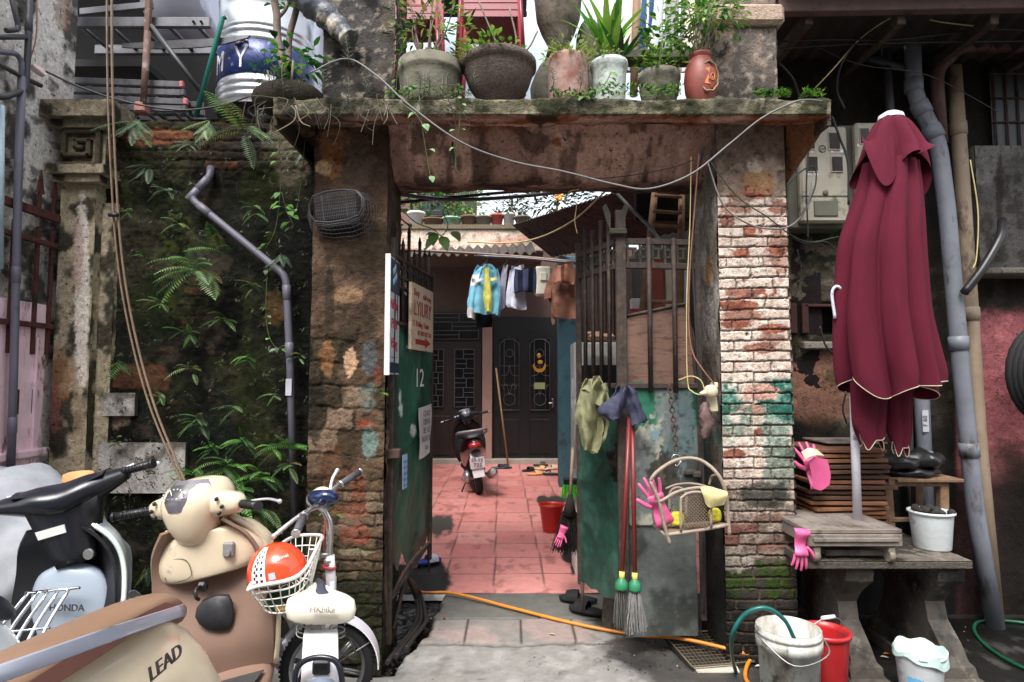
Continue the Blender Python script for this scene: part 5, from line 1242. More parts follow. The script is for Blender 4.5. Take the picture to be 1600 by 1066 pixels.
for i, (x, r0, r1, h, mt_, lb, fo) in enumerate(((649, .10, .14, .24, wpm, 'white pot at the left end of the back parapet', (G1, .10)), (676, .13, .17, .12, bpm, 'low brown bowl beside the white pot on the back parapet', None), (705, .12, .16, .14, mpm, 'mint green bowl on the back parapet', (G2, .15)),
    (732, .10, .14, .17, bpm, 'squat brown pot left of centre on the back parapet', None), (755, .11, .15, .16, mat('grey_pot', dw(130, 124, 112), .8), 'wide grey-brown pot on the back parapet', None), (776, .085, .115, .2, terr, 'terracotta pot on the back parapet', (G3, .04)),
    (795, .08, .095, .22, wpm, 'tall white pot with dark bushy plant on the back parapet', (G3, .12)), (816, .08, .14, .16, mat('grey_pot'), 'grey bowl at the right end of the back parapet', (G3, .05)))):
    c = A(x, 352, YB)+Vector((0, .1, 0)); pt = thing('flower_pot', c, lb, 'flower pot', 'small pots on the back parapet'); pot('p', c, r0, r1, h, mt_).build('pot', mt_, pt)
    if fo: foliage('leaves', c+Vector((0, 0, h+fo[1]*1.0)), fo[1], fo[1]*1.1, 60, .09, .035, [fo[0], G3], pt, i)
def tree(c, rx, rz, lb, cols, n, sd, Lf=.16, trunkz=None, name='bush', ry=None):
    t = thing(name, c, lb, name)
    m_ = MB(); m_.cyl(c+Vector((0, 0, -(trunkz or rz))), c, .03, .015, 8); m_.build('stem', wood, t); foliage('leaves', c, rx, rz, n, Lf, Lf*.5, cols, t, sd, ry=ry)
tree(A(655, 305, 10.6), .75, .28, 'bright leafy bush over the left end of the back parapet', [G1, G2, G3], 420, 31, .13, .45, ry=.3)
tree(A(725, 318, 10.8), .45, .28, 'yellow-green bush in front of the barred windows', [G2, G4], 260, 32, .12, .4, ry=.3)
tree(A(870, 312, 9.6), .75, .26, 'dark bush with orange flowers hanging over the corrugated roof', [G3, W(40, 60, 30)], 420, 33, .11, .4, ry=.3)
tree(A(800, 322, 10.4), .25, .22, 'small dark bush between pots and sky', [G3], 120, 34, .1, .25, ry=.2)
m = MB()
for k in range(6): m.ball(A(873+rnd.uniform(-5, 5), 309+rnd.uniform(-10, 3), 9.2), .03, 6, 5)
o = m.build('orange_flowers', mat('orange_petal', dw(220, 150, 40), .6)); tag(o, 'orange flowers on the dark bush', 'flowers', kind='stuff')
# ================================================================ right-hand side things
grp_p = mat('grey_pvc', W(122, 126, 136, .9), .5, var=.2, bump=.05, dirt=[(W(74, 70, 62), .15, 7, 1)], streak=(1, 1, .4))
crp = mat('cream_pvc', W(150, 132, 112, .9), .6, var=.25, bump=.1, dirt=[(W(80, 62, 50), .25, 6, 2)], streak=(1, 1, .4))
dkp = mat('dark_pvc', W(66, 66, 70), .5, var=.25, bump=.05)
def pipe(pts, r, mt, lb, joints=(), n=6, straight=True, grp=None):
    t = thing('drain_pipe', pts[-1], lb, 'pipe', grp); m_ = MB()
    if straight:      # straight runs with tight bends
        P = [Vector(p) for p in pts]; out = [P[0]]
        for i in range(1, len(P)-1):
            a = (P[i-1]-P[i]).normalized(); b = (P[i+1]-P[i]).normalized(); q = min(r*2.2, (P[i-1]-P[i]).length*.4, (P[i+1]-P[i]).length*.4)
            for k in range(6):
                s = k/5; out.append((P[i]+a*q).lerp(P[i], s).lerp(P[i].lerp(P[i]+b*q, s), s))
        out.append(P[-1]); P = out
    else: P = crom(pts, n)
    m_.tube(P, r, 16); m_.build('pipe_run', mt, t)
    for (i, f) in joints:
        a, b = Vector(pts[i]), Vector(pts[i+1]); c = a.lerp(b, f); d = (b-a).normalized(); m_ = MB(); m_.tube([c-d*.045, c-d*.043, c+d*.043, c+d*.045], [r*1.01, r*1.14, r*1.14, r*1.01], 16); m_.build('joint', mt, t)
    return t
pipe([A(1424, 10, 3.95), A(1428, 148, 3.95), A(1466, 222, 3.92), A(1480, 330, 3.9), A(1500, 560, 3.9), A(1524, 800, 3.9), Vector((3.02, 3.9, 0))], .050, grp_p, 'thick grey waste pipe with two bends right of the umbrella', ((0, .9), (1, .3), (1, .8), (3, .9), (4, .6)))
pipe([A(1600, 72, 4.0), A(1500, 72, 3.98), A(1462, 110, 3.96), A(1470, 225, 3.97)], .042, mat('brown_pvc', W(96, 62, 56), .6, var=.3), 'brown-pink pipe running in from the right and bending down', ((0, .5), (1, .5)))
pipe([A(1490, 105, 4.0), A(1504, 300, 4.0), A(1516, 480, 4.0), A(1530, 700, 4.0), Vector((3.10, 4.0, 0))], .046, crp, 'cream pipe turning pink low down beside the grey waste pipe', ((0, .5), (2, .05)))
pipe([A(1380, 15, 4.0), A(1392, 190, 4.0), A(1402, 400, 4.0), A(1418, 640, 4.0), A(1424, 860, 4.0)], .028, dkp, 'thin dark pipe directly behind the umbrella', ((0, .3),))
pipe([A(1430, 300, 4.02), A(1440, 620, 4.02), A(1450, 860, 4.02)], .046, mat('grey_pvc'), 'grey pipe with a printed label behind the umbrella hem', ((1, .4),))
m = MB(); m.cc = W(170, 172, 180); m.box(A(1446, 658, 3.97), (.04, .006, .14)); o = m.build('pipe_label', MVF); tag(o, 'small printed label stuck on the grey pipe under the umbrella hem', 'label')
text('F 60', 'print', .04, A(1446, 658, 3.965), frame3((0, 0, 1), (-1, 0, 0)), ink, o, .0004)
pipe([A(1345, 90, 4.05), A(1375, 96, 4.0), A(1420, 110, 3.97)], .026, dkp, 'short dark side branch joining the grey waste pipe', ())
pipe([A(1566, 345, 3.9), A(1562, 372, 3.82), A(1535, 420, 3.8), A(1506, 458, 3.82)], .026, black, 'black flexible hose dropping from the concrete box', (), straight=False)
for pts, r, lb in (([(1208, 66), (1300, 62), (1400, 62), (1540, 46), (1640, 50)], .008, 'thick cable running level under the awning'), ([(1215, 76), (1320, 70), (1460, 66), (1640, 64)], .006, 'second cable just under the thick one below the awning'),
                   ([(1260, 152), (1300, 110), (1345, 60), (1400, 24), (1430, 24), (1480, 36), (1640, 52)], .004, 'thin yellowish wire rising from the hood to the awning'), ([(1336, 68), (1315, 100), (1308, 140), (1320, 170)], .006, 'dark cable bend left of the umbrella top'),
                   ([(1248, 60), (1340, 100), (1450, 118), (1560, 175)], .003, 'fine wire sloping down across the grey pipes'), ([(1218, 98), (1240, 125), (1252, 160), (1262, 175)], .007, 'dark cable hanging behind the hood end'), ([(1300, 182), (1312, 215), (1325, 255), (1326, 320)], .008, 'dark cable dropping between the two meter boxes'),
                   ([(1268, 205), (1262, 250), (1260, 300), (1262, 350), (1262, 372)], .0055, 'dark cable hanging in front of the left meter box'), ([(1222, 305), (1240, 278), (1262, 262), (1274, 264), (1274, 290), (1262, 320), (1245, 345)], .005, 'dark looped cable on the left meter box'),
                   ([(1225, 360), (1255, 380), (1290, 378), (1310, 395)], .004, 'thin cable under the left meter box'), ([(1516, 250), (1528, 330), (1526, 400), (1520, 420)], .004, 'yellow flex beside the cream pipe'), ([(1240, 470), (1252, 430), (1246, 390)], .004, 'thin dark cable beside the wall window'),
                   ([(1281, 510), (1290, 540), (1302, 551), (1316, 548)], .006, 'dark cable curling beside the window sill')):
    wirething('cable', [A(x, y, 3.8 if y > 130 else 3.7) for x, y in pts], r, yel if 'yellow' in lb else cable, lb)
# meter boxes and concrete box
def meter(name, x0, x1, y0, y1, Y, lb, sidex):
    t = thing(name, A((x0+x1)/2, y1, Y), lb, 'meter box'); cream = mat('meter_cream', W(176, 170, 154, .85), .5, var=.15, dirt=[(W(120, 108, 90, .8), .2, 9, 4)])
    p, q = A(x0, y1, Y), A(x1, y0, Y); wd_, h_ = q.x-p.x, q.z-p.z
    m_ = MB(); m_.bbox(((p.x+q.x)/2, Y+.02, (p.z+q.z)/2), (wd_, .06, h_), .014); m_.build('cover', cream, t)
    gm = mat('meter_grey', W(104, 106, 92), .6, var=.25); m_ = MB(); s = A(sidex, y1, Y).x; m_.bbox(((s+q.x)/2, Y+.13, (p.z+q.z)/2-.01), (q.x-s, .16, h_+.03), .008); m_.build('case', gm, t)
    pane = mat('meter_pane', W(70, 64, 62), .15, bump=0)
    for (fx, fz, a, b) in ((.2, .84, .2, .18), (.72, .84, .22, .18), (.24, .60, .22, .16), (.76, .60, .22, .16)):
        m_ = MB(); m_.bbox((p.x+wd_*fx, Y-.012, p.z+h_*fz), (wd_*a*1.15, .012, h_*b*1.1), .003); f = m_.build('pane_frame', cream, t)
        m_ = MB(); m_.bbox((p.x+wd_*fx, Y-.018, p.z+h_*fz), (wd_*a, .006, h_*b*.92), .002); m_.build('pane', pane, f)
    m_ = MB(); m_.tube([Vector((p.x+wd_*.47+.022*math.cos(a), Y-.013, p.z+h_*.76+.022*math.sin(a))) for a in np.linspace(0, 6.28, 15)[:-1]], .003, 4, closed=True); m_.box((p.x+wd_*.47, Y-.013, p.z+h_*.76), (.03, .004, .005)); m_.build('emblem', gm, t)
    m_ = MB(); m_.box((p.x+wd_*.5, Y-.012, p.z+h_*.27), (wd_, .006, .006)); m_.bbox((p.x+wd_*.5, Y-.014, p.z+h_*.14), (wd_*.5, .01, h_*.16), .004); m_.ball((p.x+wd_*.5, Y-.016, p.z+h_*.30), (.018, .01, .02)); m_.build('catch', gm, t)
    for s_, fx, fz in (('T02.5', .12, .735), ('KS02', .74, .735), ('TMY', .2, .50)):
        m_ = MB(); m_.box((p.x+wd_*(fx+.03), Y-.0115, p.z+h_*fz), (wd_*.26, .002, .02)); lbz = m_.build('paper_label', whitep, t); text(s_, 'lettering', .022, (p.x+wd_*(fx+.03), Y-.0135, p.z+h_*fz), frame3((1, 0, 0), (0, 0, 1)), redi, lbz, .0003)
    return t
meter('meter_box', 1252, 1322, 198, 348, 3.9, 'cream electricity meter box with four panes beside the right gate pillar', 1238)
meter('meter_box', 1340, 1400, 192, 330, 3.92, 'second meter box half hidden behind the umbrella top', 1322)
m = MB()
def cb_fn(u, v, px, py):
    n = fbm(u*4, v*3, 201, 5); ns = fbm(u*14, v*10, 202, 5); c = mixc(base(u, W(84, 82, 80)), W(112, 110, 106), ss(.5, .66, n)); c = mixc(c, W(50, 46, 40), ss(.52, .66, ns)*.7); c = mixc(c, W(44, 34, 28), blob(px, py, 1562, 300, 6, 60, 4, .5)*.7); return (n-.5)*.02, c
xa_, xb_ = A(1526, 300, 3.96).x, A(1700, 300, 3.96).x; za, zb_ = A(1550, 420, 3.96).z, A(1550, 228, 3.96).z
m.relief((xa_, 3.96, za), (1, 0, 0), (0, 0, 1), (0, -1, 0), xb_-xa_, zb_-za, .012, cb_fn); m.relief((xa_, 4.12, za), (0, -1, 0), (0, 0, 1), (-1, 0, 0), .16, zb_-za, .012, cb_fn)
m.cc = W(70, 66, 60); m.box(((xa_+xb_)/2, 4.05, (za+zb_)/2), (xb_-xa_-.02, .14, zb_-za-.02)); m.cc = W(110, 104, 96); m.bbox(((xa_+xb_)/2-.0, 4.02, za-.02), (xb_-xa_+.04, .2, .045), .01)
o = m.build('concrete_box', MV); tag(o, 'grey concrete water box jutting from the wall at the right edge', 'box')
m = MB(); c0 = A(1640, 585, 3.85)
for k in range(4): m.tube([c0+Vector((.24*math.cos(a)*(1-.04*k), -.03*k, .30*math.sin(a)*(1-.04*k))) for a in np.linspace(0, 6.28, 25)[:-1]], .035, 8, closed=True)
o = m.build('tyre_coil', rubber); tag(o, 'black coil of hose hung on the pink wall at the right edge', 'coil')

# umbrella
UY = 3.2
um = thing('closed_umbrella', A(1340, 812, UY+.1), 'closed maroon patio umbrella standing on the wooden dolly', 'umbrella')
maroon = mat('maroon_canvas', W(106, 28, 52, .95), .9, var=.12, scale=5, bump=.2, bs=160, spec=.25)
piping = mat('cream_piping', W(200, 184, 160, .85), .7, bump=0); whitepole = mat('white_pole', W(206, 206, 216, .85), .35, var=.1, bump=0, dirt=[(W(110, 104, 96), .1, 18, 1)])
def folds(rows, nf, ph, amp, dep, Yc, n=200, wave=0, hem=True, par=um, nm='canopy', power=1.0, tw=.0):
    rings = []
    for j, (py, xl_, xr_) in enumerate(rows):
        t = j/(len(rows)-1); xc, hw = (xl_+xr_)/2, (xr_-xl_)/2; rg = []
        for k in range(n):
            a = 2*math.pi*k/n; f = abs(math.sin(.5*(nf*a+ph+tw*t+1.1*math.sin(2*a+1.3)+1.5*math.sin(a*1+.4)+.5*math.sin(3*a+4*t))))**power; q = 1-amp*.5*(.4+.6*t)*(1-f)+.03*math.sin(5*a+9*t)*math.sin(7*t+2*a)+.010*math.sin(19*a+26*t+2*math.sin(17*t+3*a))
            x = xc+hw*q*math.cos(a); yy = py+(wave*math.sin(a*3+1.2)+wave*.6*math.sin(a*5+.4))*(t**4)
            p = A(x, yy, Yc); rg.append(Vector((p.x, Yc+dep*hw/F*Yc*q*math.sin(a), p.z)))
        rings.append(rg)
    m_ = MB(); g = []
    cols = [crom(list(c), 4) for c in zip(*rings)]; g = [list(r) for r in zip(*cols)]
    fs = [(i*n+j, i*n+(j+1) % n, (i+1)*n+(j+1) % n, (i+1)*n+j) for i in range(len(g)-1) for j in range(n)]
    m_.add([p for r in g for p in r], fs, True); o_ = m_.build(nm, maroon, par)
    if hem: m_ = MB(); m_.tube(g[-1], .0026, 5, closed=True); m_.build('piping', piping, o_)
    return o_
folds([(255, 1350, 1430), (285, 1343, 1434), (330, 1327, 1438), (380, 1311, 1438), (430, 1307, 1441), (490, 1303, 1446), (545, 1305, 1456), (585, 1310, 1465), (606, 1314, 1468)], 9, .6, .98, .85, UY, wave=12, tw=1.0, power=.75)
folds([(184, 1376, 1410), (194, 1366, 1420), (215, 1356, 1432), (240, 1345, 1444), (262, 1333, 1452)], 7, 2.6, .95, .85, UY-.01, wave=30, hem=False, nm='vent_flap')
folds([(590, 1326, 1392), (630, 1326, 1386), (665, 1330, 1384), (690, 1342, 1382)], 4, 1.0, .7, .6, UY+.02, n=96, wave=9, nm='lower_fold')
folds([(600, 1374, 1428), (640, 1376, 1424), (675, 1384, 1424), (702, 1394, 1420)], 4, 2.4, .7, .6, UY+.04, n=96, wave=8, nm='lower_fold')
m = MB(); m.tube([A(1340, 812, UY+.1), A(1336, 690, UY+.1), A(1332, 560, UY+.08), A(1393, 200, UY)], [.022, .022, .02, .018], 14); m.build('pole', whitepole, um)
m = MB(); p = A(1392, 184, UY); m.lathe([(.065, -.01), (.06, .012), (.035, .028), (0, .034)], p, 18); m.build('cap', whitepole, um)
m = MB(); m.tube(crom([A(1305, 498, UY), A(1300, 460, UY), A(1306, 448, UY), A(1314, 452, UY), A(1318, 466, UY+.05)], 6), .008, 8); m.build('crank_handle', whitepole, um)
m = MB(); m.tube(crom([A(1322, 612, UY), A(1317, 640, UY+.02), A(1323, 662, UY+.05)], 6), .005, 6); m.build('cord', black, um)
for k in range(3): pass
# stone table
tb = thing('stone_table', A(1400, 1045, 3.4), 'low stone table on two carved legs at the right', 'table')
def st_fn(u, v, px, py):
    n = fbm(u*5, v*5, 211, 5); ns = fbm(u*20, v*20, 212, 5); c = mixc(base(u, W(112, 104, 96)), W(70, 66, 60), ss(.45, .6, n)); c = mixc(c, W(140, 132, 122), ss(.6, .7, ns)*.5); return (ns-.5)*.006, c
m = MB(); zt4 = .635; x0_, x1_ = A(1262, 870, 3.12).x, A(1520, 870, 3.12).x
m.relief((x0_, 3.12, zt4), (1, 0, 0), (0, 1, 0), (0, 0, 1), x1_-x0_, .75, .014, st_fn); m.cc = W(92, 86, 78); m.bbox(((x0_+x1_)/2, 3.495, zt4-.022), (x1_-x0_, .75, .036), .004); m.build('table_top', MV, tb)
stone = mat('dark_stone', W(84, 78, 70), .8, var=.4, scale=6, bump=.6, bs=22, dirt=[(W(36, 34, 30), .35, 4, 2), (W(120, 112, 100), .15, 8, 5)])
for xc in (A(1340, 1000, 3.2).x, A(1482, 1000, 3.2).x):
    m = MB(); rings = []
    for (z, hx, yf, yb) in ((-.03, .105, 3.10, 3.8), (.055, .105, 3.10, 3.8), (.062, .085, 3.12, 3.78), (.11, .083, 3.13, 3.77), (.13, .062, 3.15, 3.75), (.2, .058, 3.19, 3.7), (.29, .052, 3.27, 3.65), (.38, .05, 3.29, 3.65), (.45, .056, 3.24, 3.7), (.52, .068, 3.17, 3.74), (.57, .07, 3.15, 3.76), (.598, .064, 3.17, 3.75)):
        rg = []
        for (sx, yy) in ((-1, yf), (-.4, yf-.004), (.4, yf-.004), (1, yf), (1, (yf+yb)/2), (1, yb), (-1, yb), (-1, (yf+yb)/2)): rg.append(Vector((xc+sx*hx+rnd.uniform(-.004, .004), yy+rnd.uniform(-.005, .005), z)))
        rings.append(rg)
    for a, b in zip(rings, rings[1:]): m.grid([a+[a[0]], b+[b[0]]], False)
    m.add(rings[-1], [tuple(range(8))]); m.build('leg', stone, tb)
# wooden dolly with castors
gw = mat('grey_wood', W(128, 118, 110), .85, var=.35, scale=8, bump=.4, dirt=[(W(84, 76, 70), .3, 7, 3)])
dl = thing('wooden_dolly', A(1335, 868, 3.2), 'grey wooden dolly on castors carrying the umbrella', 'dolly')
xa_, xb_ = A(1260, 830, 3.1).x, A(1408, 830, 3.1).x; zt5 = .80
m = MB(); m.bbox(((xa_+xb_)/2, 3.32, zt5-.012), (xb_-xa_, .46, .024), .004)
for k in range(1, 5): m.box((xa_+(xb_-xa_)*k/5, 3.32, zt5+.0005), (.004, .45, .002))
m.build('deck', gw, dl)
m = MB()
for yy in (3.10, 3.54): m.bbox(((xa_+xb_)/2, yy, zt5-.055), (xb_-xa_-.004, .03, .06), .004)
for xx in (xa_+.02, xb_-.02): m.bbox((xx, 3.32, zt5-.055), (.03, .40, .06), .004)
m.bbox(((xa_+xb_)/2, 3.08, zt5-.05), (xb_-xa_-.05, .012, .02), .003); m.build('frame', gw, dl)
for xx in (xa_+.05, xb_-.05):
    for yy in (3.12, 3.5):
        m = MB(); m.tube([(xx-.014, yy, zt4+.03), (xx+.014, yy, zt4+.03)], .032, 16); m.bbox((xx, yy, zt4+.062), (.035, .05, .03), .004); m.build('castor', mat('castor', W(130, 122, 108), .6), dl)
m = MB(); m.bbox(((xa_+xb_)/2+.05, 3.3, zt4+.03), (.34, .3, .03), .006); m.build('lower_board', gw, dl)
# stacked boards on the table behind the dolly
bdm = [mat('board_a', W(150, 102, 70, .9), .8, var=.35, scale=7, bump=.3), mat('board_b', W(128, 86, 62, .9), .8, var=.35, scale=7, bump=.3), mat('board_c', W(104, 72, 54, .9), .8, var=.35, scale=7, bump=.3)]
zz = .68; proto = []
for k in range(3): 
    m = MB(); m.bbox((0, 0, 0), (.42, .42, .020), .003); o = m.build('wooden_board', bdm[k], origin=(0, 0, 0)); proto.append(o); tag(o, 'thin orange-brown board in the flat stack behind the white pole', 'board', 'boards in the flat stack')
k = 0
while zz < 1.16:
    o = proto[k] if k < 3 else proto[rnd.randrange(3)].copy()
    if k >= 3: COL.objects.link(o)
    o.location = (A(1304, 760, 3.62).x+rnd.uniform(-.018, .02)+(.04 if k == 9 else 0), 3.66+rnd.uniform(-.02, .02), zz); o.rotation_euler = (R(rnd.uniform(-.7, .7)), R(rnd.uniform(-.8, .8)), R(rnd.uniform(-4, 4))); zz += .029; k += 1
m = MB(); m.bbox((A(1325, 700, 3.7).x, 3.75, zz), (.36, .3, .012), .003); o = m.build('wooden_board', gw); tag(o, 'grey board topmost on the flat stack of boards', 'board')
# stool frame with black bundles
sf = thing('wooden_stool', A(1425, 815, 3.5), 'rough wooden stool standing on the table behind the white bucket', 'stool')
YS = 3.55; zb6 = zt4
for xx in (1386, 1471):
    for dy in (0, .22):
        m = MB(); p = A(xx, 760, YS); m.bbox((p.x, YS+dy, (p.z+zb6)/2), (.05, .045, p.z-zb6+.05), .004, rot=(0, R(-2 if xx < 1400 else 2), 0)); m.build('leg', wood, sf)
for yy in (753, 812):
    a, b = A(1386, yy, YS-.015), A(1471, yy, YS-.015); m = MB(); m.bbox((a+b)/2, ((b-a).length, .025, .05 if yy < 800 else .025), .004); m.build('rail', wood, sf)
m = MB(); m.bbox(A(1428, 745, YS+.1), (.38, .3, .02), .004); m.build('seat', wood, sf)
tarp = mat('black_tarp', (.012, .012, .013), .35, var=.3, bump=.8, bs=14)
for (x, y, w_, h_) in ((1400, 722, .17, .05), (1440, 718, .13, .055), (1420, 737, .18, .035)):
    m = MB(); rings = []
    for j in range(9):
        t = j/8; q = math.sin(math.pi*min(max(t, .06), .94))**.5; c0 = A(x, y, 3.6)+Vector(((t-.5)*2*w_, .02*math.sin(j), .008*math.sin(j*2)))
        rings.append([c0+Vector((0, .09*q*math.cos(a), h_*q*math.sin(a)*(1+.2*math.sin(3*a+j)))) for a in np.linspace(0, 6.28, 11)[:-1]])
    m.loft(rings, 2, 2); o = m.build('black_bundle', tarp); tag(o, {1400: 'black tarp bundle at the left on the wooden stool', 1440: 'crumpled black tarp bundle at the right end on the stool', 1420: 'flattened black tarp roll lying under the other bundles on the stool'}[x], 'bundle')
# buckets
dirtyw = mat('dirty_white_plastic', W(196, 196, 190, .85), .5, var=.12, scale=8, bump=.15, bs=12, dirt=[(W(140, 132, 120), .5, 5, 1), (W(90, 84, 76), .28, 12, 3)], streak=(1, 1, .5))
def bigbucket():
    p = Vector(((1220-800)/F*2.84, 2.84, 0)); t = thing('paint_bucket', p, 'large dirty white paint bucket with a green hose inside, at the front right', 'bucket')
    h = .425; m_ = MB(); m_.lathe([(0, .004), (.115, 0), (.118, .01), (.131, h-.085), (.141, h-.083), (.142, h-.04), (.136, h-.038), (.136, h-.03), (.141, h-.028), (.141, h-.016), (.137, h-.014), (.139, h), (.130, h), (.126, h-.1), (.12, .02), (0, .02)], p, 44); m_.build('body', dirtyw, t)
    m_ = MB(); m_.lathe([(0, h-.10), (.126, h-.10)], p, 32); m_.build('water', mat('cloudy_water', W(190, 190, 192, .8), .12, var=.1, bump=.05, bs=8), t)
    m_ = MB(); m_.tube(crom([p+Vector((.15, .02, h-.03)), p+Vector((.12, -.12, h-.07)), p+Vector((-.05, -.16, h-.10)), p+Vector((-.15, -.03, h-.03))], 6), .003, 5); m_.build('handle', steel, t)
    for k in range(26):
        a = math.pi*2*k/26; m_ = None
    return t
bigbucket()
p = Vector(((1276-800)/F*3.06, 3.06, 0)); rb = bucket('bucket', p, .085, .108, .325, mat('red_plastic2', W(196, 44, 48, .95), .35, var=.12, dirt=[(W(140, 60, 56), .15, 9, 2)]), 'red bucket standing behind the large dirty white bucket', handle=(R(200), .2, .75))
m = MB(); ap_ = p+Vector((-math.sin(R(200))*.2*.108, math.cos(R(200))*.2*.108, .325*.95+.75*.108)); m.cyl(ap_+Vector((-.035, -.01, 0)), ap_+Vector((.035, .01, 0)), .010, n=10); m.build('grip', whitep, rb)
p = Vector(((1418-800)/F*3.02, 3.02, 0)); wb_ = bucket('bucket', p, .085, .104, .245, mat('white_plastic', W(206, 212, 214, .85), .4, var=.08, dirt=[(W(160, 160, 156), .15, 9, 2)]), 'small white bucket lined with a pale plastic bag in front of the stone table', handle=(R(0), 1.0, -.45))
bagm = mat('pale_bag', W(196, 222, 214, .85), .35, var=.12, bump=.7, bs=16, spec=.5)
m = MB(); rings = []
for j, (rr_, z) in enumerate(((.055, .12), (.08, .18), (.096, .24), (.104, .262), (.112, .252), (.114, .225))):
    rings.append([p+Vector(((rr_*(1+.04*math.sin(5*a+j)))*math.cos(a), rr_*(1+.04*math.sin(7*a))*math.sin(a), z+.008*math.sin(a*6+j)-(.035*max(0, math.sin(a+2.2)) if j == 5 else 0))) for a in np.linspace(0, 6.283, 41)[:-1]])
for a, b in zip(rings, rings[1:]): m.grid([a+[a[0]], b+[b[0]]])
m.build('liner_bag', bagm, wb_)
m = MB(); m.cc = W(90, 160, 200)
rows = [[p+Vector((.0975*math.cos(a)*(1+.0*z), .0975*math.sin(a), z)) for a in np.linspace(R(205), R(245), 8)] for z in (.09, .12, .15)]; 
m.grid([[q+(q-p-Vector((0, 0, q.z)))*(-.02) for q in r] for r in rows]); m.build('printed_patch', MVF, wb_)
p = A(1457, 862, 3.35); p.z = zt4+.002; cb2 = bucket('bucket', p, .088, .105, .20, mat('white_plastic'), 'white bucket full of charcoal standing on the stone table')
m = MB(); 
for k in range(26): m.ball(p+Vector((rnd.uniform(-.07, .07), rnd.uniform(-.07, .07), .19+rnd.uniform(0, .02))), (rnd.uniform(.015, .03), rnd.uniform(.015, .025), rnd.uniform(.012, .022)), 6, 4, rot=(rnd.random(), rnd.random(), rnd.random()))
o = m.build('charcoal', mat('charcoal', W(58, 54, 52), .9, bump=.6, bs=40)); tag(o, 'dark charcoal lumps heaped in the white bucket on the table', 'charcoal', kind='stuff')
m = MB(); q = G(1500, 925); m.bbox(Vector((q.x+.05, q.y, .05)), (.34, .2, .012), .002, rot=(R(4), 0, R(-10))); o = m.build('board', mat('pale_board', W(150, 142, 132), .7)); tag(o, 'pale board lying on the ground behind the right table leg', 'board')
# hoses
teal_h = mat('teal_hose', W(22, 108, 104), .35, var=.1, bump=0, spec=.6); or_h = mat('orange_hose', W(222, 140, 40, .95), .35, var=.1, bump=0, spec=.6)
wirething('hose', [A(1242, 1000, 2.8), A(1225, 968, 2.78), A(1195, 950, 2.75), A(1162, 962, 2.78), A(1143, 1000, 2.85), G(1150, 1050, .012), G(1175, 1082, .012), G(1240, 1100, .012)], .010, teal_h, 'teal hose curving out of the large white bucket', 8, 'hose')
wirething('hose', [G(1190, 1066, .012), G(1290, 1056, .012), G(1345, 1062, .012), G(1420, 1085, .012)], .010, teal_h, 'teal hose lying on the wet ground behind the white buckets', 8, 'hose')
wirething('hose', [G(1660, 985, .012), G(1590, 972, .012), G(1535, 970, .012), G(1522, 985, .012), G(1548, 1015, .012), G(1610, 1048, .012), G(1700, 1070, .012)], .010, mat('green_hose', W(22, 92, 62), .35, bump=0), 'dark green hose looping on the ground at the right edge', 8, 'hose')
wirething('hose', [G(640, 918, .03), G(662, 926, .03), G(700, 926, .035), G(740, 934, .03), G(800, 950, .022), G(900, 975, .018), G(1000, 993, .018), G(1050, 996, .075), G(1100, 1005, .08), G(1160, 1020, .065), G(1195, 1030, .02), G(1205, 1050, .02), G(1185, 1075, .02), G(1165, 1060, .02), G(1172, 1032, .03), G(1200, 1018, .035), G(1222, 1045, .03), G(1205, 1085, .02)], .0105, or_h, 'orange hose stretched across the gateway to the large bucket', 8, 'hose')
# grate, board
gt = thing('wire_grate', G(1110, 1010), 'rusty wire grate lying at the foot of the right pillar', 'grate')
q = [G(1032, 984, .05), G(1130, 985, .05), G(1182, 1030, .03), G(1120, 1046, .02)]; q = [G(1036, 990, .06), G(1150, 984, .06), G(1178, 1034, .03), G(1082, 1042, .03)]
m = MB(); m.tube(q, .006, 6, closed=True)
for k in range(1, 16): m.tube([q[0].lerp(q[1], k/16), q[3].lerp(q[2], k/16)], .0016, 4, cap=False)
for k in range(1, 11): m.tube([q[0].lerp(q[3], k/11), q[1].lerp(q[2], k/11)], .0016, 4, cap=False)
m.build('mesh', mat('rust_wire', W(116, 104, 84), .7, .3, var=.3, bump=0), gt)
m = MB(); m.prism([a-Vector((0, 0, .03)) for a in q], (0, 0, .01)); m.build('tray', mat('dirty_tray', W(56, 52, 44), .7, var=.4, bump=.4), gt)
m = MB(); m.prism([G(1078, 1040, .005), G(1150, 1040, .005), G(1156, 1052, .005), G(1090, 1052, .005)], (0, 0, .008)); o = m.build('tile_piece', mat('pale_tile', W(186, 178, 164), .6)); tag(o, 'pale tile piece under the edge of the wire grate', 'tile')
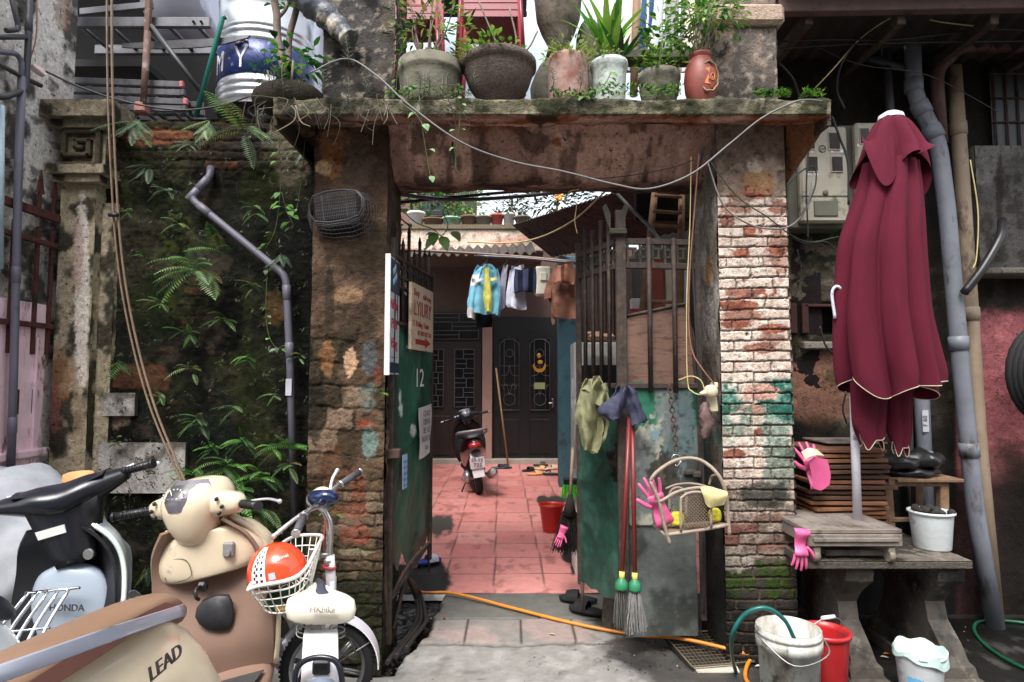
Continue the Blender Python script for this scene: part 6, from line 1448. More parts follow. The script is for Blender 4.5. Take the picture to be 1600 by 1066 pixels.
# mops
mopg = mat('mop_string', W(150, 148, 146), .95, var=.25, bump=0); moph = mat('mop_red_handle', W(126, 44, 42), .4, var=.15, bump=0); mgr = mat('mop_green', W(48, 130, 92), .45, bump=0); mye = mat('mop_yellow', W(206, 190, 90), .5)
for (tx, ty, bx, by, L, lb, sd) in ((984, 640, 971, 912, .20, 'left mop with thin dark grey strings against the right gate leaf', 11), (988, 640, 992, 914, .215, 'right mop with full pale grey strings against the right gate leaf', 12)):
    b, t_ = A(bx, by, 3.22), A(tx, ty, 3.40); t = thing('mop', b, lb, 'mop')
    m = MB(); m.cyl(b+(t_-b)*.06, t_, .0125, .0125, 12); m.build('handle', moph, t)
    m = MB(); m.cyl(b+(t_-b)*.02, b+(t_-b)*.065, .014, .015, 12); m.build('sleeve', mye, t)
    m = MB(); m.lathe([(.014, .03), (.03, .01), (.036, -.02), (.03, -.03), (0, -.03)], b, 16); m.build('collar', mgr, t)
    bristles(t, b+Vector((0, 0, -.02)), Vector((0, 0, -1)), L, .026, .055 if sd == 12 else .04, mopg if sd == 12 else mat('mop_string_dark', W(104, 102, 98), .95, bump=0), 190 if sd == 12 else 90, .0022, .7, sd, 'strings')
# draped clothes on the leaf
def drape(name, rows, Y, mt, lb, cat, amp=.03, fr=1.9, th=.005, parts=None):
    t = thing(name, A(rows[0][1][0], rows[0][0], Y), lb, cat)
    for nm, rws in [('cloth', rows)]+(parts or []):
        m_ = MB(); m_.patch([[A(x, py+3*math.sin(i*1.3+j*2), Y+amp*math.sin(i*fr+j*.6)) for i, x in enumerate(xs)] for j, (py, xs) in enumerate(rws)], 8, th, wk=.011, ws=22); m_.build(nm, mt, t)
    return t
kh = fab('khaki_green', W(134, 134, 102, .9))
drape('jacket', [(590, [916, 920, 925, 930, 935, 938]), (606, [908, 916, 924, 932, 940, 946]), (630, [902, 912, 922, 934, 943, 950]), (655, [899, 910, 923, 936, 944, 949]), (680, [907, 914, 924, 934, 942, 947]), (706, [911, 916, 920, 926, 932, 935])], 3.40, kh, 'pale green work jacket hung over the top of the right gate leaf', 'jacket', .035, parts=[
    ('sleeve', [(600, [930, 934, 940, 946]), (615, [930, 937, 944, 951]), (634, [922, 930, 938, 944])]), ('sleeve', [(650, [924, 932, 940]), (680, [926, 934, 940]), (708, [922, 928, 933])]), ('collar', [(592, [914, 922, 930, 936]), (600, [910, 918, 930, 938]), (612, [906, 914, 922, 930])])])
gb2 = fab('grey_blue_cloth', W(78, 80, 100, .9))
drape('shorts', [(603, [968, 971, 974, 977]), (615, [958, 966, 974, 980]), (632, [944, 956, 968, 976]), (644, [934, 950, 964, 972]), (656, [952, 958, 966, 968])], 3.34, gb2, 'grey-blue shorts draped over the mop handles', 'shorts', .025, parts=[
    ('leg', [(603, [974, 977, 980, 983]), (618, [974, 981, 989, 996]), (636, [976, 986, 996, 1004]), (656, [984, 994, 1004, 1012]), (664, [988, 994, 1004, 1006])])])
drape('rag', [(590, [894, 898, 902]), (620, [892, 898, 903]), (640, [893, 898, 902]), (662, [896, 899, 901])], 4.7, mat('white_rag', W(200, 196, 196, .85), .9), 'white rag hung on a stick behind the right gate leaf', 'rag', .015)
# rubber gloves
def glove(p, d, up, L, lb, cuff=.09, curl=.3, spread=1.0, mt=None, par=None, folded=False):
    d = Vector(d).normalized(); up = Vector(up); s = d.cross(up).normalized(); u = s.cross(d); t = thing('rubber_glove', p, lb, 'glove'); mt = mt or pinkr
    k = L/.30; m_ = MB(); rings = []
    for (f, w_, h_) in ((0, .060, .014), (.12, .056, .02), (.3, .048, .015), (.5, .040, .012), (.62, .046, .014), (.74, .050, .013), (.8, .044, .009)):
        rings.append([p+d*L*f*.8+s*w_*k*math.cos(a)+u*(h_*k*math.sin(a)*(1+.45*math.sin(3*a+f*14))+.014*math.sin(f*11)) for a in np.linspace(0, 6.283, 11)[:-1]])
    m_.loft(rings, 2, 2); m_.build('palm', mt, t)
    base_ = p+d*L*.62
    for i, (off, fl_, an) in enumerate(((-.036, .30, -.22), (-.012, .35, -.06), (.013, .33, .08), (.036, .26, .24))):
        dd = (d*math.cos(an*spread)+s*math.sin(an*spread)).normalized(); a = base_+s*off*k; q = [a, a+dd*L*fl_*.5, a+dd*L*fl_*.8-u*curl*L*.05, a+dd*L*fl_-u*curl*L*.12]
        m_ = MB(); m_.tube(crom(q, 4), [.0115*k*(1-.25*(j/12)) for j in range(13)], 8); m_.ball(q[-1], .009*k, 8, 5); m_.build('finger', mt, t)
    a = p+d*L*.42-s*.04*k; q = [a, a-s*.035*k+d*.03*k, a-s*.06*k+d*.065*k]
    m_ = MB(); m_.tube(crom(q, 4), [.015*k*(1-.2*(j/8)) for j in range(9)], 8); m_.ball(q[-1], .0125*k, 8, 5); m_.build('thumb', mt, t)
    return t
g = glove(A(1280, 762, 3.38), A(1262, 712, 3.42)-A(1280, 762, 3.38), (0, -1, .2), .26, 'pink rubber glove with folded cuff lying over the stack of boards', spread=1.6)
m = MB(); m.patch([[A(1252, 706, 3.36), A(1264, 700, 3.34), A(1276, 702, 3.36)], [A(1258, 718, 3.33), A(1272, 712, 3.31), A(1288, 712, 3.34)]], 4, .008); m.build('cuff_fold', mat('pale_pink_cuff', W(216, 190, 170, .85), .5), g)
m = MB(); m.patch([[A(1264, 722, 3.34), A(1276, 716, 3.32), A(1293, 718, 3.34)], [A(1268, 742, 3.35), A(1282, 738, 3.33), A(1298, 742, 3.34)], [A(1272, 764, 3.36), A(1284, 766, 3.34), A(1296, 758, 3.34)]], 4, .02); m.build('cuff', pinkr, g)
glove(A(1253, 826, 3.1), (-.1, -.02, -1), (0, -1, 0), .21, 'pink rubber glove hanging from the edge of the stone table', spread=.8)
glove(A(882, 822, 4.25), A(872, 848, 4.2)-A(882, 822, 4.25), (0, -1, .3), .15, 'pink rubber glove on the tiles beside the red bucket', spread=.4)
# hanging rattan basket
rat = mat('rattan', W(156, 140, 126, .95), .6, var=.25, scale=16, bump=.3, bs=60); ratd = mat('rattan_weave', W(142, 122, 102, .95), .75, var=.3)
bk = thing('rattan_basket', A(1080, 840, 3.25), 'grey-brown rattan basket hanging from the chain on the right gate leaf', 'basket')
YF, YK = 3.16, 3.32
def tb_(pts, r=.009, nm='frame', n=6): m_ = MB(); m_.tube(crom(pts, n), r, 8); m_.build(nm, rat, bk)
top = [A(1016, 752, YF), A(1026, 738, YF), A(1052, 721, YF+.04), A(1078, 716, YF+.06), A(1100, 722, YF+.04), A(1122, 742, YF), A(1134, 770, YF)]
tb_(top+[A(1137, 800, YF), A(1140, 836, YF)], .0095); tb_([A(1016, 752, YF), A(1030, 784, YF), A(1038, 820, YF), A(1047, 851, YF)], .0095)
tb_([A(1013, 758, YK), A(1018, 790, YK), A(1024, 822, YK)], .008); tb_([A(1108, 758, YK+.02), A(1112, 745, YK), A(1122, 742, YF+.04)], .007)
tb_([A(1014, 778, YK), A(1030, 784, YF), A(1060, 768, YF), A(1100, 762, YF), A(1136, 770, YF)], .0085); tb_([A(1040, 764, YK), A(1060, 757, YK), A(1090, 757, YK), A(1132, 770, YK-.05)], .007)
tb_([A(1040, 836, YF), A(1090, 829, YF), A(1138, 820, YF)], .010, n=3); tb_([A(1020, 820, YK), A(1040, 836, YF)], .008, n=2); tb_([A(1024, 822, YK), A(1112, 818, YK), A(1138, 820, YF)], .007, n=3)
for (x0, x1, yb0, yb1, yt, Y_) in ((1064, 1111, 830, 825, 769, YF-.01), (1046, 1072, 800, 812, 762, YK-.03)):
    arch = [A(x0, yb0, Y_)]+[A((x0+x1)/2-(x1-x0)/2*math.cos(a), yt+14-14*math.sin(a)+(yb0-yt)*.0, Y_) for a in np.linspace(0, math.pi, 8)]+[A(x1, yb1, Y_)]
    m = MB(); m.tube(crom(arch, 4), .0075, 8); pn = m.build('arch_panel', rat, bk)
    m = MB(); a0, a1 = A(x0+3, yt+4, Y_), A(x1-3, yb1, Y_); zl, zh = a1.z, a0.z+.0; xl_, xr_ = a0.x, a1.x; cx_ = (xl_+xr_)/2; hw = (xr_-xl_)/2; zs_ = A(0, yt+14, Y_).z
    def inside(x, z): return zl < z < zs_ and xl_ < x < xr_ or (z >= zs_ and ((x-cx_)/hw)**2+((z-zs_)/(zh-zs_+.012))**2 < 1)
    for sgn in (1, -1):
        for k in range(-14, 15):
            c = k*.0135; seg_ = []
            for j in range(70):
                t = -.25+.5*j/69; x = cx_+t; z = (zl+zh)/2+sgn*t*1.0+c*1.3
                if inside(x, z): seg_.append(Vector((x, Y_+.002*sgn, z)))
            if len(seg_) > 3: m.tube([seg_[0], seg_[-1]], .0034, 4, cap=False, flat=.5)
    m.build('weave', ratd, pn)
m = MB(); m.prism([A(1026, 822, YK-.01), A(1110, 816, YK-.01), A(1134, 820, YF+.01), A(1042, 834, YF+.01)], (0, 0, .006)); m.build('base', ratd, bk)
m = MB(); m.tube(crom([A(1049, 718, 3.24), A(1053, 711, 3.24), A(1061, 712, 3.25), A(1064, 720, 3.26), A(1058, 728, 3.24), A(1055, 726, 3.24)], 5), .0035, 8); o = m.build('hook', chrome); tag(o, 'bright metal hook between the chain and the rattan basket', 'hook')
glove(A(1040, 820, 3.22), A(1018, 752, 3.2)-A(1042, 816, 3.22), (0, -1, 0), .27, 'pink rubber glove stuck upright in the left of the rattan basket', spread=1.3)
ylc = fab('cream_yellow_cloth', W(222, 206, 150, .85)); m = MB(); m.patch([[A(1094, 762, 3.13), A(1108, 760, 3.11), A(1122, 764, 3.11), A(1136, 768, 3.13)], [A(1098, 772, 3.12), A(1110, 776, 3.10), A(1124, 778, 3.10), A(1137, 774, 3.12)], [A(1102, 786, 3.13), A(1108, 793, 3.12), A(1120, 791, 3.12), A(1131, 789, 3.13)]], 5, .004)
o = m.build('cleaning_cloth', ylc); tag(o, 'folded cream-yellow cloth over the right rim of the rattan basket', 'cloth')
for (x, y, w_, lb) in ((1058, 812, .04, 'yellow sponge in the rattan basket left of the arched panel'), (1117, 806, .035, 'yellow sponge in the rattan basket right of the arched panel')):
    m = MB(); rg = [[A(x, y+8, 3.22)+Vector((w_*q_*math.cos(a), w_*.5*math.sin(a), z)) for a in np.linspace(0, 6.28, 9)[:-1]] for q_, z in ((.8, 0), (1, .02), (.9, .05), (.5, .065))]; m.loft(rg, 2, 2); o = m.build('sponge', mat('yellow_sponge', W(222, 214, 60, .9), .9, bump=.6, bs=60)); tag(o, lb, 'sponge')
# ================================================================ left-hand side pipes, tanks, ladders
pipe([A(329, 262, 3.72), A(328, 276, 3.69), A(297, 310, 3.66), A(447, 432, 3.66), A(453, 560, 3.66), A(461, 812, 3.66)], .0225, mat('slate_pvc', W(110, 108, 122, .9), .5, var=.15, bump=0, dirt=[(W(78, 74, 72), .1, 8, 1)]), 'grey pipe zigzagging down the mossy wall beside the left gate pillar', ((1, .35), (1, .85), (2, .15), (3, .2), (3, .9)))
m = MB(); m.cc = W(180, 182, 190); m.box(A(451, 605, 3.632), (.035, .004, .10)); o = m.build('pipe_label', MVF); tag(o, 'worn printed label on the grey zigzag pipe', 'label')
lp = lambda x, y, X=-2.73: AX(x, y, X)
pipe([lp(34, 120), lp(28, 300), lp(22, 560), lp(17, 735)], .020, mat('slate_pvc'), 'vertical light grey pipe in front of the pink metal door', ((1, .5), (2, .6)))
pipe([lp(47, -40), lp(44, 70), lp(40, 140), lp(8, 152, -2.72), lp(-20, 150, -2.7)], .017, dkp, 'dark pipe bending left at the top left corner', ((0, .7),))
pipe([lp(-10, 58), lp(40, 58)], .014, dkp, 'upper short level pipe at the left edge', ()); pipe([lp(14, -20), lp(30, 46), lp(10, 48)], .014, dkp, 'sloping dark pipe in the top left corner', ())
pipe([lp(-10, 80), lp(26, 84), lp(34, 96), lp(34, 150)], .014, mat('slate_pvc'), 'grey pipe with a rounded corner at the left edge', ()); pipe([lp(-5, 98), lp(30, 118), lp(64, 134)], .013, dkp, 'dark rod sloping out over the left building', ())
pipe([lp(2, 165, -2.70), lp(0, 420, -2.70)], .016, mat('bluish_pvc', W(150, 168, 176), .5), 'pale bluish pipe at the very left edge', ())
m = MB(); m.patch([[A(44, 103, 3.45), A(50, 101, 3.42), A(56, 100, 3.45)], [A(52, 113, 3.44), A(60, 108, 3.42), A(66, 107, 3.45)], [A(66, 121, 3.44), A(72, 118, 3.42), A(75, 116, 3.45)]], 4, .006); o = m.build('plastic_scrap', mat('pale_pink_plastic', W(200, 176, 176), .5)); tag(o, 'scrap of pinkish plastic tied to the pipes at the top left', 'scrap')
wirething('cable', [A(58, 5, 3.4), A(56, 60, 3.4), A(44, 102, 3.4)], .004, brw, 'brown wire hanging beside the dark corner pipe')
wirething('cable', [A(72, 112, 3.45), A(130, 138, 3.5), A(200, 160, 3.5), A(280, 172, 3.5), A(345, 165, 3.6), A(392, 150, 3.6), A(410, 146, 3.6)], .006, cable, 'black cable sagging above the mossy wall')
wirething('cable', [A(44, 80, 3.5), A(84, 30, 3.7), A(46, 20, 3.5)], .003, cable, 'thin dark wire stapled on the side building')
# bamboo strips
for off, r, lb in ((0, .008, 'left one of two long split-bamboo strips bowing down the mossy wall'), (7.5, .009, 'right one of two long split-bamboo strips bowing down the mossy wall')):
    m = MB(); m.tube(crom([A(167+off, -30, 3.45), A(168+off, 120, 3.45), A(173+off, 260, 3.45), A(183+off, 400, 3.45), A(203+off, 520, 3.45), A(236+off, 640, 3.42), A(286+off*.7, 758, 3.4), A(300+off*.5, 800, 3.35)], 10), r, 8, flat=.6)
    o = m.build('bamboo_strip', mat('dry_bamboo', W(138, 116, 96), .7, var=.3, scale=18, bump=.2)); tag(o, lb, 'bamboo strip')
m = MB(); m.tube([A(170, 336, 3.43), A(184, 336, 3.43)], .012, 8); o = m.build('tie', cable); tag(o, 'dark tie holding the two bamboo strips together', 'tie')
# structure behind, above the mossy wall
sh = thing('dark_shed', A(200, 180, 5.0), 'dark open shed behind the mossy wall top', 'shed')
m = MB(); a, b = A(60, 200, 5.2), A(352, -80, 5.2); m.box(((a.x+b.x)/2, 5.3, (a.z+b.z)/2-.5), (b.x-a.x, .1, b.z-a.z+1)); m.box(((a.x+b.x)/2, 4.7, a.z+.0), (b.x-a.x, 1.2, .05)); m.build('back_wall', mat('shed_dark', (.02, .018, .018), .9), sh)
m = MB(); m.box(((a.x+b.x)/2-.3, 4.6, b.z+.1), (b.x-a.x, 1.6, .05)); m.build('roof', mat('shed_dark'), sh)
alu = mat('dull_aluminium', W(108, 108, 112), .4, .6, var=.25, bump=.05, dirt=[(W(70, 64, 60), .2, 8, 1)])
pinkcap = mat('pink_cap', W(190, 110, 116), .6)
for k, (yl, yr, xr_, lb) in enumerate(((126, 133, 282, 'topmost'), (140, 146, 284, 'second from the top'), (153, 160, 288, 'third from the top'), (167, 171, 286, 'lowest'))):
    t = thing('aluminium_ladder', A(200, (yl+yr)/2, 3.95), lb+' aluminium ladder in the flat stack on the mossy wall', 'ladder'); a, b = A(105, yl, 3.95), A(xr_, yr, 3.95)
    for dy in (0, .3):
        m = MB(); m.bbox((a+b)/2+Vector((0, dy, 0)), ((b-a).length, .025, .045), .005, rot=(0, -math.atan2(b.z-a.z, b.x-a.x), 0)); m.build('rail', alu, t)
    for j in range(4):
        c = a.lerp(b, (j+.5)/4); m = MB(); m.cyl(c, c+Vector((0, .3, 0)), .012, n=8); m.build('rung', alu, t)
    m = MB(); m.bbox(b+Vector((.012, -.003, 0)), (.03, .032, .045), .006); m.build('end_cap', pinkcap if k % 2 == 0 else alu, t)
t = thing('aluminium_ladder', A(220, 40, 4.0), 'long aluminium ladder rail lying highest above the mossy wall', 'ladder'); a, b = A(95, 34, 3.95), A(330, 38, 3.95)
for dy in (0, .34): m = MB(); m.bbox((a+b)/2+Vector((0, dy, 0)), ((b-a).length, .03, .075), .008); m.build('rail', alu, t)
for j in range(5): c = a.lerp(b, (j+.5)/5); m = MB(); m.cyl(c, c+Vector((0, .34, 0)), .014, n=8); m.build('rung', alu, t)
for x in (302, 314): m = MB(); m.tube([A(x, 34, 3.93), A(x, 34, 3.92)], .009, 10); m.build('bolt', black, t)
m = MB(); m.bbox((A(150, 20, 4.05)+A(215, 8, 4.05))/2, (.5, .03, .05), .005, rot=(0, R(-6), 0)); o = m.build('aluminium_rail', alu); tag(o, 'short aluminium rail above the longest ladder', 'rail')
m = MB(); m.patch([[A(190, 68, 4.0), A(250, 64, 3.95), A(330, 60, 3.88), A(390, 55, 3.83)], [A(190, 74, 4.0), A(250, 76, 3.95), A(330, 72, 3.88), A(386, 59, 3.83)]], 5, .012); o = m.build('bent_sheet', alu); tag(o, 'bent narrow metal sheet jutting towards the steel tank', 'sheet')
m = MB(); m.bbox(A(232, 20, 3.9), (.035, .035, .32), .004); m.cyl(A(231, 50, 3.9), A(224, 164, 3.88), .022, .02, 10); o = m.build('rusty_post', mat('rusty_post_paint', W(112, 86, 74), .8, var=.4, scale=14, dirt=[(W(150, 140, 136), .2, 12, 2)])); tag(o, 'rusty steel post standing on the mossy wall among the ladders', 'post')
m = MB(); m.tube([A(236, 40, 3.9), A(316, 146, 3.9)], .016, 6); o = m.build('strut', dkp); tag(o, 'thin dark strut slanting down beside the steel tank', 'strut')
m = MB(); m.bbox(A(222, 170, 3.9), (.07, .08, .07), .01); o = m.build('brick', mat('pinkish_brick', W(170, 120, 110), .9, bump=.5)); tag(o, 'single brick under the rusty post', 'brick')
# tanks
tankm = mat('tank_steel', W(196, 198, 204, .85), .28, .75, var=.1, scale=3, bump=.05, bs=6)
tk = thing('steel_water_tank', A(418, 185, 4.15), 'ribbed steel water tank with a blue band on the mossy wall', 'tank')
TY = 4.2; cx_ = A(418, 100, TY).x; r_ = 73/F*TY; zb7, zt7 = A(418, 190, TY).z, A(418, 16, TY).z; h_ = zt7-zb7
prof = [(r_*.98, 0)]
for k in range(3): z = h_*(.05+.06*k); prof += [(r_*.985, z), (r_*1.02, z+.012), (r_*.985, z+.024)]
prof += [(r_*.985, h_*.24), (r_*.985, h_*.53), (r_*1.02, h_*.545), (r_*.985, h_*.56)]
for k in range(2): z = h_*(.60+.05*k); prof += [(r_*.985, z), (r_*1.02, z+.012), (r_*.985, z+.024)]
prof += [(r_*.985, h_*.95), (r_*1.0, h_*.955), (r_*1.0, h_*.975), (r_*.97, h_*.985), (r_*.6, h_*1.05), (r_*.25, h_*1.08), (0, h_*1.08)]
m = MB(); m.lathe(prof, (cx_, TY, zb7), 56); m.build('body', tankm, tk)
m = MB(); m.lathe([(r_*.99, h_*.235), (r_*.998, h_*.237), (r_*.998, h_*.515), (r_*.99, h_*.517)], (cx_, TY, zb7), 56); bd = m.build('band', mat('tank_blue', W(44, 62, 124, .9), .35, .2, var=.1, dirt=[(W(140, 146, 170), .08, 16, 1)]), tk)
for s_, ang in (('M', 226), ('Ỹ', 262)):
    a = R(ang); c = Vector((cx_+r_*math.cos(a), TY+r_*math.sin(a), zb7+h_*.355)); fr = frame3((-math.sin(a), math.cos(a), 0), (0, 0, 1))
    q = text(s_, 'lettering', .20, c, fr, mat('tank_white', W(214, 214, 220, .8), .5), bd, .002, sx=.8); og = ORG[bd.name]
    for v in q.data.vertices:      # bend the letter round the tank
        w_ = v.co+og-Vector((cx_, TY, 0)); tt = w_.x*-math.sin(a)+w_.y*math.cos(a); out = w_.x*math.cos(a)+w_.y*math.sin(a)-r_; b_a = a+tt/r_; rr = r_*1.0+.002+out
        v.co = Vector((cx_+rr*math.cos(b_a), TY+rr*math.sin(b_a), w_.z))-og
m = MB(); pts_ = []
for k in range(13):
    a = R(262)+(-.045+.09*k/12)/r_; z = zb7+h_*.355+.112+.010*math.sin((k/12-.5)*2*math.pi); pts_.append(Vector((cx_+(r_+.004)*math.cos(a), TY+(r_+.004)*math.sin(a), z)))
m.tube(pts_, .007, 6); m.build('letter_tilde', mat('tank_white'), bd)
m = MB(); q = A(300, 10, 4.6); m.tube([q+Vector((-.25, 0, .05)), q+Vector((-.22, 0, .05)), q+Vector((.22, 0, .05)), q+Vector((.25, 0, .05))], [.30, .36, .36, .30], 36); o = m.build('white_tank', mat('white_tank_paint', W(190, 192, 206, .8), .35, .4, var=.1)); tag(o, 'big pale tank lying on its side behind the ladders', 'tank')
m = MB(); q = A(470, 60, 4.8); m.lathe([(.20, -.5), (.21, .1), (.19, .2), (.1, .27), (0, .28)], q, 30); o = m.build('white_tank', mat('white_tank_paint')); tag(o, 'pale upright tank half hidden behind the steel tank', 'tank')
pipe([A(354, 26, 3.85), A(348, 28, 3.85), A(306, 183, 3.85)], .016, mat('green_pvc', W(34, 128, 112), .45, bump=0), 'thin green pipe leaning beside the steel tank', ())
# wrapped pipe and trunks in front of the post
wp = mat('wrapped_plastic', W(92, 94, 102), .45, var=.5, scale=16, bump=.8, bs=25, dirt=[(W(190, 180, 166), .25, 9, 3)])
m = MB(); P_ = crom([A(462, -20, 3.3), A(495, 12, 3.3), A(522, 36, 3.3), A(546, 62, 3.28)], 8); m.tube(P_, [.088+.006*math.sin(i*1.1)+.005*math.sin(i*2.7+1)-.0015*i for i in range(len(P_))], 14); o = m.build('wrapped_pipe', wp); tag(o, 'pipe wrapped in grey plastic slanting down onto the left hood post', 'pipe')
bt = thing('bare_shrub', A(440, 130, 3.35), 'bare-trunked shrub in front of the steel tank', 'shrub'); bark = mat('bark', W(132, 118, 108), .9, var=.35, scale=20, bump=.5)
m = MB(); m.tube(crom([A(446, 120, 3.35), A(434, 60, 3.35), A(432, 20, 3.35), A(424, -20, 3.35)], 5), .022, 10); m.tube(crom([A(450, 120, 3.37), A(452, 60, 3.37), A(462, 20, 3.37), A(470, -20, 3.37)], 5), .018, 10); m.tube(crom([A(433, 30, 3.36), A(446, 15, 3.36), A(456, -10, 3.36)], 4), .010, 8); m.build('trunk', bark, bt)
foliage('leaves', A(450, 5, 3.35), .10, .05, 26, .06, .035, [G1, G2], bt, 71)
# ================================================================ scooters
def make_scooter(name, p0, head, lean, steer, C, label, detail=True):
    """p0: rear wheel's ground point; head: heading from +Y clockwise; steer: clockwise turn of the fork (radians)"""
    fx = Vector((math.sin(head), math.cos(head), 0)); ly = Vector((-fx.y, fx.x, 0))      # forward, left
    Rl = Matrix.Rotation(-lean, 3, fx)      # lean to the left is positive
    sc_ = C.get('scale', 1)
    def L(x, y, z):
        x, y, z = x*sc_, y*sc_, z*sc_; return Vector(p0)+fx*x+Rl @ (ly*y+Vector((0, 0, z)))
    ax0, axd = Vector((1.02, 0, .72)), Vector((-.38, 0, .92)).normalized()                # steering axis, local
    Rs = Matrix.Rotation(-steer, 3, axd)
    def T(x, y, z):
        q = Rs @ (Vector((x, y, z))-ax0)+ax0; return L(*q)
    t = thing(name, p0, label, 'scooter')
    body, trim, dark, seatm = C['body'], C['trim'], C['dark'], C['seat']
    def wheel(nm, f, cx, cz, r, w_):
        m = MB(); n = 40; prof = [(r-.045, -w_*.42), (r-.02, -w_*.5), (r-.004, -w_*.36), (r, 0), (r-.004, w_*.36), (r-.02, w_*.5), (r-.045, w_*.42)]
        rows = [[f(cx+rr*math.cos(a), yy, cz+rr*math.sin(a)) for rr, yy in prof] for a in np.linspace(0, 2*math.pi, n+1)]
        m.grid(rows); wt = m.build(nm, rubber, t)
        m = MB(); m.grid([[f(cx+rr*math.cos(a), yy, cz+rr*math.sin(a)) for rr, yy in ((r-.046, -w_*.42), (r-.062, -w_*.3), (r-.062, w_*.3), (r-.046, w_*.42))] for a in np.linspace(0, 2*math.pi, n+1)])
        for k in range(5):
            a = 2*math.pi*k/5; b = a+.25; m.tube([f(cx+.03*math.cos(a), 0, cz+.03*math.sin(a)), f(cx+(r-.06)*math.cos(b), 0, cz+(r-.06)*math.sin(b))], [.022, .014], 8)
        m.tube([f(cx, -w_*.55, cz), f(cx, w_*.55, cz)], .035, 14); m.build('rim', C['rim'], wt)
        for s in (-1, 1): pass
        return wt
    wheel('rear_wheel', L, 0, .235, .235, .10); wheel('front_wheel', T, 1.25, .235, .235, .09)
    # body behind the floor
    def ring(x, hw, z0, z1, k=.72, n=16, f=L, sq=.7):
        out = []
        for j in range(n):
            a = 2*math.pi*j/n; c, s = math.cos(a), math.sin(a); c = math.copysign(abs(c)**sq, c); s = math.copysign(abs(s)**sq, s)
            zz = (z0+z1)/2+(z1-z0)/2*s; out.append(f(x, -hw*c*(1 if s < 0 else 1-(1-k)*s), zz))
        return out
    m = MB(); m.loft([ring(-.42, .05, .66, .74), ring(-.34, .10, .60, .77), ring(-.15, .15, .50, .79), ring(.1, .175, .40, .78), ring(.32, .18, .30, .76), ring(.46, .165, .26, .70), ring(.54, .13, .26, .60), ring(.57, .08, .30, .50)], 4, 1); bd = m.build('body', body, t)
    m = MB(); m.loft([ring(-.1, .1, .22, .42), ring(.1, .13, .2, .40), ring(.4, .15, .2, .36), ring(.52, .12, .2, .34)], 3, 1); m.build('lower_cover', trim, t)
    m = MB(); m.loft([ring(-.36, .06, .775, .80), ring(-.3, .11, .765, .835), ring(-.1, .145, .76, .85), ring(.1, .15, .76, .835), ring(.3, .145, .745, .815), ring(.45, .11, .70, .79), ring(.55, .06, .65, .72)], 4, 1); st = m.build('seat', seatm, t)
    if detail:
        m = MB()
        for s in (-1, 1): m.patch([[L(-.3, s*.112, .80), L(-.1, s*.150, .81), L(.15, s*.155, .80), L(.3, s*.149, .785)], [L(-.3, s*.118, .775), L(-.1, s*.156, .77), L(.15, s*.162, .765), L(.36, s*.15, .755)]], 4, .004)
        m.build('side_band', C['seat2'], st)
    # grab rail
    m = MB(); m.loft([[L(x+a_, y*(1+.0), z+b_) for a_, b_ in ((0, .018), (.014, 0), (0, -.018), (-.014, 0))] for x, y, z in ((.32, .188, .745), (.1, .205, .79), (-.1, .215, .83), (-.34, .17, .87), (-.46, .0, .88), (-.34, -.17, .87), (-.1, -.215, .83), (.1, -.205, .79), (.32, -.188, .745))], 5, 3); m.build('grab_rail', C['rail'], t)
    m = MB(); m.loft([ring(-.47, .07, .66, .72), ring(-.40, .09, .65, .74)], 1, 1); m.build('tail_light', C['tail'], t)
    m = MB(); m.patch([[L(-.28, y, .62) for y in (-.07, 0, .07)], [L(-.40, y, .44) for y in (-.08, 0, .08)], [L(-.43, y, .28) for y in (-.07, 0, .07)]], 4, .006); m.build('rear_fender', C.get('fender', dark), t)
    if C.get('plate'):
        m = MB(); q = [L(-.445, .095, .40), L(-.445, -.095, .40), L(-.47, -.095, .54), L(-.47, .095, .54)]; m.prism(q, fx*.006); pl_ = m.build('number_plate', mat('plate_white', (.75, .77, .8), .4, var=.05), t)
        fr_ = frame3(-ly, (L(-.47, 0, .54)-L(-.445, 0, .40))); text('29-Y3', 'lettering', .062, L(-.468, 0, .505), fr_, ink, pl_, .001); text('735', 'lettering', .075, L(-.459, 0, .44), fr_, ink, pl_, .001)
    m = MB(); m.tube(crom([L(.35, -.12, .2), L(.15, -.17, .2), L(-.05, -.18, .24)], 4), .02, 8); m.tube([L(-.05, -.18, .23), L(-.1, -.18, .24), L(-.38, -.19, .31), L(-.44, -.19, .325)], [.045, .06, .058, .03], 16); m.build('exhaust', C['pipe'], t)
    m = MB(); m.tube([L(.12, .02, .26), L(.0, .14, .25), L(-.02, .15, .24)], [.09, .07, .05], 12); m.tube([L(.0, .10, .24), L(.0, .17, .24)], [.085, .07], 16); m.build('engine', C['pipe'], t)
    m = MB(); m.tube([L(.2, .12, .2), L(.16, .24, .0)], .010, 6); m.build('side_stand', black, t)
    # floorboard
    m = MB(); m.loft([ring(.42, .13, .24, .33, 1), ring(.6, .165, .25, .325, 1), ring(.78, .175, .25, .325, 1), ring(.92, .15, .26, .36, 1)], 3, 1); fb = m.build('floorboard', trim, t)
    m = MB(); m.patch([[L(.5, y, .333) for y in (-.12, 0, .12)], [L(.65, y, .334) for y in (-.145, 0, .145)], [L(.82, y, .336) for y in (-.15, 0, .15)]], 3, .004); m.build('foot_mat', mat('foot_mat', (.05, .05, .05), .85, bump=.6, bs=90), fb)
    # leg shield: inner face and outer shell
    rowsI = [(.90, .33, .17, .0), (.87, .45, .215, .015), (.90, .60, .235, .03), (.93, .74, .22, .04), (.92, .84, .19, .045), (.90, .92, .12, .05)]
    def sh_(x, z, hw, bow, off=0, f=L): return [f(x+bow*2.2*(y*y)*-1+off+bow, y*hw, z) for y in (-1, -.8, -.4, 0, .4, .8, 1)]
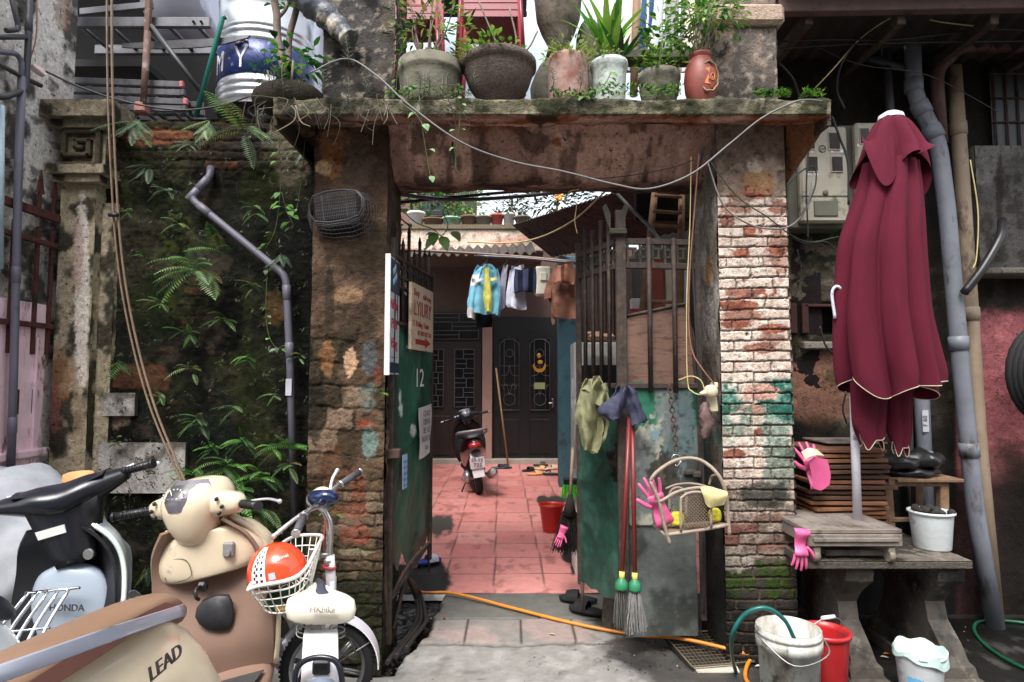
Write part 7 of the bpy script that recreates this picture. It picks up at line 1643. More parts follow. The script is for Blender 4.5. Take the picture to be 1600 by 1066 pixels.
    m = MB(); m.patch([sh_(x-.02, z, hw*.96, b) for x, z, hw, b in rowsI], 3, .012); ins = m.build('inner_shield', C['inner'], t)
    m = MB(); m.patch([[L(x+(.05+.13*(1-abs(y))**.8)*(1 if z > .4 else .7), y*hw*1.0, z) if abs(y) < 1 else L(x-.015, y*hw*1.04, z) for y in (1, .8, .4, 0, -.4, -.8, -1)] for x, z, hw, b in rowsI], 3, .006); m.build('front_shell', body, t)
    m = MB()
    for s in (-1, 1): m.tube(crom([L(x-.02, s*hw*1.02, z) for x, z, hw, b in rowsI], 4), .011, 8)
    m.build('edge_trim', body, ins)
    if detail and C.get('box'):
        # bulky upper cover and glove box
        m = MB(); m.loft([[L(x0+dx, y*hw, z) for dx, y in ((-.075, -.66), (-.085, 0), (-.075, .66), (-.02, 1), (.11, .85), (.16, 0), (.11, -.85), (-.02, -1))] for x0, z, hw in ((.945, .715, .17), (.94, .738, .215), (.935, .80, .225), (.93, .865, .17), (.925, .89, .11))], 3, 2); cv = m.build('upper_cover', body, t)
        m = MB(); m.tube(crom([L(.868, .16, .735), L(.852, .10, .728), L(.85, .055, .74), L(.848, .06, .80), L(.858, .12, .815), L(.872, .155, .79)], 4, True), .0018, 4, closed=True); m.build('pocket_seam', mat('seam_dark', (.08, .07, .06), .7), cv)
        m = MB(); m.bbox(L(.85, -.105, .80), (.045, .025, .06), .006); m.cyl(L(.84, -.105, .79), L(.825, -.105, .79), .011, n=12); m.build('ignition', mat('grey_trim', (.22, .22, .22), .5), cv)
        m = MB(); m.bbox(L(.865, .03, .685), (.04, .035, .04), .01); m.tube(crom([L(.855, .03, .69), L(.815, .03, .69), L(.805, .03, .665), L(.82, .03, .65)], 4), .007, 6); m.build('bag_hook', black, ins)
        m = MB(); m.loft([[L(.87+dx, y, z) for dx, y, z in ((0, -.03, .50), (0, .05, .52), (0, .085, .58), (0, .04, .635), (0, -.06, .63), (0, -.06, .55))], [L(.858+dx, y, z) for dx, y, z in ((0, -.03, .505), (0, .045, .525), (0, .077, .58), (0, .035, .63), (0, -.055, .625), (0, -.055, .55))]], 1, 2); m.build('dark_pocket', mat('dark_grey_plastic', (.03, .03, .035), .5), ins)
    if C.get('inner_pod'):
        m = MB(); m.loft([[L(.90-d_*1.0, y*hw, z) for d_, y in ((.0, -1), (.05, -.7), (.075, 0), (.05, .7), (0, 1), (-.04, 0))] for z, hw in ((.36, .13), (.5, .165), (.62, .17), (.72, .13), (.76, .05))], 4, 3); pod = m.build('inner_cover', C['pod'], t)
        text('HONDA', 'lettering', .040, L(.803, -.05, .60), frame3(-ly, Rl @ Vector((0.0, 0, 1))), mat('grey_letter', (.05, .05, .06), .4), pod, .002)
        m = MB(); m.tube([L(.86, -.12, .80), L(.845, -.12, .80)], .022, 16); m.build('ignition', steel, t)
        m = MB(); m.prism([T(.822, .10, .90), T(.818, .0, .90), T(.818, .0, .935), T(.822, .105, .935)], (0, -.004, 0)); m.build('warning_label', whitep, t)
        m = MB(); cm = chrome
        for k in range(5):
            y = .15-.055*k; m.tube(crom([L(.79, y*.8-.02, .68), L(.70, y*.9+.02, .56), L(.60, y+.03, .42), L(.60, y+.03, .40)], 4), .0075, 8)
        m.tube([L(.60, .20, .40), L(.60, -.06, .40)], .016, 10); m.tube([L(.70, .18, .56), L(.70, -.06, .56)], .005, 6); m.tube([L(.79, .11, .68), L(.79, -.12, .68)], .006, 6); m.build('child_rack', cm, t)
    # front fender, fork
    m = MB(); m.patch([[T(1.25+.27*math.cos(a), y, .235+.27*math.sin(a)) for y in (-.06, -.03, .03, .06)] for a in np.linspace(R(20), R(165), 9)], 2, .005); m.build('front_fender', body, t)
    m = MB()
    for s in (-1, 1): m.tube([T(1.22, s*.07, .25), T(1.10, s*.07, .56)], .017, 8)
    m.build('fork', C['rail'], t)
    # headset
    def hr(x, hw, z0, z1, k=.8, sq=.8): return ring(x, hw, z0, z1, k, 16, T, sq)
    if C.get('slim'):
        m = MB(); P_ = [(.25, .035, .0), (.18, .06, .0), (.09, .09, .0), (0, .10, 0), (-.09, .09, 0), (-.18, .06, 0), (-.25, .035, 0)]
        m.loft([[T(.92+w_*1.3*math.cos(a)+.12*abs(y)*-.6, y, 1.03+w_*.75*math.sin(a)+abs(y)*.18) for a in np.linspace(0, 6.283, 11)[:-1]] for y, w_, z in P_], 3, 2); hd = m.build('headset', C['head'], t)
        m = MB(); m.patch([[T(.93+.11*c, y, 1.065+.055*(1-c)*0+.075*0+abs(y)*.18+.018*(1-abs(c))) for c in (-1, 0, 1)] for y in (-.17, -.06, .06, .17)], 3, .004); ds = m.build('dashboard', mat('dash_dark', (.03, .03, .04), .15, bump=0), hd)
        m = MB(); m.patch([[T(.90+.03*c, y, 1.088+abs(y)*.18) for c in (-1, 0, 1)] for y in (-.09, 0, .09)], 3, .003); m.build('gauge', mat('gauge_red', (.35, .04, .03), .4, bump=0), ds)
        m = MB(); m.tube(crom([T(1.04+.02*(1-abs(y)/.25), y, 1.05+abs(y)*.2) for y in (.25, .18, .1, 0, -.1, -.18, -.25)], 3), .012, 6); m.build('windshield_edge', body, hd)
        m = MB(); m.loft([[T(x_, y*hw_, z_) for x_, y in ((.83, -.9), (.82, 0), (.83, .9), (.90, 1), (.99, .8), (1.0, 0), (.99, -.8), (.90, -1))] for z_, hw_ in ((.76, .075), (.86, .10), (.95, .13), (1.04, .15))], 2, 1); m.build('neck_cover', C['head'], hd)
    else:
        def sec(z, hw, xa, xb, k=16):
            xc, hx_ = (xa+xb)/2, (xb-xa)/2; return [T(xc-hx_*math.copysign(abs(math.cos(a))**.75, math.cos(a)), hw*math.copysign(abs(math.sin(a))**.75, math.sin(a)), z) for a in np.linspace(0, 2*math.pi, k+1)[:-1]]
        m = MB(); m.loft([sec(.845, .03, .85, .92), sec(.86, .055, .825, .95), sec(.91, .088, .80, .99), sec(.97, .112, .785, 1.03), sec(1.015, .118, .785, 1.045), sec(1.05, .108, .80, 1.04), sec(1.08, .085, .83, 1.02), sec(1.093, .04, .88, .98)], 4, 1)
        m.loft([[T(.90+a_*k_, y, .985+b_*k_) for a_, b_ in ((-.05, .02), (-.03, .045), (.04, .045), (.055, 0), (.03, -.04), (-.04, -.03))] for y, k_ in ((-.212, .2), (-.208, .5), (-.19, .8), (-.15, 1.0), (-.08, 1.12), (.08, 1.12), (.15, 1.0), (.19, .8), (.208, .5), (.212, .2))], 2, 2); hd = m.build('headset', C['head'], t)
        def dsh(x_, w_, z_, q): return [T(x_+.9*(y*w_)**2*8, y*w_, z_-1.2*(y*w_)**2+q) for y in (-1, -.5, 0, .5, 1)]
        m = MB(); m.patch([dsh(.780, .058, .99, .002), dsh(.776, .098, 1.03, .003), dsh(.802, .100, 1.062, .006), dsh(.845, .078, 1.094, .006)], 3, .006); ds = m.build('dashboard', mat('lens_grey', (.16, .15, .18), .08, bump=0, spec=.8), hd)
        m = MB(); m.patch([dsh(.7755, .055, 1.030, .003), dsh(.792, .066, 1.052, .008), dsh(.822, .055, 1.078, .010)], 3, .003); dl_ = m.build('gauge', mat('dial_grey', (.07, .07, .075), .3, bump=0), ds)
        m = MB()
        for k in range(12):
            a = R(-40+24*k); m.box(T(.785+.018*math.sin(a), .042*math.cos(a), 1.058+.018*math.sin(a)), (.006, .005, .005))
        m.tube([T(.782, 0, 1.055), T(.800, .022, 1.075)], .002, 5); m.build('dial_marks', whitep, dl_)
        for s in (-1, 1):
            for yy, zz in ((.145, 1.02), (.165, .99), (.15, .965)): m = MB(); m.bbox(T(.842, s*yy, zz), (.014, .018, .016), .004); m.build('switch', black, hd)
    hx, hz = (.86, 1.085) if C.get('slim') else (.88, .985)
    for s in (-1, 1):
        a, b = T(hx+.02, s*(.22 if C.get('slim') else .20), hz), T(hx-.05, s*(.36 if C.get('slim') else .33), hz)
        m = MB(); m.tube([a, b], .0165, 12); m.tube([b, b+(b-a).normalized()*.012], .020, 12)
        for k in range(7): c = a.lerp(b, .2+.1*k); m.tube([c, c+(b-a).normalized()*.006], .0185, 12)
        g_ = m.build('grip', black, t)
        m = MB(); m.tube(crom([T(hx+.06, s*.22, hz+.0), T(hx+.07, s*.29, hz), T(hx+.03, s*.37, hz-.005)], 4), .0075, 8, flat=.7); m.ball(T(hx+.03, s*.37, hz-.005), .010, 8, 6); m.build('brake_lever', C['lever'], t)
    return t, L, T, bd
gl = lambda n, c, r=.25, **k: mat(n, c, r, var=.05, bump=.0, coat=.4, **k)
leadC = dict(body=gl('cream_paint', W(206, 192, 166, 1.0), dirt=[(W(170, 152, 126), .05, 9, 3)]), trim=mat('brown_plastic', W(138, 112, 98, 1.0), .5, var=.08, bump=.04, bs=150), dark=black, seat=mat('tan_vinyl', W(136, 108, 86, 1.0), .45, var=.1, bump=.1, bs=200), scale=1.06, seat2=mat('brown_vinyl', W(112, 74, 62), .5, var=.1, bump=.1, bs=200),
             rim=gl('silver_rim', (.5, .5, .52), .3, metal=.6), rail=gl('silver_grey_paint', W(150, 154, 168), .3), tail=mat('red_lens', (.3, .02, .02), .15, bump=0), pipe=steel, inner=mat('brown_plastic'), head=gl('cream_paint', W(206, 192, 166, 1.0)), lever=gl('silver_lever', (.55, .55, .62), .3, metal=.4), box=True)
p0 = Vector((-1.035, 1.65, 0)); t, Lf, Tf, bd = make_scooter('scooter', p0, R(-2), R(14), R(18), leadC, 'cream and brown scooter with a tan seat, parked in the middle of the left row')
# lettering on the right flank
a, b = Lf(-.08, -.172, .60), Lf(.24, -.183, .60); text('LEAD', 'lettering', .052, Lf(.165, -.192, .655), frame3(b-a, Lf(.08, -.13, .72)-Lf(.08, -.18, .55)), mat('dark_letter', (.03, .025, .03), .35, bump=0), bd, .003, sx=1.35, sh=.35)
whC = dict(body=gl('pearl_white', W(206, 216, 222, 1.0)), trim=black, dark=black, seat=mat('black_vinyl', (.014, .016, .022), .5, var=.1, bump=.1, bs=200), seat2=black, rim=gl('silver_rim', (.5, .5, .52)), rail=gl('silver_grey_paint', (.5, .5, .5)), tail=mat('red_lens'), pipe=steel, inner=black, head=mat('black_gloss', (.012, .014, .02), .25, var=.1, bump=0), lever=gl('white_lever', (.6, .62, .68)), slim=True, inner_pod=True, pod=gl('silver_blue_paint', W(160, 172, 186), .3))
make_scooter('scooter', Vector((-1.86, 1.78, 0)), R(2), R(6), R(-24), whC, 'white scooter with black handlebar cover and chrome rack at the left edge')
inC = dict(body=gl('wine_paint', dw(70, 18, 28), .2), trim=black, dark=black, seat=mat('black_vinyl'), seat2=black, rim=gl('silver_rim', (.5, .5, .52)), rail=gl('grey_rail', (.25, .22, .24), .3), tail=mat('red_lens'), pipe=steel, inner=black, head=mat('black_gloss'), lever=gl('white_lever', (.6, .62, .68)), plate=True, fender=mat('plate_white', (.75, .77, .8), .4, var=.05))
q = G(748, 775); make_scooter('scooter', q+Vector((0, .15, .01)), R(-8), R(8), R(-10), inC, 'dark red scooter with a white number plate parked in the courtyard')
# cloth-covered bulk and cushion at the left edge
def cover():
    t = thing('covered_scooter', A(60, 900, 3.05), 'scooter covered with a white sheet behind the white scooter at the left edge', 'scooter'); m = MB(); rings = []
    for (y, x0, x1, zt_2) in ((2.75, -3.0, -2.30, .92), (2.9, -3.1, -2.16, 1.06), (3.05, -3.15, -2.08, 1.10), (3.2, -3.15, -2.02, 1.09), (3.32, -3.1, -2.05, 1.02)):
        rg = []
        for k in range(17):
            u = k/16; x = x0+(x1-x0)*u; z = zt_2-.55*max(0, u-.62)**1.2*2.2-.25*max(0, .3-u)+.012*math.sin(k*1.7+y*9); rg.append(Vector((x, y+.01*math.sin(k*2.1), z)))
        for k in range(1, 6): rg.append(Vector((x1+.01*math.sin(k*3+y*5), y+.02*math.sin(k), rg[16].z-.1*k)))
        rings.append(rg)
    m.patch(rings, 4, .004, wk=.02, ws=6); m.build('white_sheet', fab('white_sheet_cloth', W(196, 200, 208, .6)), t)
    m = MB(); m.bbox((-2.5, 3.05, .45), (.5, .45, .8), .1); m.build('body', mat('grey_cover', W(120, 124, 130), .7, bump=.4, bs=8), t)
cover()
m = MB(); m.loft([[A(x, y, Y_) for x, y in ((98, 742), (140, 735), (148, 744), (150, 772), (120, 775), (104, 770))] for Y_ in (2.98, 3.1)], 1, 3); o = m.build('cushion', mat('tan_cushion', W(206, 152, 100), .7, bump=.3, bs=60)); tag(o, 'tan ribbed seat corner showing between the white sheet and the wall plate', 'cushion')

# ================================================================ electric bicycle
eb = thing('electric_bicycle', G(510, 1120), 'white electric bicycle with a wire basket parked beside the left gate pillar', 'bicycle')
wp_ = gl('bike_white', W(214, 212, 220, 1.0), .3); sil = gl('bike_silver', (.6, .6, .6), .22, metal=.85); nvp = gl('bike_navy', W(34, 50, 92), .15)
C = A(512, 1042, 2.82); wr = .205; wd = Vector((-.985, -.17, 0)).normalized(); wn = Vector((wd.y, -wd.x, 0))     # wheel plane direction and axle
def wp(r, a, o=0): return C+wd*r*math.cos(a)+Vector((0, 0, r*math.sin(a)))+wn*o
m = MB(); pr = [(wr-.04, -.022), (wr-.02, -.03), (wr-.004, -.02), (wr, 0), (wr-.004, .02), (wr-.02, .03), (wr-.04, .022)]
m.grid([[wp(r, a, o) for r, o in pr] for a in np.linspace(0, 2*math.pi, 61)])
for k in range(60):
    a = 2*math.pi*k/60; 
    for o in (-.014, .014): m.box(wp(wr-.001, a+(.05 if o > 0 else 0), o), (.008, .008, .008), rot=(0, -a, 0))
ft = m.build('front_wheel', rubber, eb)
m = MB(); m.grid([[wp(r, a, o) for r, o in ((wr-.041, -.02), (wr-.056, -.012), (wr-.056, .012), (wr-.041, .02))] for a in np.linspace(0, 2*math.pi, 61)])
for k in range(6):
    a = R(15)+2*math.pi*k/6
    for s in (-.07, .07): m.tube([wp(.03, a+s*2, 0), wp(wr-.055, a+s*.6, 0)], .006, 6)
m.tube([C-wn*.035, C+wn*.035], .03, 16); m.build('rim', gl('alloy_grey', (.3, .3, .31), .3, metal=.7), ft)
m = MB(); m.patch([[wp(wr+.022, a, o) for o in (-.05, -.03, .03, .05)] for a in np.linspace(R(75), R(-178-0)+2*math.pi, 12)], 2, .005); m.build('front_fender', wp_, eb)
m = MB(); m.tube([wp(.0, 0, .03), wp(wr+.02, R(150), .03)], .003, 5); m.tube([wp(.0, 0, -.03), wp(wr+.02, R(150), -.03)], .003, 5); m.build('fender_stay', steel, eb)
tp = A(520, 905, 2.80); m = MB()
for s in (-1, 1): m.tube([C+wn*.045*s, tp+wn*.04*s+Vector((0, 0, -.1)), tp+wn*.03*s], .013, 8)
m.build('fork', wp_, eb)
m = MB(); m.tube([A(519, 965, 2.78), A(517, 905, 2.78), A(515, 868, 2.78)], .022, 14); m.build('head_tube', wp_, eb)
m = MB(); m.tube(crom([A(515, 905, 2.78), A(514, 860, 2.78), A(516, 822, 2.77), A(508, 800, 2.76), A(500, 790, 2.74)], 6), .0165, 12); m.tube([A(514, 882, 2.78), A(514, 872, 2.78)], .024, 14); stm = m.build('stem', sil, eb)
m = MB(); m.tube([A(514, 888, 2.775), A(515, 884, 2.775)], .03, 14); m.tube([A(505, 860, 2.76), A(508, 812, 2.745)], .0035, 6); m.build('clamp', mat('red_cable', (.5, .06, .06), .4), stm)
m = MB(); m.tube(crom([A(470, 815, 2.52), A(482, 798, 2.60), A(497, 792, 2.70), A(510, 782, 2.78), A(528, 758, 2.90), A(548, 745, 3.02)], 6), .0115, 10); m.build('handlebar', sil, eb)
for (a, b, c, d, e) in (((474, 808, 2.54), (463, 832, 2.42), (476, 800, 2.58), (452, 818, 2.5), (428, 838, 2.44)), ((533, 756, 2.93), (561, 738, 3.05), (515, 772, 2.86), (519, 750, 2.90), (527, 735, 2.94))):
    m = MB(); m.tube([A(*a), A(*b)], .0165, 12); g_ = m.build('grip', mat('grey_grip', (.07, .07, .08), .6, bump=.4, bs=90), eb)
    p1, p2 = A(*a), A(*b); dd = (p2-p1).normalized(); m = MB(); m.tube([p2, p2+dd*.012], .018, 12); m.build('grip_ring', sil, g_); m = MB(); m.tube([p1-dd*.012, p1], .019, 12); m.build('grip_ring', sil, g_)
    m = MB(); m.tube(crom([A(*c), A(*d), A(*e)], 6), [.008]*7+[.009]*6, 8); m.ball(A(*e), .011, 8, 6); m.build('brake_lever', mat('lever_silver', (.6, .6, .6), .35, .5, bump=0), eb)
m = MB(); c = A(505, 779, 2.74); Mh = Euler((R(-20), R(-12), R(-40))).to_matrix(); m.ball(c, (.085, .06, .042), 24, 14, rot=Mh); hl = m.build('headlight_housing', nvp, eb)
m = MB(); m.ball(c+Mh @ Vector((.0, -.01, .012)), (.062, .04, .038), 20, 12, rot=Mh); m.build('display_cover', gl('beige_gloss', W(190, 180, 160), .2), hl); m = MB(); m.ball(c+Mh @ Vector((-.06, 0, -.002)), (.045, .042, .042), 18, 12, rot=Mh); m.build('lamp_lens', sil, hl)
# basket
bw_ = mat('basket_white', W(216, 212, 206, .9), .45, var=.05, bump=0)
bs = thing('x', (0, 0, 0), None, None); bpy.data.objects.remove(bs)
rim = [A(388, 922, 2.30), A(402, 916, 2.26), A(452, 906, 2.27), A(478, 888, 2.36), A(498, 850, 2.58), A(504, 840, 2.74), A(496, 836, 2.80), A(462, 838, 2.90), A(440, 850, 2.72), A(420, 872, 2.58), A(398, 905, 2.42)]
bot = [A(412, 950, 2.38), A(425, 958, 2.36), A(452, 956, 2.38), A(470, 946, 2.44), A(482, 925, 2.60), A(486, 915, 2.66), A(482, 905, 2.70), A(462, 905, 2.68), A(448, 912, 2.62), A(432, 925, 2.54), A(416, 940, 2.46)]
m = MB(); R0, R1 = crom(rim, 6, True), crom(bot, 6, True)
m.tube(R0, .0075, 8, closed=True); m.tube(R1, .0035, 6, closed=True)
for f in (.25, .5, .75): m.tube([a.lerp(b, f) for a, b in zip(R0, R1)], .0035 if f == .25 else .0024, 6, closed=True)
for k in range(0, len(R0), 2): m.tube([R0[k], R0[k].lerp(R1[k], .5)+Vector((0, 0, -.004)), R1[k]], .0022, 5, cap=False)
nB = len(R1)
for k in range(1, 11): i = int(nB*.5*k/11); m.tube([R1[i], R1[(nB-i) % nB]], .002, 4, cap=False)
bk_ = m.build('basket', bw_, eb)
m = MB(); m.bbox(A(492, 866, 2.76), (.05, .02, .05), .003); m.bbox(A(503, 868, 2.77), (.06, .02, .02), .003); m.build('bracket', steel, bk_)
# seat
SY = 2.34; m = MB(); rings = []
def sr(px, py, Y_, hx, h1_, h2_, k=14):
    c = A(px, py, Y_); return [c+Vector((hx*math.copysign(abs(math.cos(a))**.55, math.cos(a)), 0, (h1_ if math.sin(a) > 0 else h2_)*math.copysign(abs(math.sin(a))**.6, math.sin(a)))) for a in np.linspace(0, 6.283, k+1)[:-1]]
m.loft([sr(501, 955, 2.25, .112, .040, .045), sr(501, 953, 2.27, .128, .05, .052), sr(501, 948, 2.32, .125, .052, .05), sr(500, 938, 2.40, .075, .045, .04), sr(497, 926, 2.48, .034, .04, .03), sr(497, 920, 2.54, .022, .022, .02)], 4, 1); se = m.build('saddle', mat('cream_vinyl', W(220, 212, 198, 1.0), .45, var=.05, bump=.05, bs=150), eb)
m = MB(); m.patch([[A(462, 948, 2.265), A(480, 935, 2.30), A(492, 922, 2.40), A(491, 912, 2.48), A(493, 906, 2.545)], [A(476, 941, 2.27), A(490, 930, 2.30), A(498, 916, 2.40), A(498, 908, 2.48), A(498, 903, 2.545)], [A(492, 936, 2.27), A(505, 926, 2.30), A(505, 916, 2.40), A(505, 909, 2.48), A(503, 906, 2.545)], [A(505, 934, 2.275), A(525, 931, 2.31), A(514, 926, 2.38), A(512, 915, 2.46), A(505, 910, 2.54)]], 4, .006); m.build('nose_panel', mat('grey_vinyl', W(78, 82, 98), .5, bump=.05), se)
text('HKbike', 'lettering', .030, A(504, 953, 2.227), frame3((1, 0, -.03), (0, .1, 1)), mat('logo_grey', W(160, 150, 144), .5), se, .004)
m = MB()
for s in (-1, 1):
    c = A(501+s*26, 977, 2.33)
    m.tube([c+Vector((.028*math.cos(a), .012*math.sin(a), .012*math.sin(a)-.0012*k)) for k, a in enumerate(np.linspace(0, 12.5, 30))], .0028, 5)
m.tube([A(501, 970, 2.34), A(503, 1010, 2.36)], .014, 10); m.build('seat_post', steel, eb)
# frame, battery box, rear guard
m = MB(); m.tube(crom([A(518, 945, 2.79), A(516, 1010, 2.70), A(514, 1060, 2.6), G(510, 1100, .3)], 4), .028, 12); m.build('down_tube', wp_, eb)
m = MB(); c1 = [A(478, 974, 2.42), A(526, 972, 2.42), A(528, 1062, 2.36), A(470, 1066, 2.36)]; c2 = [A(474, 992, 2.28), A(528, 990, 2.28), A(530, 1100, 2.22), A(468, 1100, 2.22)]
m.loft([[p for p in c1], [p for p in c2]], 1, 1); bx = m.build('battery_box', wp_, eb)
m = MB(); m.bbox(A(502, 1043, 2.24), (.062, .02, .05), .006); sk = m.build('socket_frame', mat('dark_socket', (.02, .02, .02), .5), bx)
for x in (484, 519): m = MB(); m.tube([A(x, 978, 2.40), A(x-1, 990, 2.30)], .003, 5); m.build('groove', black, bx)
m = MB(); m.tube(crom([A(462, 1085, 2.2), A(462, 1052, 2.2), A(474, 1034, 2.2), A(500, 1027, 2.2), A(525, 1034, 2.2), A(534, 1060, 2.2), A(536, 1095, 2.2)], 6), .010, 10); m.build('rear_guard', mat('black_gloss'), eb)
m = MB(); m.ball(A(500, 1082, 2.15), (.06, .05, .05), 14, 8); m.build('tail_cover', gl('grey_blue_gloss', W(110, 120, 136), .3), eb)
m = MB(); m.tube(crom([A(526, 1010, 2.3), A(532, 1020, 2.35), A(556, 1030, 2.6), A(552, 1010, 2.7), A(540, 990, 2.7), A(524, 985, 2.5)], 6), .004, 6); m.build('cable_loop', cable, eb)
gB = bot[0].z
# rear wheel of the bicycle below the frame of view
m = MB(); cR = G(508, 1066, 0); cR = Vector((-.68, 2.16, .21)); m.grid([[cR+Vector((o, r*math.cos(a), r*math.sin(a))) for r, o in ((.16, -.025), (.19, -.03), (.21, 0), (.19, .03), (.16, .025))] for a in np.linspace(0, 6.2832, 37)]); m.build('rear_wheel', rubber, eb)
# helmet and green raincoat in the basket
hm_ = thing('helmet', A(440, 918, 2.66), 'orange helmet with a chequered white band lying in the bicycle basket', 'helmet')
Mz = Euler((R(8), R(-10), R(-25))).to_matrix(); hc = A(434, 895, 2.46)
def hp(r, th, ph): return hc+Mz @ Vector((r*.124*math.cos(ph)*math.sin(th), r*.105*math.sin(ph)*math.sin(th), r*.118*math.cos(th)))
m = MB(); m.grid([[hp(1, th, ph) for ph in np.linspace(0, 2*math.pi, 41)] for th in np.linspace(.001, R(97), 16)]); m.grid([[hp(.93, th, ph) for ph in np.linspace(2*math.pi, 0, 41)] for th in np.linspace(.001, R(97), 16)]); m.build('shell', gl('orange_gloss', W(232, 78, 40, 1.0), .18), hm_)
m = MB(); m.tube([hp(.985, R(98), ph) for ph in np.linspace(0, 2*math.pi, 41)[:-1]], .008, 6, closed=True); m.build('edge_trim', black, hm_)
m = MB()
B0 = [[hp(1.012, R(97)-R(150)*j/20, R(196)) for j in range(2)]]
ca, cb_ = R(258), R(290)
for j in range(14):
    for i in range(6):
        th0, th1 = R(94)-R(5.6)*j, R(94)-R(5.6)*(j+1); q0, q1 = ca+(cb_-ca)*i/6, ca+(cb_-ca)*(i+1)/6
        m.cc = W(40, 40, 44) if (i+j) % 2 and i in (1, 2, 4) else W(216, 214, 212, .9); m.grid([[hp(1.012, th0, q0), hp(1.012, th0, q1)], [hp(1.012, th1, q0), hp(1.012, th1, q1)]])
m.build('chequered_band', MVF, hm_)
text('Zonei', 'lettering', .020, hp(1.04, R(52), R(330)), frame3(hp(1, R(52), R(345))-hp(1, R(52), R(315)), hp(1, R(40), R(330))-hp(1, R(70), R(330))), whitep, hm_, .001)
m = MB(); m.cc = W(170, 176, 190); m.grid([[hp(1.013, R(86), R(296)), hp(1.013, R(86), R(308))], [hp(1.013, R(74), R(296)), hp(1.013, R(74), R(308))]]); m.build('sticker', MVF, hm_)
gnc = mat('green_raincoat', W(24, 96, 70), .4, var=.3, bump=.6, bs=22)
m = MB(); rings = []
for j in range(7):
    t = j/6; c = A(424+50*t, 938-8*t, 2.46+.10*t); rings.append([c+Vector((.0, .07*math.cos(a)*(1+.25*math.sin(3*a+j)), .035*math.sin(a)*(1+.4*math.sin(4*a+j*2)))) for a in np.linspace(0, 6.283, 13)[:-1]])
m.loft(rings, 3, 2); o = m.build('folded_raincoat', gnc); tag(o, 'crumpled green raincoat at the bottom of the bicycle basket', 'raincoat')
m = MB(); m.patch([[A(430, 955, 2.42), A(450, 953, 2.42)], [A(432, 950, 2.45), A(452, 949, 2.45)]], 3, .01); o = m.build('yellow_cloth', mat('yellow_rag', W(206, 160, 50), .8)); tag(o, 'scrap of yellow cloth under the green raincoat', 'cloth')
# ================================================================ plants
FG = [W(84, 120, 66), W(110, 150, 82), W(62, 92, 52), W(130, 160, 104), W(120, 116, 66)]
FB = [W(84, 132, 58), W(112, 164, 74), W(64, 108, 48)]
FP = [W(120, 140, 112), W(92, 120, 90), W(66, 90, 60)]
def frond(m, p, d, L, w_, droop, col, rg, pn=16):
    d = Vector(d).normalized(); side = d.cross(Vector((0, 0, 1)));
    if side.length < .1: side = Vector((1, 0, 0))
    side.normalize(); pts = []; q = Vector(p); dd = d.copy(); n = pn
    for k in range(n+1):
        pts.append(q.copy()); q = q+dd*(L/n); dd = (dd+Vector((0, 0, -droop/n))).normalized()
    m.cc = tuple(c*.7 for c in col); m.tube(pts, [.0022*(1-.7*k/n) for k in range(n+1)], 3, cap=False)
    for k in range(2, n+1):
        t = k/n; ll = w_*math.sin(math.pi*min(1, t*.82+.14))*rg.uniform(.85, 1.1)+.004; ax = (pts[k]-pts[k-1]).normalized(); up = side.cross(ax)
        for s in (-1, 1):
            v = (side*s+ax*.35+Vector((0, 0, -.15))).normalized(); f = rg.uniform(.75, 1.2); m.leaf(pts[k], v, up, ll, max(.006, L/n*.62), .25, tuple(c*f for c in col), 1)
    m.leaf(pts[-1], dd, side.cross(dd), w_*.3, .008, .1, col, 1)
def fern(px, py, Y, size, n, lb, cols, sd, spread=(20, 160), droop=1.4, wr_=.17, grp=None):
    rg = random.Random(sd); c = A(px, py, Y); m = MB()
    for k in range(n):
        a = R(spread[0]+(spread[1]-spread[0])*(k+rg.random())/n); d = Vector((math.cos(a), -rg.uniform(.4, 1.0), math.sin(a)*.9)); L = size*rg.uniform(.65, 1.1)
        frond(m, c+Vector((rg.uniform(-.02, .02), 0, rg.uniform(-.02, .02))), d, L, L*wr_*rg.uniform(.8, 1.2), droop*rg.uniform(.7, 1.3), rg.choice(cols), rg, 18 if size > .15 else 12)
    o = m.build('fern', LEAF); tag(o, lb, 'fern', grp); return o
WF = 3.68
fern(215, 190, WF-.05, .26, 9, 'drooping fern at the top left of the mossy wall', FP+FG[:1], 1, (200, 340), .5, .2)
fern(232, 262, WF, .16, 5, 'small pale fern just under the drooping top left fern', FP, 2, (150, 330), .6)
fern(325, 190, WF-.05, .22, 5, 'upright fern on the wall top beside the steel tank', FG, 3, (210, 330), .5, .22)
fern(385, 205, WF-.05, .32, 8, 'long arching fern below the steel tank', FP+FG, 4, (-60, 200), 1.2, .2)
fern(310, 425, WF-.03, .30, 14, 'large bushy fern in the middle of the mossy wall', FG+FP[:2], 5, (-40, 220), 1.3, .2)
fern(345, 395, WF-.03, .24, 5, 'fern fronds pressed flat beside the zigzag pipe', FG, 6, (30, 150), .9, .28)
fern(295, 520, WF, .14, 6, 'small bright fern below the large middle fern', FB, 7, (0, 360), 1.0)
fern(300, 580, WF, .14, 7, 'small spreading fern lower in the middle of the wall', FG, 8, (-20, 200), 1.2)
fern(185, 560, WF, .15, 3, 'two-fronded fern left of the bamboo strips', FB, 9, (180, 350), .7, .25)
fern(366, 640, WF, .13, 5, 'small fern between the bamboo strips and the pipe', FG, 10, (0, 250), 1.2)
fern(430, 615, WF, .10, 5, 'tiny fern just left of the pipe near its label', FG, 12, (0, 250), 1.2)
fern(355, 730, WF, .24, 12, 'lush light green fern low on the wall, upper left of its clump', FB+FG[:2], 13, (-20, 200), 1.4)
fern(345, 800, WF-.04, .30, 16, 'lush fern right above the cream scooter', FB+FG[:2], 14, (-40, 220), 1.5)
fern(400, 800, WF-.04, .24, 12, 'dark lush fern between the cream scooter and the pipe', FB+FG, 15, (-20, 220), 1.5)
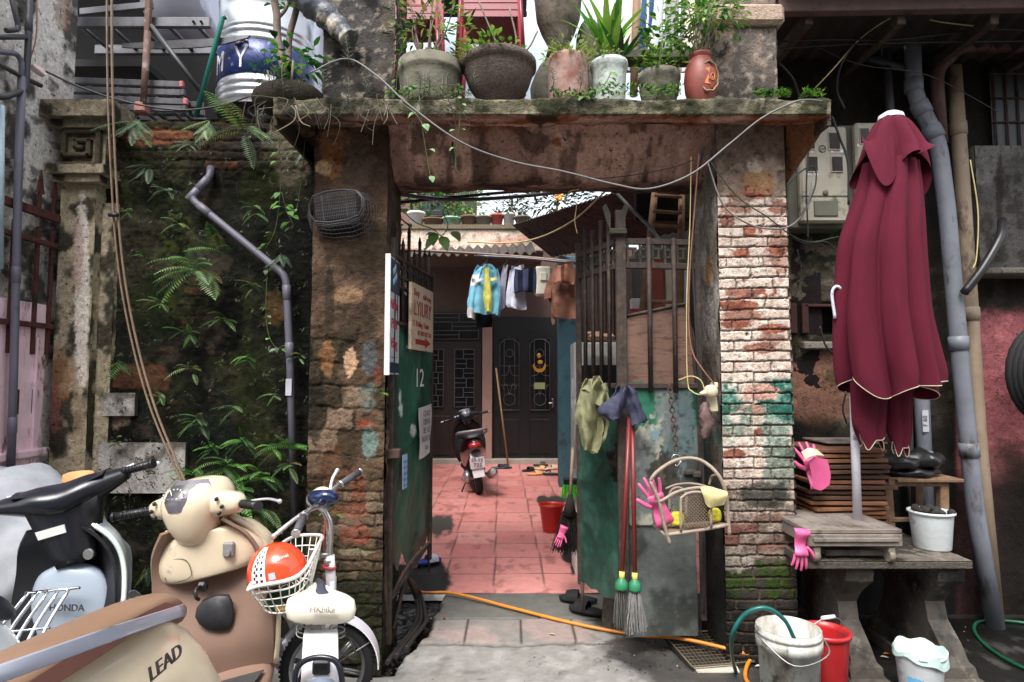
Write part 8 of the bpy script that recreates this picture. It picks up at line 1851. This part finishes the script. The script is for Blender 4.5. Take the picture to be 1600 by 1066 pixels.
fern(410, 745, WF, .20, 9, 'fern climbing beside the lower pipe', FB, 16, (0, 180), 1.3)
fern(460, 700, WF-.07, .22, 7, 'fern with narrow fronds growing over the lower pipe', FB, 17, (20, 160), .8)
fern(455, 730, 3.62, .16, 5, 'small fern right in front of the lower pipe', FG, 18, (-30, 200), 1.2)
fern(385, 855, WF-.06, .22, 9, 'lowest fern beside the basket handle', FB, 19, (-20, 200), 1.5)
fern(232, 888, WF-.03, .12, 5, 'little fern between the two scooters', FG, 20, (0, 360), 1.0)
fern(470, 240, WF, .12, 5, 'little fern beside the top of the gate pillar', FP, 21, (150, 330), .8)
fern(440, 400, WF, .14, 6, 'pale fern near the upper pipe bend', FP, 22, (180, 340), .8)
fern(225, 405, WF, .07, 4, 'tiny two-leaf fern right of the bamboo strips', FB, 23, (0, 200), 1.0)
fern(520, 800, 3.32, .10, 4, 'tiny fern on the left gate pillar behind the handlebar', FB, 24, (0, 200), 1.4)
fern(598, 618, 3.34, .07, 3, 'tiny green sprout at the edge of the left gate pillar', FB, 25, (0, 120), 1.0)
for i, (x, y, s, n, cols) in enumerate(((260, 300, .12, 5, FP), (200, 330, .10, 4, FG), (280, 350, .12, 5, FG), (400, 330, .13, 6, FG), (250, 470, .12, 5, FG), (350, 500, .14, 6, FG), (390, 560, .12, 5, FB), (250, 620, .10, 4, FG), (310, 660, .16, 7, FG), (380, 690, .16, 7, FB), (330, 700, .14, 6, FB), (300, 740, .18, 8, FB), (370, 770, .22, 9, FB), (320, 850, .18, 8, FG), (430, 700, .13, 6, FB), (395, 450, .12, 5, FG), (470, 560, .09, 4, FG), (180, 690, .08, 4, FG), (440, 850, .16, 7, FG), (300, 230, .13, 5, FP))):
    fern(x, y, WF, s*.95, n+2, ('pale', 'mid-green', 'bright')[0 if cols is FP else 1 if cols is FG else 2]+' little fern '+('near the top of the mossy wall' if y < 310 else 'above the middle of the mossy wall' if y < 480 else 'below the middle of the mossy wall' if y < 680 else 'low on the mossy wall behind the scooters'), cols, 60+i, (-20, 220), 1.3, grp='little ferns scattered over the mossy wall')
# moss tufts and trailing dead stems spread over the wall: nobody could count them
m = MB(); rg = random.Random(5)
for k in range(420):
    px, py = rg.uniform(175, 480), rg.uniform(200, 860); c = A(px, py, WF+.02); col = rg.choice([W(50, 60, 26), W(62, 74, 34), W(40, 44, 26), W(84, 92, 60)])
    for j in range(4): m.leaf(c+Vector((rg.uniform(-.015, .015), 0, rg.uniform(-.01, .01))), Vector((rg.uniform(-1, 1), -.5, rg.uniform(-.9, .6))), (0, -1, 0), rg.uniform(.012, .035), .008, .3, col, 1)
for k in range(22):
    px, py = rg.uniform(190, 480), rg.uniform(200, 420); c = A(px, py, WF+.01); m.cc = W(70, 64, 48); m.tube([c, c+Vector((rg.uniform(-.02, .02), -.02, -.05)), c+Vector((rg.uniform(-.04, .04), -.01, -.12))], .001, 3, cap=False)
o = m.build('moss_tufts', LEAF); tag(o, 'tiny weeds and moss tufts dotted over the mossy wall', 'moss', kind='stuff')
def vine(pts, Y, n, lb, sz=.03, cols=FB, sd=1, r=.0025, name='vine'):
    rg = random.Random(sd); P_ = crom([A(x, y, Y) for x, y in pts], 6); m = MB(); m.cc = W(96, 110, 62); m.tube(P_, r, 5)
    for k in range(n):
        p = P_[int(rg.random()*(len(P_)-1))]; a = rg.uniform(0, 6.28); d = Vector((math.cos(a), -rg.uniform(.3, .9), rg.uniform(-.6, .3))); e = p+d*sz*.5; m.tube([p, e], .0012, 3, cap=False); L = sz*rg.uniform(.7, 1.4); col = rg.choice(cols); f = rg.uniform(.8, 1.25)
        m.leaf(e, d+Vector((0, 0, -.3)), (0, -.6, 1), L, L*.75, .3, tuple(c*f for c in col), 3)
    o = m.build(name, LEAF); return tag(o, lb, 'vine')
vine([(425, 150), (436, 230), (438, 290), (435, 330), (428, 365), (412, 393)], 3.5, 9, 'long vine hanging from the hood left end to the grey pipe', .035, sd=3)
vine([(440, 300), (448, 330), (458, 352), (450, 362)], 3.48, 12, 'cluster of heart-shaped vine leaves above the grey pipe', .045, sd=4)
vine([(418, 420), (416, 460), (416, 500), (422, 530), (434, 545), (442, 540)], 3.55, 12, 'vine hanging below the pipe bend with heart leaves', .03, FP+FB, sd=5)
vine([(478, 190), (474, 250), (468, 300), (463, 330)], 3.45, 4, 'thin bare vine hanging beside the left gate pillar', .02, FP, sd=6)
vine([(655, 150), (660, 200), (668, 250), (674, 285)], 3.1, 4, 'thin hanging vine with round leaves under the hood slab', .05, [W(150, 190, 130, .9)], sd=7)
vine([(716, 150), (719, 180), (714, 230), (712, 262), (722, 275)], 3.1, 6, 'short vine hanging beside the lamp socket', .035, [W(140, 180, 120, .9)], sd=8)
vine([(630, 330), (650, 348), (676, 358), (690, 368), (700, 352), (692, 330), (705, 318)], 4.6, 10, 'pale leafy pothos vine hanging before the back parapet', .10, [W(150, 190, 120, .9), W(110, 160, 80)], sd=9, r=.004)
vine([(612, 300), (618, 330), (630, 345), (640, 352)], 4.5, 8, 'dry vine stems tangled at the top of the left gate leaf', .05, [W(120, 110, 80)], sd=10, r=.006)
# grey spiky weeds along the hood
SG = [W(120, 128, 116), W(142, 150, 136), W(92, 100, 86)]
def weed(px, py, Y, h, lb, up=1, sd=0, cols=SG, dens=34, wl=.03, grp=None):
    rg = random.Random(sd+int(px)); m = MB(); base_ = A(px, py, Y); tip = base_+Vector((rg.uniform(-.02, .02), -.02, h*up)); m.cc = W(110, 104, 90); m.tube([base_, base_.lerp(tip, .5)+Vector((.006, -.01, 0)), tip], .0018, 4)
    for k in range(dens):
        t = .25+.75*k/dens; p = base_.lerp(tip, t); a = k*2.4; d = Vector((math.cos(a), math.sin(a), .55*up)); col = rg.choice(cols); m.leaf(p, d, (0, 0, 1), wl*(1.1-.6*t)*rg.uniform(.8, 1.2), .0045, .1, col, 1)
    o = m.build('spiky_weed', LEAF); return tag(o, lb, 'weed', grp)
gl_ = 'grey spiky weeds on the hood'
for i, (x, y, h, up, lb) in enumerate(((546, 110, .18, 1, 'tall grey spiky weed in front of the left hood post'), (543, 172, .17, 1, 'grey spiky weed at the foot of the left hood post'), (543, 150, .08, -1, 'grey weed hanging down under the left hood post'), (505, 155, .15, 1, 'grey spiky weed left of the hood post foot'),
    (467, 150, .20, 1, 'grey spiky weed beside the leafy plant'), (443, 158, .18, 1, 'grey spiky weed at the very left end of the hood'), (425, 140, .12, 1, 'short grey weed overhanging the mossy wall'), (413, 165, .11, -1, 'hanging grey weed at the left end of the hood'), (424, 195, .12, -1, 'lowest hanging grey weed left of the gate pillar'),
    (656, 142, .08, 1, 'small grey weed before the grooved pot'), (670, 142, .07, 1, 'small grey weed right of its twin before the grooved pot'), (743, 145, .13, 1, 'grey weed before the large bowl pot'), (865, 145, .12, 1, 'grey weed before the square clay pot'), (905, 145, .11, 1, 'grey weed between clay pot and white pot'), (575, 148, .08, 1, 'little grey weed right of the post foot'))):
    weed(x, y, 3.1, h, lb, up, i, grp=None, dens=44, wl=.045)
m = MB(); rg = random.Random(3)
for k in range(46):
    x = rg.choice([rg.uniform(410, 520), rg.uniform(560, 700)]); a = A(x, rg.uniform(150, 175), 3.1); b = a+Vector((rg.uniform(-.1, .12), rg.uniform(-.04, 0), rg.uniform(-.10, .02))); c = b+Vector((rg.uniform(-.06, .06), 0, rg.uniform(-.14, -.03))); m.cc = rg.choice([W(140, 130, 112), W(100, 92, 78), W(60, 56, 48)]); m.tube(crom([a, b, c], 4), rg.uniform(.0012, .003), 4, cap=False)
for (pts) in ([(455, 165), (462, 175), (458, 190), (430, 207)], [(462, 165), (470, 190), (485, 198)], [(600, 152), (607, 156), (604, 170), (600, 182)], [(625, 150), (632, 155), (628, 158)]): m.cc = W(150, 140, 122); m.tube(crom([A(x, y, 3.08) for x, y in pts], 6), .003, 5)
o = m.build('dry_roots', LEAF); tag(o, 'tangle of dry roots and stems hanging off the hood edge', 'roots', kind='stuff')
# green plant clump on the hood's left end
m = MB(); m.cc = W(60, 54, 44); m.ball(A(450, 150, 3.25)+Vector((0, 0, -.02)), (.2, .12, .10), 16, 10); lp_ = m.build('soil_mound', MV); tag(lp_, 'dark soil mound under the weeds at the left end of the hood', 'soil', kind='stuff')
cl = thing('leafy_plant', A(455, 120, 3.2), 'round-leaved green plant growing at the left end of the hood', 'plant'); foliage('leaves', A(462, 92, 3.2), .15, .06, 60, .06, .045, [G1, G2, G3], cl, 81, .2); m = MB(); m.tube([A(455, 140, 3.2), A(458, 95, 3.2)], .006, 5); m.build('stem', bark, cl)
cl = thing('needle_plant', A(420, 130, 3.2), 'fine-needled green plant at the far left end of the hood', 'plant'); foliage('leaves', A(418, 112, 3.2), .09, .06, 160, .06, .005, [G3, G1], cl, 82, .3); m = MB(); m.tube([A(425, 145, 3.2), A(418, 110, 3.2)], .005, 5); m.build('stem', bark, cl)
# ---------------------------------------------------------------- big pots on the hood
concrete = mat('pot_concrete', W(122, 118, 104), .9, var=.3, bump=.4, bs=60, dirt=[(W(84, 84, 66), .3, 9, 1)]); pebble = mat('pot_pebble', W(112, 98, 90), .9, var=.55, scale=60, bump=.9, bs=120); clay = mat('pot_clay', W(168, 142, 132), .85, var=.2, dirt=[(W(140, 92, 78), .4, 5, 2)]); whp = mat('pot_white', W(176, 184, 180), .6, var=.2, bump=.4, bs=40, dirt=[(W(120, 128, 116), .2, 12, 1)])
PYY = 3.32
def hood_pot(px, pyt, wpx, hpx, prof, mt, lb, Y=PYY, n=36, sq=None, zb=None):
    c = A(px, 150, Y); c.z = ztop; r = wpx/2/F*Y; h = A(px, pyt, Y-r*.8).z-ztop; t = thing('flower_pot', c, lb, 'flower pot')
    m = MB(); m.lathe([(a*r, b*h) for a, b in prof]+[(prof[-1][0]*r*.9, h*.97), (prof[-1][0]*r*.86, h*.86), (0, h*.86)], c, n); return t, m, c, r, h
t, m, c, r, h = hood_pot(672, 82, 102, 70, [(.0, 0), (.78, 0), (.84, .1), (.95, .6), (.97, .72), (1.02, .76), (1.02, .84), (.98, .86), (1.0, 1.0)], concrete, 'round grey concrete pot with arched grooves holding a bare-stemmed shrub'); pt = m.build('pot', concrete, t)
m = MB()
for k in range(10):
    a0 = 2*math.pi*k/10; q = []
    for (da, z) in ((-.22, .12), (-.24, .5), (-.12, .62), (.12, .62), (.24, .5), (.22, .12)):
        rr = r*(.84+.11*z+.02); q.append(c+Vector((rr*math.cos(a0+da), rr*math.sin(a0+da), h*z)))
    m.tube(crom(q, 3), .0045, 5, cap=False)
m.build('arch_relief', concrete, pt)
m = MB(); rg = random.Random(8)
for k in range(7): a = c+Vector((rg.uniform(-.03, .03), 0, h*.9)); b = a+Vector((rg.uniform(-.12, .12), rg.uniform(-.05, .05), .22)); e = b+Vector((rg.uniform(-.1, .14), 0, .25)); m.tube(crom([a, b, e], 4), [.006]*4+[.004]*5, 6)
m.build('stems', bark, t); foliage('leaves', c+Vector((.0, 0, h+.24)), .24, .17, 260, .055, .022, [G2, G4, W(150, 130, 80), G3], t, 83)
t, m, c, r, h = hood_pot(779, 75, 118, 75, [(.0, 0), (.32, 0), (.42, .06), (.34, .12), (.58, .25), (.82, .5), (.93, .75), (.95, .84), (1.03, .87), (1.03, 1.0), (1.0, 1.02)], pebble, 'wide pebbled bowl pot in the middle left of the hood'); m.build('pot', pebble, t)
foliage('leaves', c+Vector((-.05, -.04, h+.02)), .20, .045, 260, .038, .024, [G4, G2], t, 84, .5); m = MB()
for q_ in ([(.05, .0, .9), (-.02, 0, 1.5), (-.12, 0, 2.4)], [(.02, 0, .9), (.1, 0, 1.4), (.06, 0, 2.2)], [(.06, 0, 1.2), (.16, 0, 1.3), (.22, 0, 1.7)]): m.tube(crom([c+Vector((a, b, h*z)) for a, b, z in q_], 4), .005, 6)
m.build('stems', bark, t)
t, m, c, r, h = hood_pot(888, 80, 66, 68, [(.0, 0), (.94, 0), (.98, .05), (1.0, .95), (1.0, 1.0)], clay, 'straight-sided pale clay pot beside the white pot', n=14); m.build('pot', clay, t)
foliage('leaves', c+Vector((0, -.02, h+.015)), .14, .055, 330, .032, .016, [G4, W(170, 186, 100, .8)], t, 85, .8)
t, m, c, r, h = hood_pot(952, 88, 58, 60, [(.0, 0), (.80, 0), (.86, .08), (.93, .7), (.95, .80), (1.0, .84), (1.06, .93), (1.02, 1.0)], whp, 'greyish white fluted pot holding the broad-leaved plant'); 
m.build('pot', whp, t)
def strap(c, n, L, W_, cols, par, sd, lean=.5, nm='leaves'):
    rg = random.Random(sd); m_ = MB()
    for k in range(n):
        a = rg.uniform(0, 6.28); s = rg.uniform(.15, 1)*lean; d = Vector((math.cos(a)*s, math.sin(a)*s, 1)).normalized(); col = rg.choice(cols); f = rg.uniform(.8, 1.2); m_.leaf(c+Vector((rg.uniform(-.03, .03), 0, 0)), d, Vector((math.cos(a), math.sin(a), .1)), L*rg.uniform(.6, 1.1), W_, -rg.uniform(.1, .4), tuple(x*f for x in col), 5)
    return m_.build(nm, LEAF, par)
strap(c+Vector((0, 0, h+.05)), 38, .36, .044, [W(120, 180, 50, .9), W(84, 150, 44), W(150, 190, 70, .9)], t, 86, .55); strap(c+Vector((.08, 0, h+.03)), 10, .28, .03, [G1, G3], t, 87, 1.2); foliage('ground_leaves', c+Vector((-.06, 0, h+.05)), .13, .09, 160, .03, .012, [G4, W(150, 150, 90)], t, 88, .6); m = MB(); m.tube([c+Vector((0, 0, h*.8)), c+Vector((0, 0, h+.1))], .012, 8); m.build('stem', bark, t)
t, m, c, r, h = hood_pot(1030, 105, 66, 48, [(.0, 0), (.6, 0), (.75, .1), (.92, .5), (.98, .8), (1.03, .84), (1.03, 1.0)], concrete, 'dark low pot overgrown with ferny greens left of the red vase'); m.build('pot', concrete, t)
foliage('leaves', c+Vector((0, -.03, h+.06)), .14, .09, 200, .034, .014, [G1, G4, G2], t, 89, .4); m = MB(); m.tube(crom([c+Vector((0, 0, h)), c+Vector((.02, 0, h+.2)), c+Vector((.06, 0, h+.34))], 4), .004, 5); m.build('stem', bark, t); foliage('upper_leaves', c+Vector((.02, -.02, h+.22)), .14, .14, 110, .06, .03, [G1, G2, G4], t, 90, .3)
redv = mat('red_vase_glaze', W(150, 78, 68), .5, var=.25, bump=.15, dirt=[(W(120, 100, 84), .12, 10, 2)])
t, m, c, r, h = hood_pot(1095, 76, 52, 76, [(.0, 0), (.62, 0), (.72, .05), (.95, .3), (1.0, .52), (.92, .74), (.66, .90), (.58, .93), (.70, .97), (.70, 1.0)], redv, 'tall red-brown glazed vase with an oval ornament at the right of the hood', Y=3.27); m.build('pot', redv, t)
oc = c+Vector((.022, -r*.93, h*.46)); crm2 = mat('vase_ornament', W(140, 116, 88), .6)
m = MB(); m.tube([oc+Vector((.052*(1+.04*math.sin(a*9))*math.cos(a), .016*abs(math.cos(a))**2, .082*(1+.04*math.sin(a*9))*math.sin(a))) for a in np.linspace(0, 6.283, 41)[:-1]], .006, 6, closed=True); orn = m.build('oval_frame', crm2, t)
m = MB(); m.ball(oc+Vector((0, .012, 0)), (.046, .012, .074), 18, 10); m.build('oval_field', mat('vase_field', W(150, 72, 50), .5), orn)
m = MB(); og = mat('vase_orange', W(206, 130, 70), .5); m.prism([oc+Vector((x, -.004, z)) for x, z in ((-.02, .045), (.005, .05), (-.005, -.01), (-.008, -.035), (.004, -.045), (-.028, -.04), (-.016, -.01))], (0, .006, 0)); m.tube(crom([oc+Vector((x, -.002, z)) for x, z in ((0, -.02), (.012, .012), (.026, .01), (.024, -.018), (.012, -.02), (.016, -.004))], 5), .0028, 5); m.build('painted_motif', og, orn)
m = MB(); rg = random.Random(12)
for k in range(9): a = c+Vector((rg.uniform(-.03, .03), 0, h*.95)); b = a+Vector((rg.uniform(-.16, .12), rg.uniform(-.06, .06), rg.uniform(.12, .22))); e = b+Vector((rg.uniform(-.08, .12), 0, rg.uniform(.08, .2))); m.tube(crom([a, b, e], 4), .003, 5)
m.build('stems', bark, t); foliage('leaves', c+Vector((.04, 0, h+.25)), .22, .18, 560, .044, .022, [G1, G2, G2, G4], t, 91, .1)
# low greens along the slab
m = MB(); rg = random.Random(21)
for k in range(900):
    x = rg.choice([rg.uniform(935, 1065), rg.uniform(935, 1065), rg.uniform(600, 735), rg.uniform(1180, 1210), rg.uniform(1215, 1232), rg.uniform(1255, 1285), rg.uniform(860, 930)]); y = rg.uniform(134, 152) if x > 930 and x < 1070 else rg.uniform(142, 153); cc = rg.choice([G1, G2, G3, G4] if x > 900 or x < 640 else [G3, G4, SG[0]]); m.leaf(A(x, y, 3.17+rg.uniform(-.02, .05)), Vector((rg.uniform(-1, 1), rg.uniform(-1, .3), rg.uniform(0, 1))), (0, 0, 1), rg.uniform(.014, .036), .012, .3, cc, 1)
o = m.build('low_greens', LEAF); tag(o, 'low green seedlings and ground cover along the hood slab', 'ground cover', kind='stuff')
vine([(905, 150), (925, 148), (946, 130), (955, 112)], 3.15, 16, 'bright seedling leaning against the white pot', .035, FB, sd=31, name='seedling')
vine([(640, 135), (660, 138), (690, 132), (722, 135)], 3.14, 14, 'creeping round-leaved vine in front of the grooved pot', .03, FB, sd=32)
vine([(618, 160), (622, 95), (628, 80)], 3.2, 8, 'small leafy sprig between the left post and the grooved pot', .03, FB, sd=33, name='sprig')
# ---------------------------------------------------------------- red chairs, urn, laundry behind the pots
redc = mat('red_chair_plastic', W(150, 26, 46, .9), .35, var=.1, bump=0, sss=.05)
def chair(px, py, Y, wpx, lb, grp, rotz=0):
    c = A(px, py, Y); s = wpx/F*Y/2; t = thing('plastic_chair', c, lb, 'chair', grp)
    m = MB(); m.patch([[c+Vector((x*s*(1-.08*j), y*s-.0, .012*(abs(x)**3)*-1.5)) for x in (-1, -.5, 0, .5, 1)] for j, y in enumerate((-1, 0, 1))], 3, .012); m.build('seat', redc, t)
    for sx in (-1, 1):
        for sy in (-1, 1):
            m = MB(); m.tube([c+Vector((sx*s*.95, sy*s*.9, -.01)), c+Vector((sx*s*1.12, sy*s*1.05, -.60))], [.034, .028], 6, flat=.5); m.build('leg', redc, t)
    m = MB(); m.patch([[c+Vector((x*s, s*1.0+.04*z+.03*(1-x*x), z*.42)) for x in (-1, -.5, 0, .5, 1)] for z in (0, .5, 1)], 3, .010); m.build('backrest', redc, t)
    m = MB(); m.patch([[c+Vector((x*s, -s, -.005)) for x in (-1, 0, 1)], [c+Vector((x*s*1.02, -s*1.02, -.05)) for x in (-1, 0, 1)]], 2, .008); m.build('apron', redc, t); return t
for k in range(2): chair(650, 42-9*k, 4.0, 80, ('lower', 'upper')[k]+' red plastic stool chair of the small stack behind the grooved pot', None)
for k in range(6): chair(768, 42-10.5*k, 4.15, 92, 'red plastic chair in the tall stack behind the bowl pot', 'red chairs in the tall stack')
u = thing('stone_urn', A(905, 100, 4.3), 'mossy grey stone urn standing behind the clay pot', 'urn'); mossm = mat('mossy_stone', W(90, 86, 74), .9, var=.4, scale=7, bump=.7, bs=16, dirt=[(W(60, 64, 42), .35, 5, 3)])
m = MB(); cU = A(890, 160, 4.2); m.lathe([(0, -.2), (.26, -.2), (.28, .1), (.25, .18), (.22, .24), (.17, .28), (0, .29)], cU, 26); m.build('base', mossm, u); m = MB(); cU2 = A(872, 42, 4.2); m.lathe([(0, -.26), (.10, -.26), (.07, -.15), (.12, -.05), (.155, .05), (.17, .2), (.16, .32), (.18, .36)], cU2, 24); m.build('bowl', mat('beige_stone', W(112, 102, 88), .9, var=.4, bump=.6, bs=20, dirt=[(W(60, 60, 44), .35, 6, 2)]), u)
m = MB(); m.ball(A(921, 75, 4.3), (.10, .10, .22), 16, 12); m.build('rock', mossm, u)
# balustrade rail, hanging laundry and poles beyond it
m = MB(); a, b = A(940, 90, 3.75), A(1125, 92, 3.75); m.bbox((a+b)/2, (b.x-a.x, .12, .07), .012); o = m.build('balustrade_rail', mossm); tag(o, 'blackened concrete rail behind the right hand pots', 'rail')
for (x, w_, c, lb) in ((985, .09, W(196, 188, 176), 'beige garment hanging behind the broad-leaved plant'), (1003, .10, W(70, 96, 150), 'blue garment hanging between the plant and the vase'), (1022, .07, W(200, 204, 210), 'white garment hanging behind the overgrown pot'), (1052, .08, W(150, 150, 150), 'grey garment hanging left of the vase'), (960, .10, W(206, 210, 216), 'white sheet hanging behind the fluted pot'), (1082, .06, W(206, 196, 180), 'cream garment hanging right above the vase')):
    m = MB(); m.patch([[A(x, y, 4.6)+Vector((w_*(q-1.5)*.9, .03*math.sin(q*2+j), 0)) for q in range(4)] for j, y in enumerate((-30, 20, 70, 112))], 4, .006); o = m.build('hanging_garment', fab('laundry%d' % x, c)); tag(o, lb, 'garment')
for x, lb in ((1038, 'thin steel pole standing behind the overgrown pot'), (1062, 'second thin steel pole close to the red vase'), (1012, 'thin steel pole in front of the blue garment'), (994, 'bamboo pole beside the beige garment')):
    m = MB(); m.cyl(A(x-4, 150, 4.4), A(x+2, -40, 4.4), .012 if x != 994 else .03, n=8); o = m.build('steel_pole' if x != 994 else 'bamboo_pole', steel if x != 994 else bam); tag(o, lb, 'pole')
m = MB(); a, b = A(610, 14, 5.5), A(820, 20, 5.5); m.bbox((a+b)/2+Vector((0, 0, .12)), (1.3, .5, .05), .01); m.bbox((a+b)/2+Vector((0, 0, -.03)), (1.3, .05, .05), .01); o = m.build('dark_eave', mat('shed_dark')); tag(o, 'dark eave high behind the red chairs', 'eave')
m = MB(); m.box(A(870, 60, 6.0), (2.3, .1, 1.5)); 
o = m.build('pale_screen', mat('pale_screen', W(190, 206, 220, .85), .7, var=.08)); tag(o, 'pale blue-white sheet wall behind the stone urn and chairs', 'screen')

# grit and litter
m = MB(); rg = random.Random(77)
for k in range(420):
    q = rg.random()
    if q < .45: x, y = rg.uniform(-.95, -.5), rg.uniform(3.35, 4.3)
    elif q < .7: x, y = rg.uniform(.5, 1.2), rg.uniform(3.3, 3.7)
    elif q < .85: x, y = rg.uniform(-1.2, 1.2), rg.uniform(2.9, 3.6)
    else: x, y = rg.uniform(1.2, 3.4), rg.uniform(3.0, 4.0)
    r_ = rg.uniform(.002, .008 if q < .7 else .004); m.cc = rg.choice([W(120, 112, 100), W(70, 64, 56), W(160, 150, 136), W(50, 40, 32)]); m.ball((x, y, (-.03 if q < .45 else .006)), (r_, r_*.8, r_*.6), 5, 3)
for x, y, c in ((868, 992, (190, 170, 110)), (692, 963, (150, 90, 50)), (1190, 1040, (200, 196, 186)), (1375, 1026, (200, 196, 186)), (1380, 1022, (196, 120, 50)), (735, 888, (200, 190, 180))):
    m.leaf(G(x, y, .012), (rg.uniform(-1, 1), rg.uniform(-.5, .5), .1), (0, 0, 1), .045, .02, .2, W(*c), 2)
o = m.build('grit', MV); tag(o, 'grit, crumbs of mortar and dry leaves scattered on the ground', 'litter', kind='stuff')

m = MB(); m.cc = W(96, 90, 80); m.box((0.15, 4.42, 3.26), (2.5, .95, .08)); struct(m.build('terrace', MV))
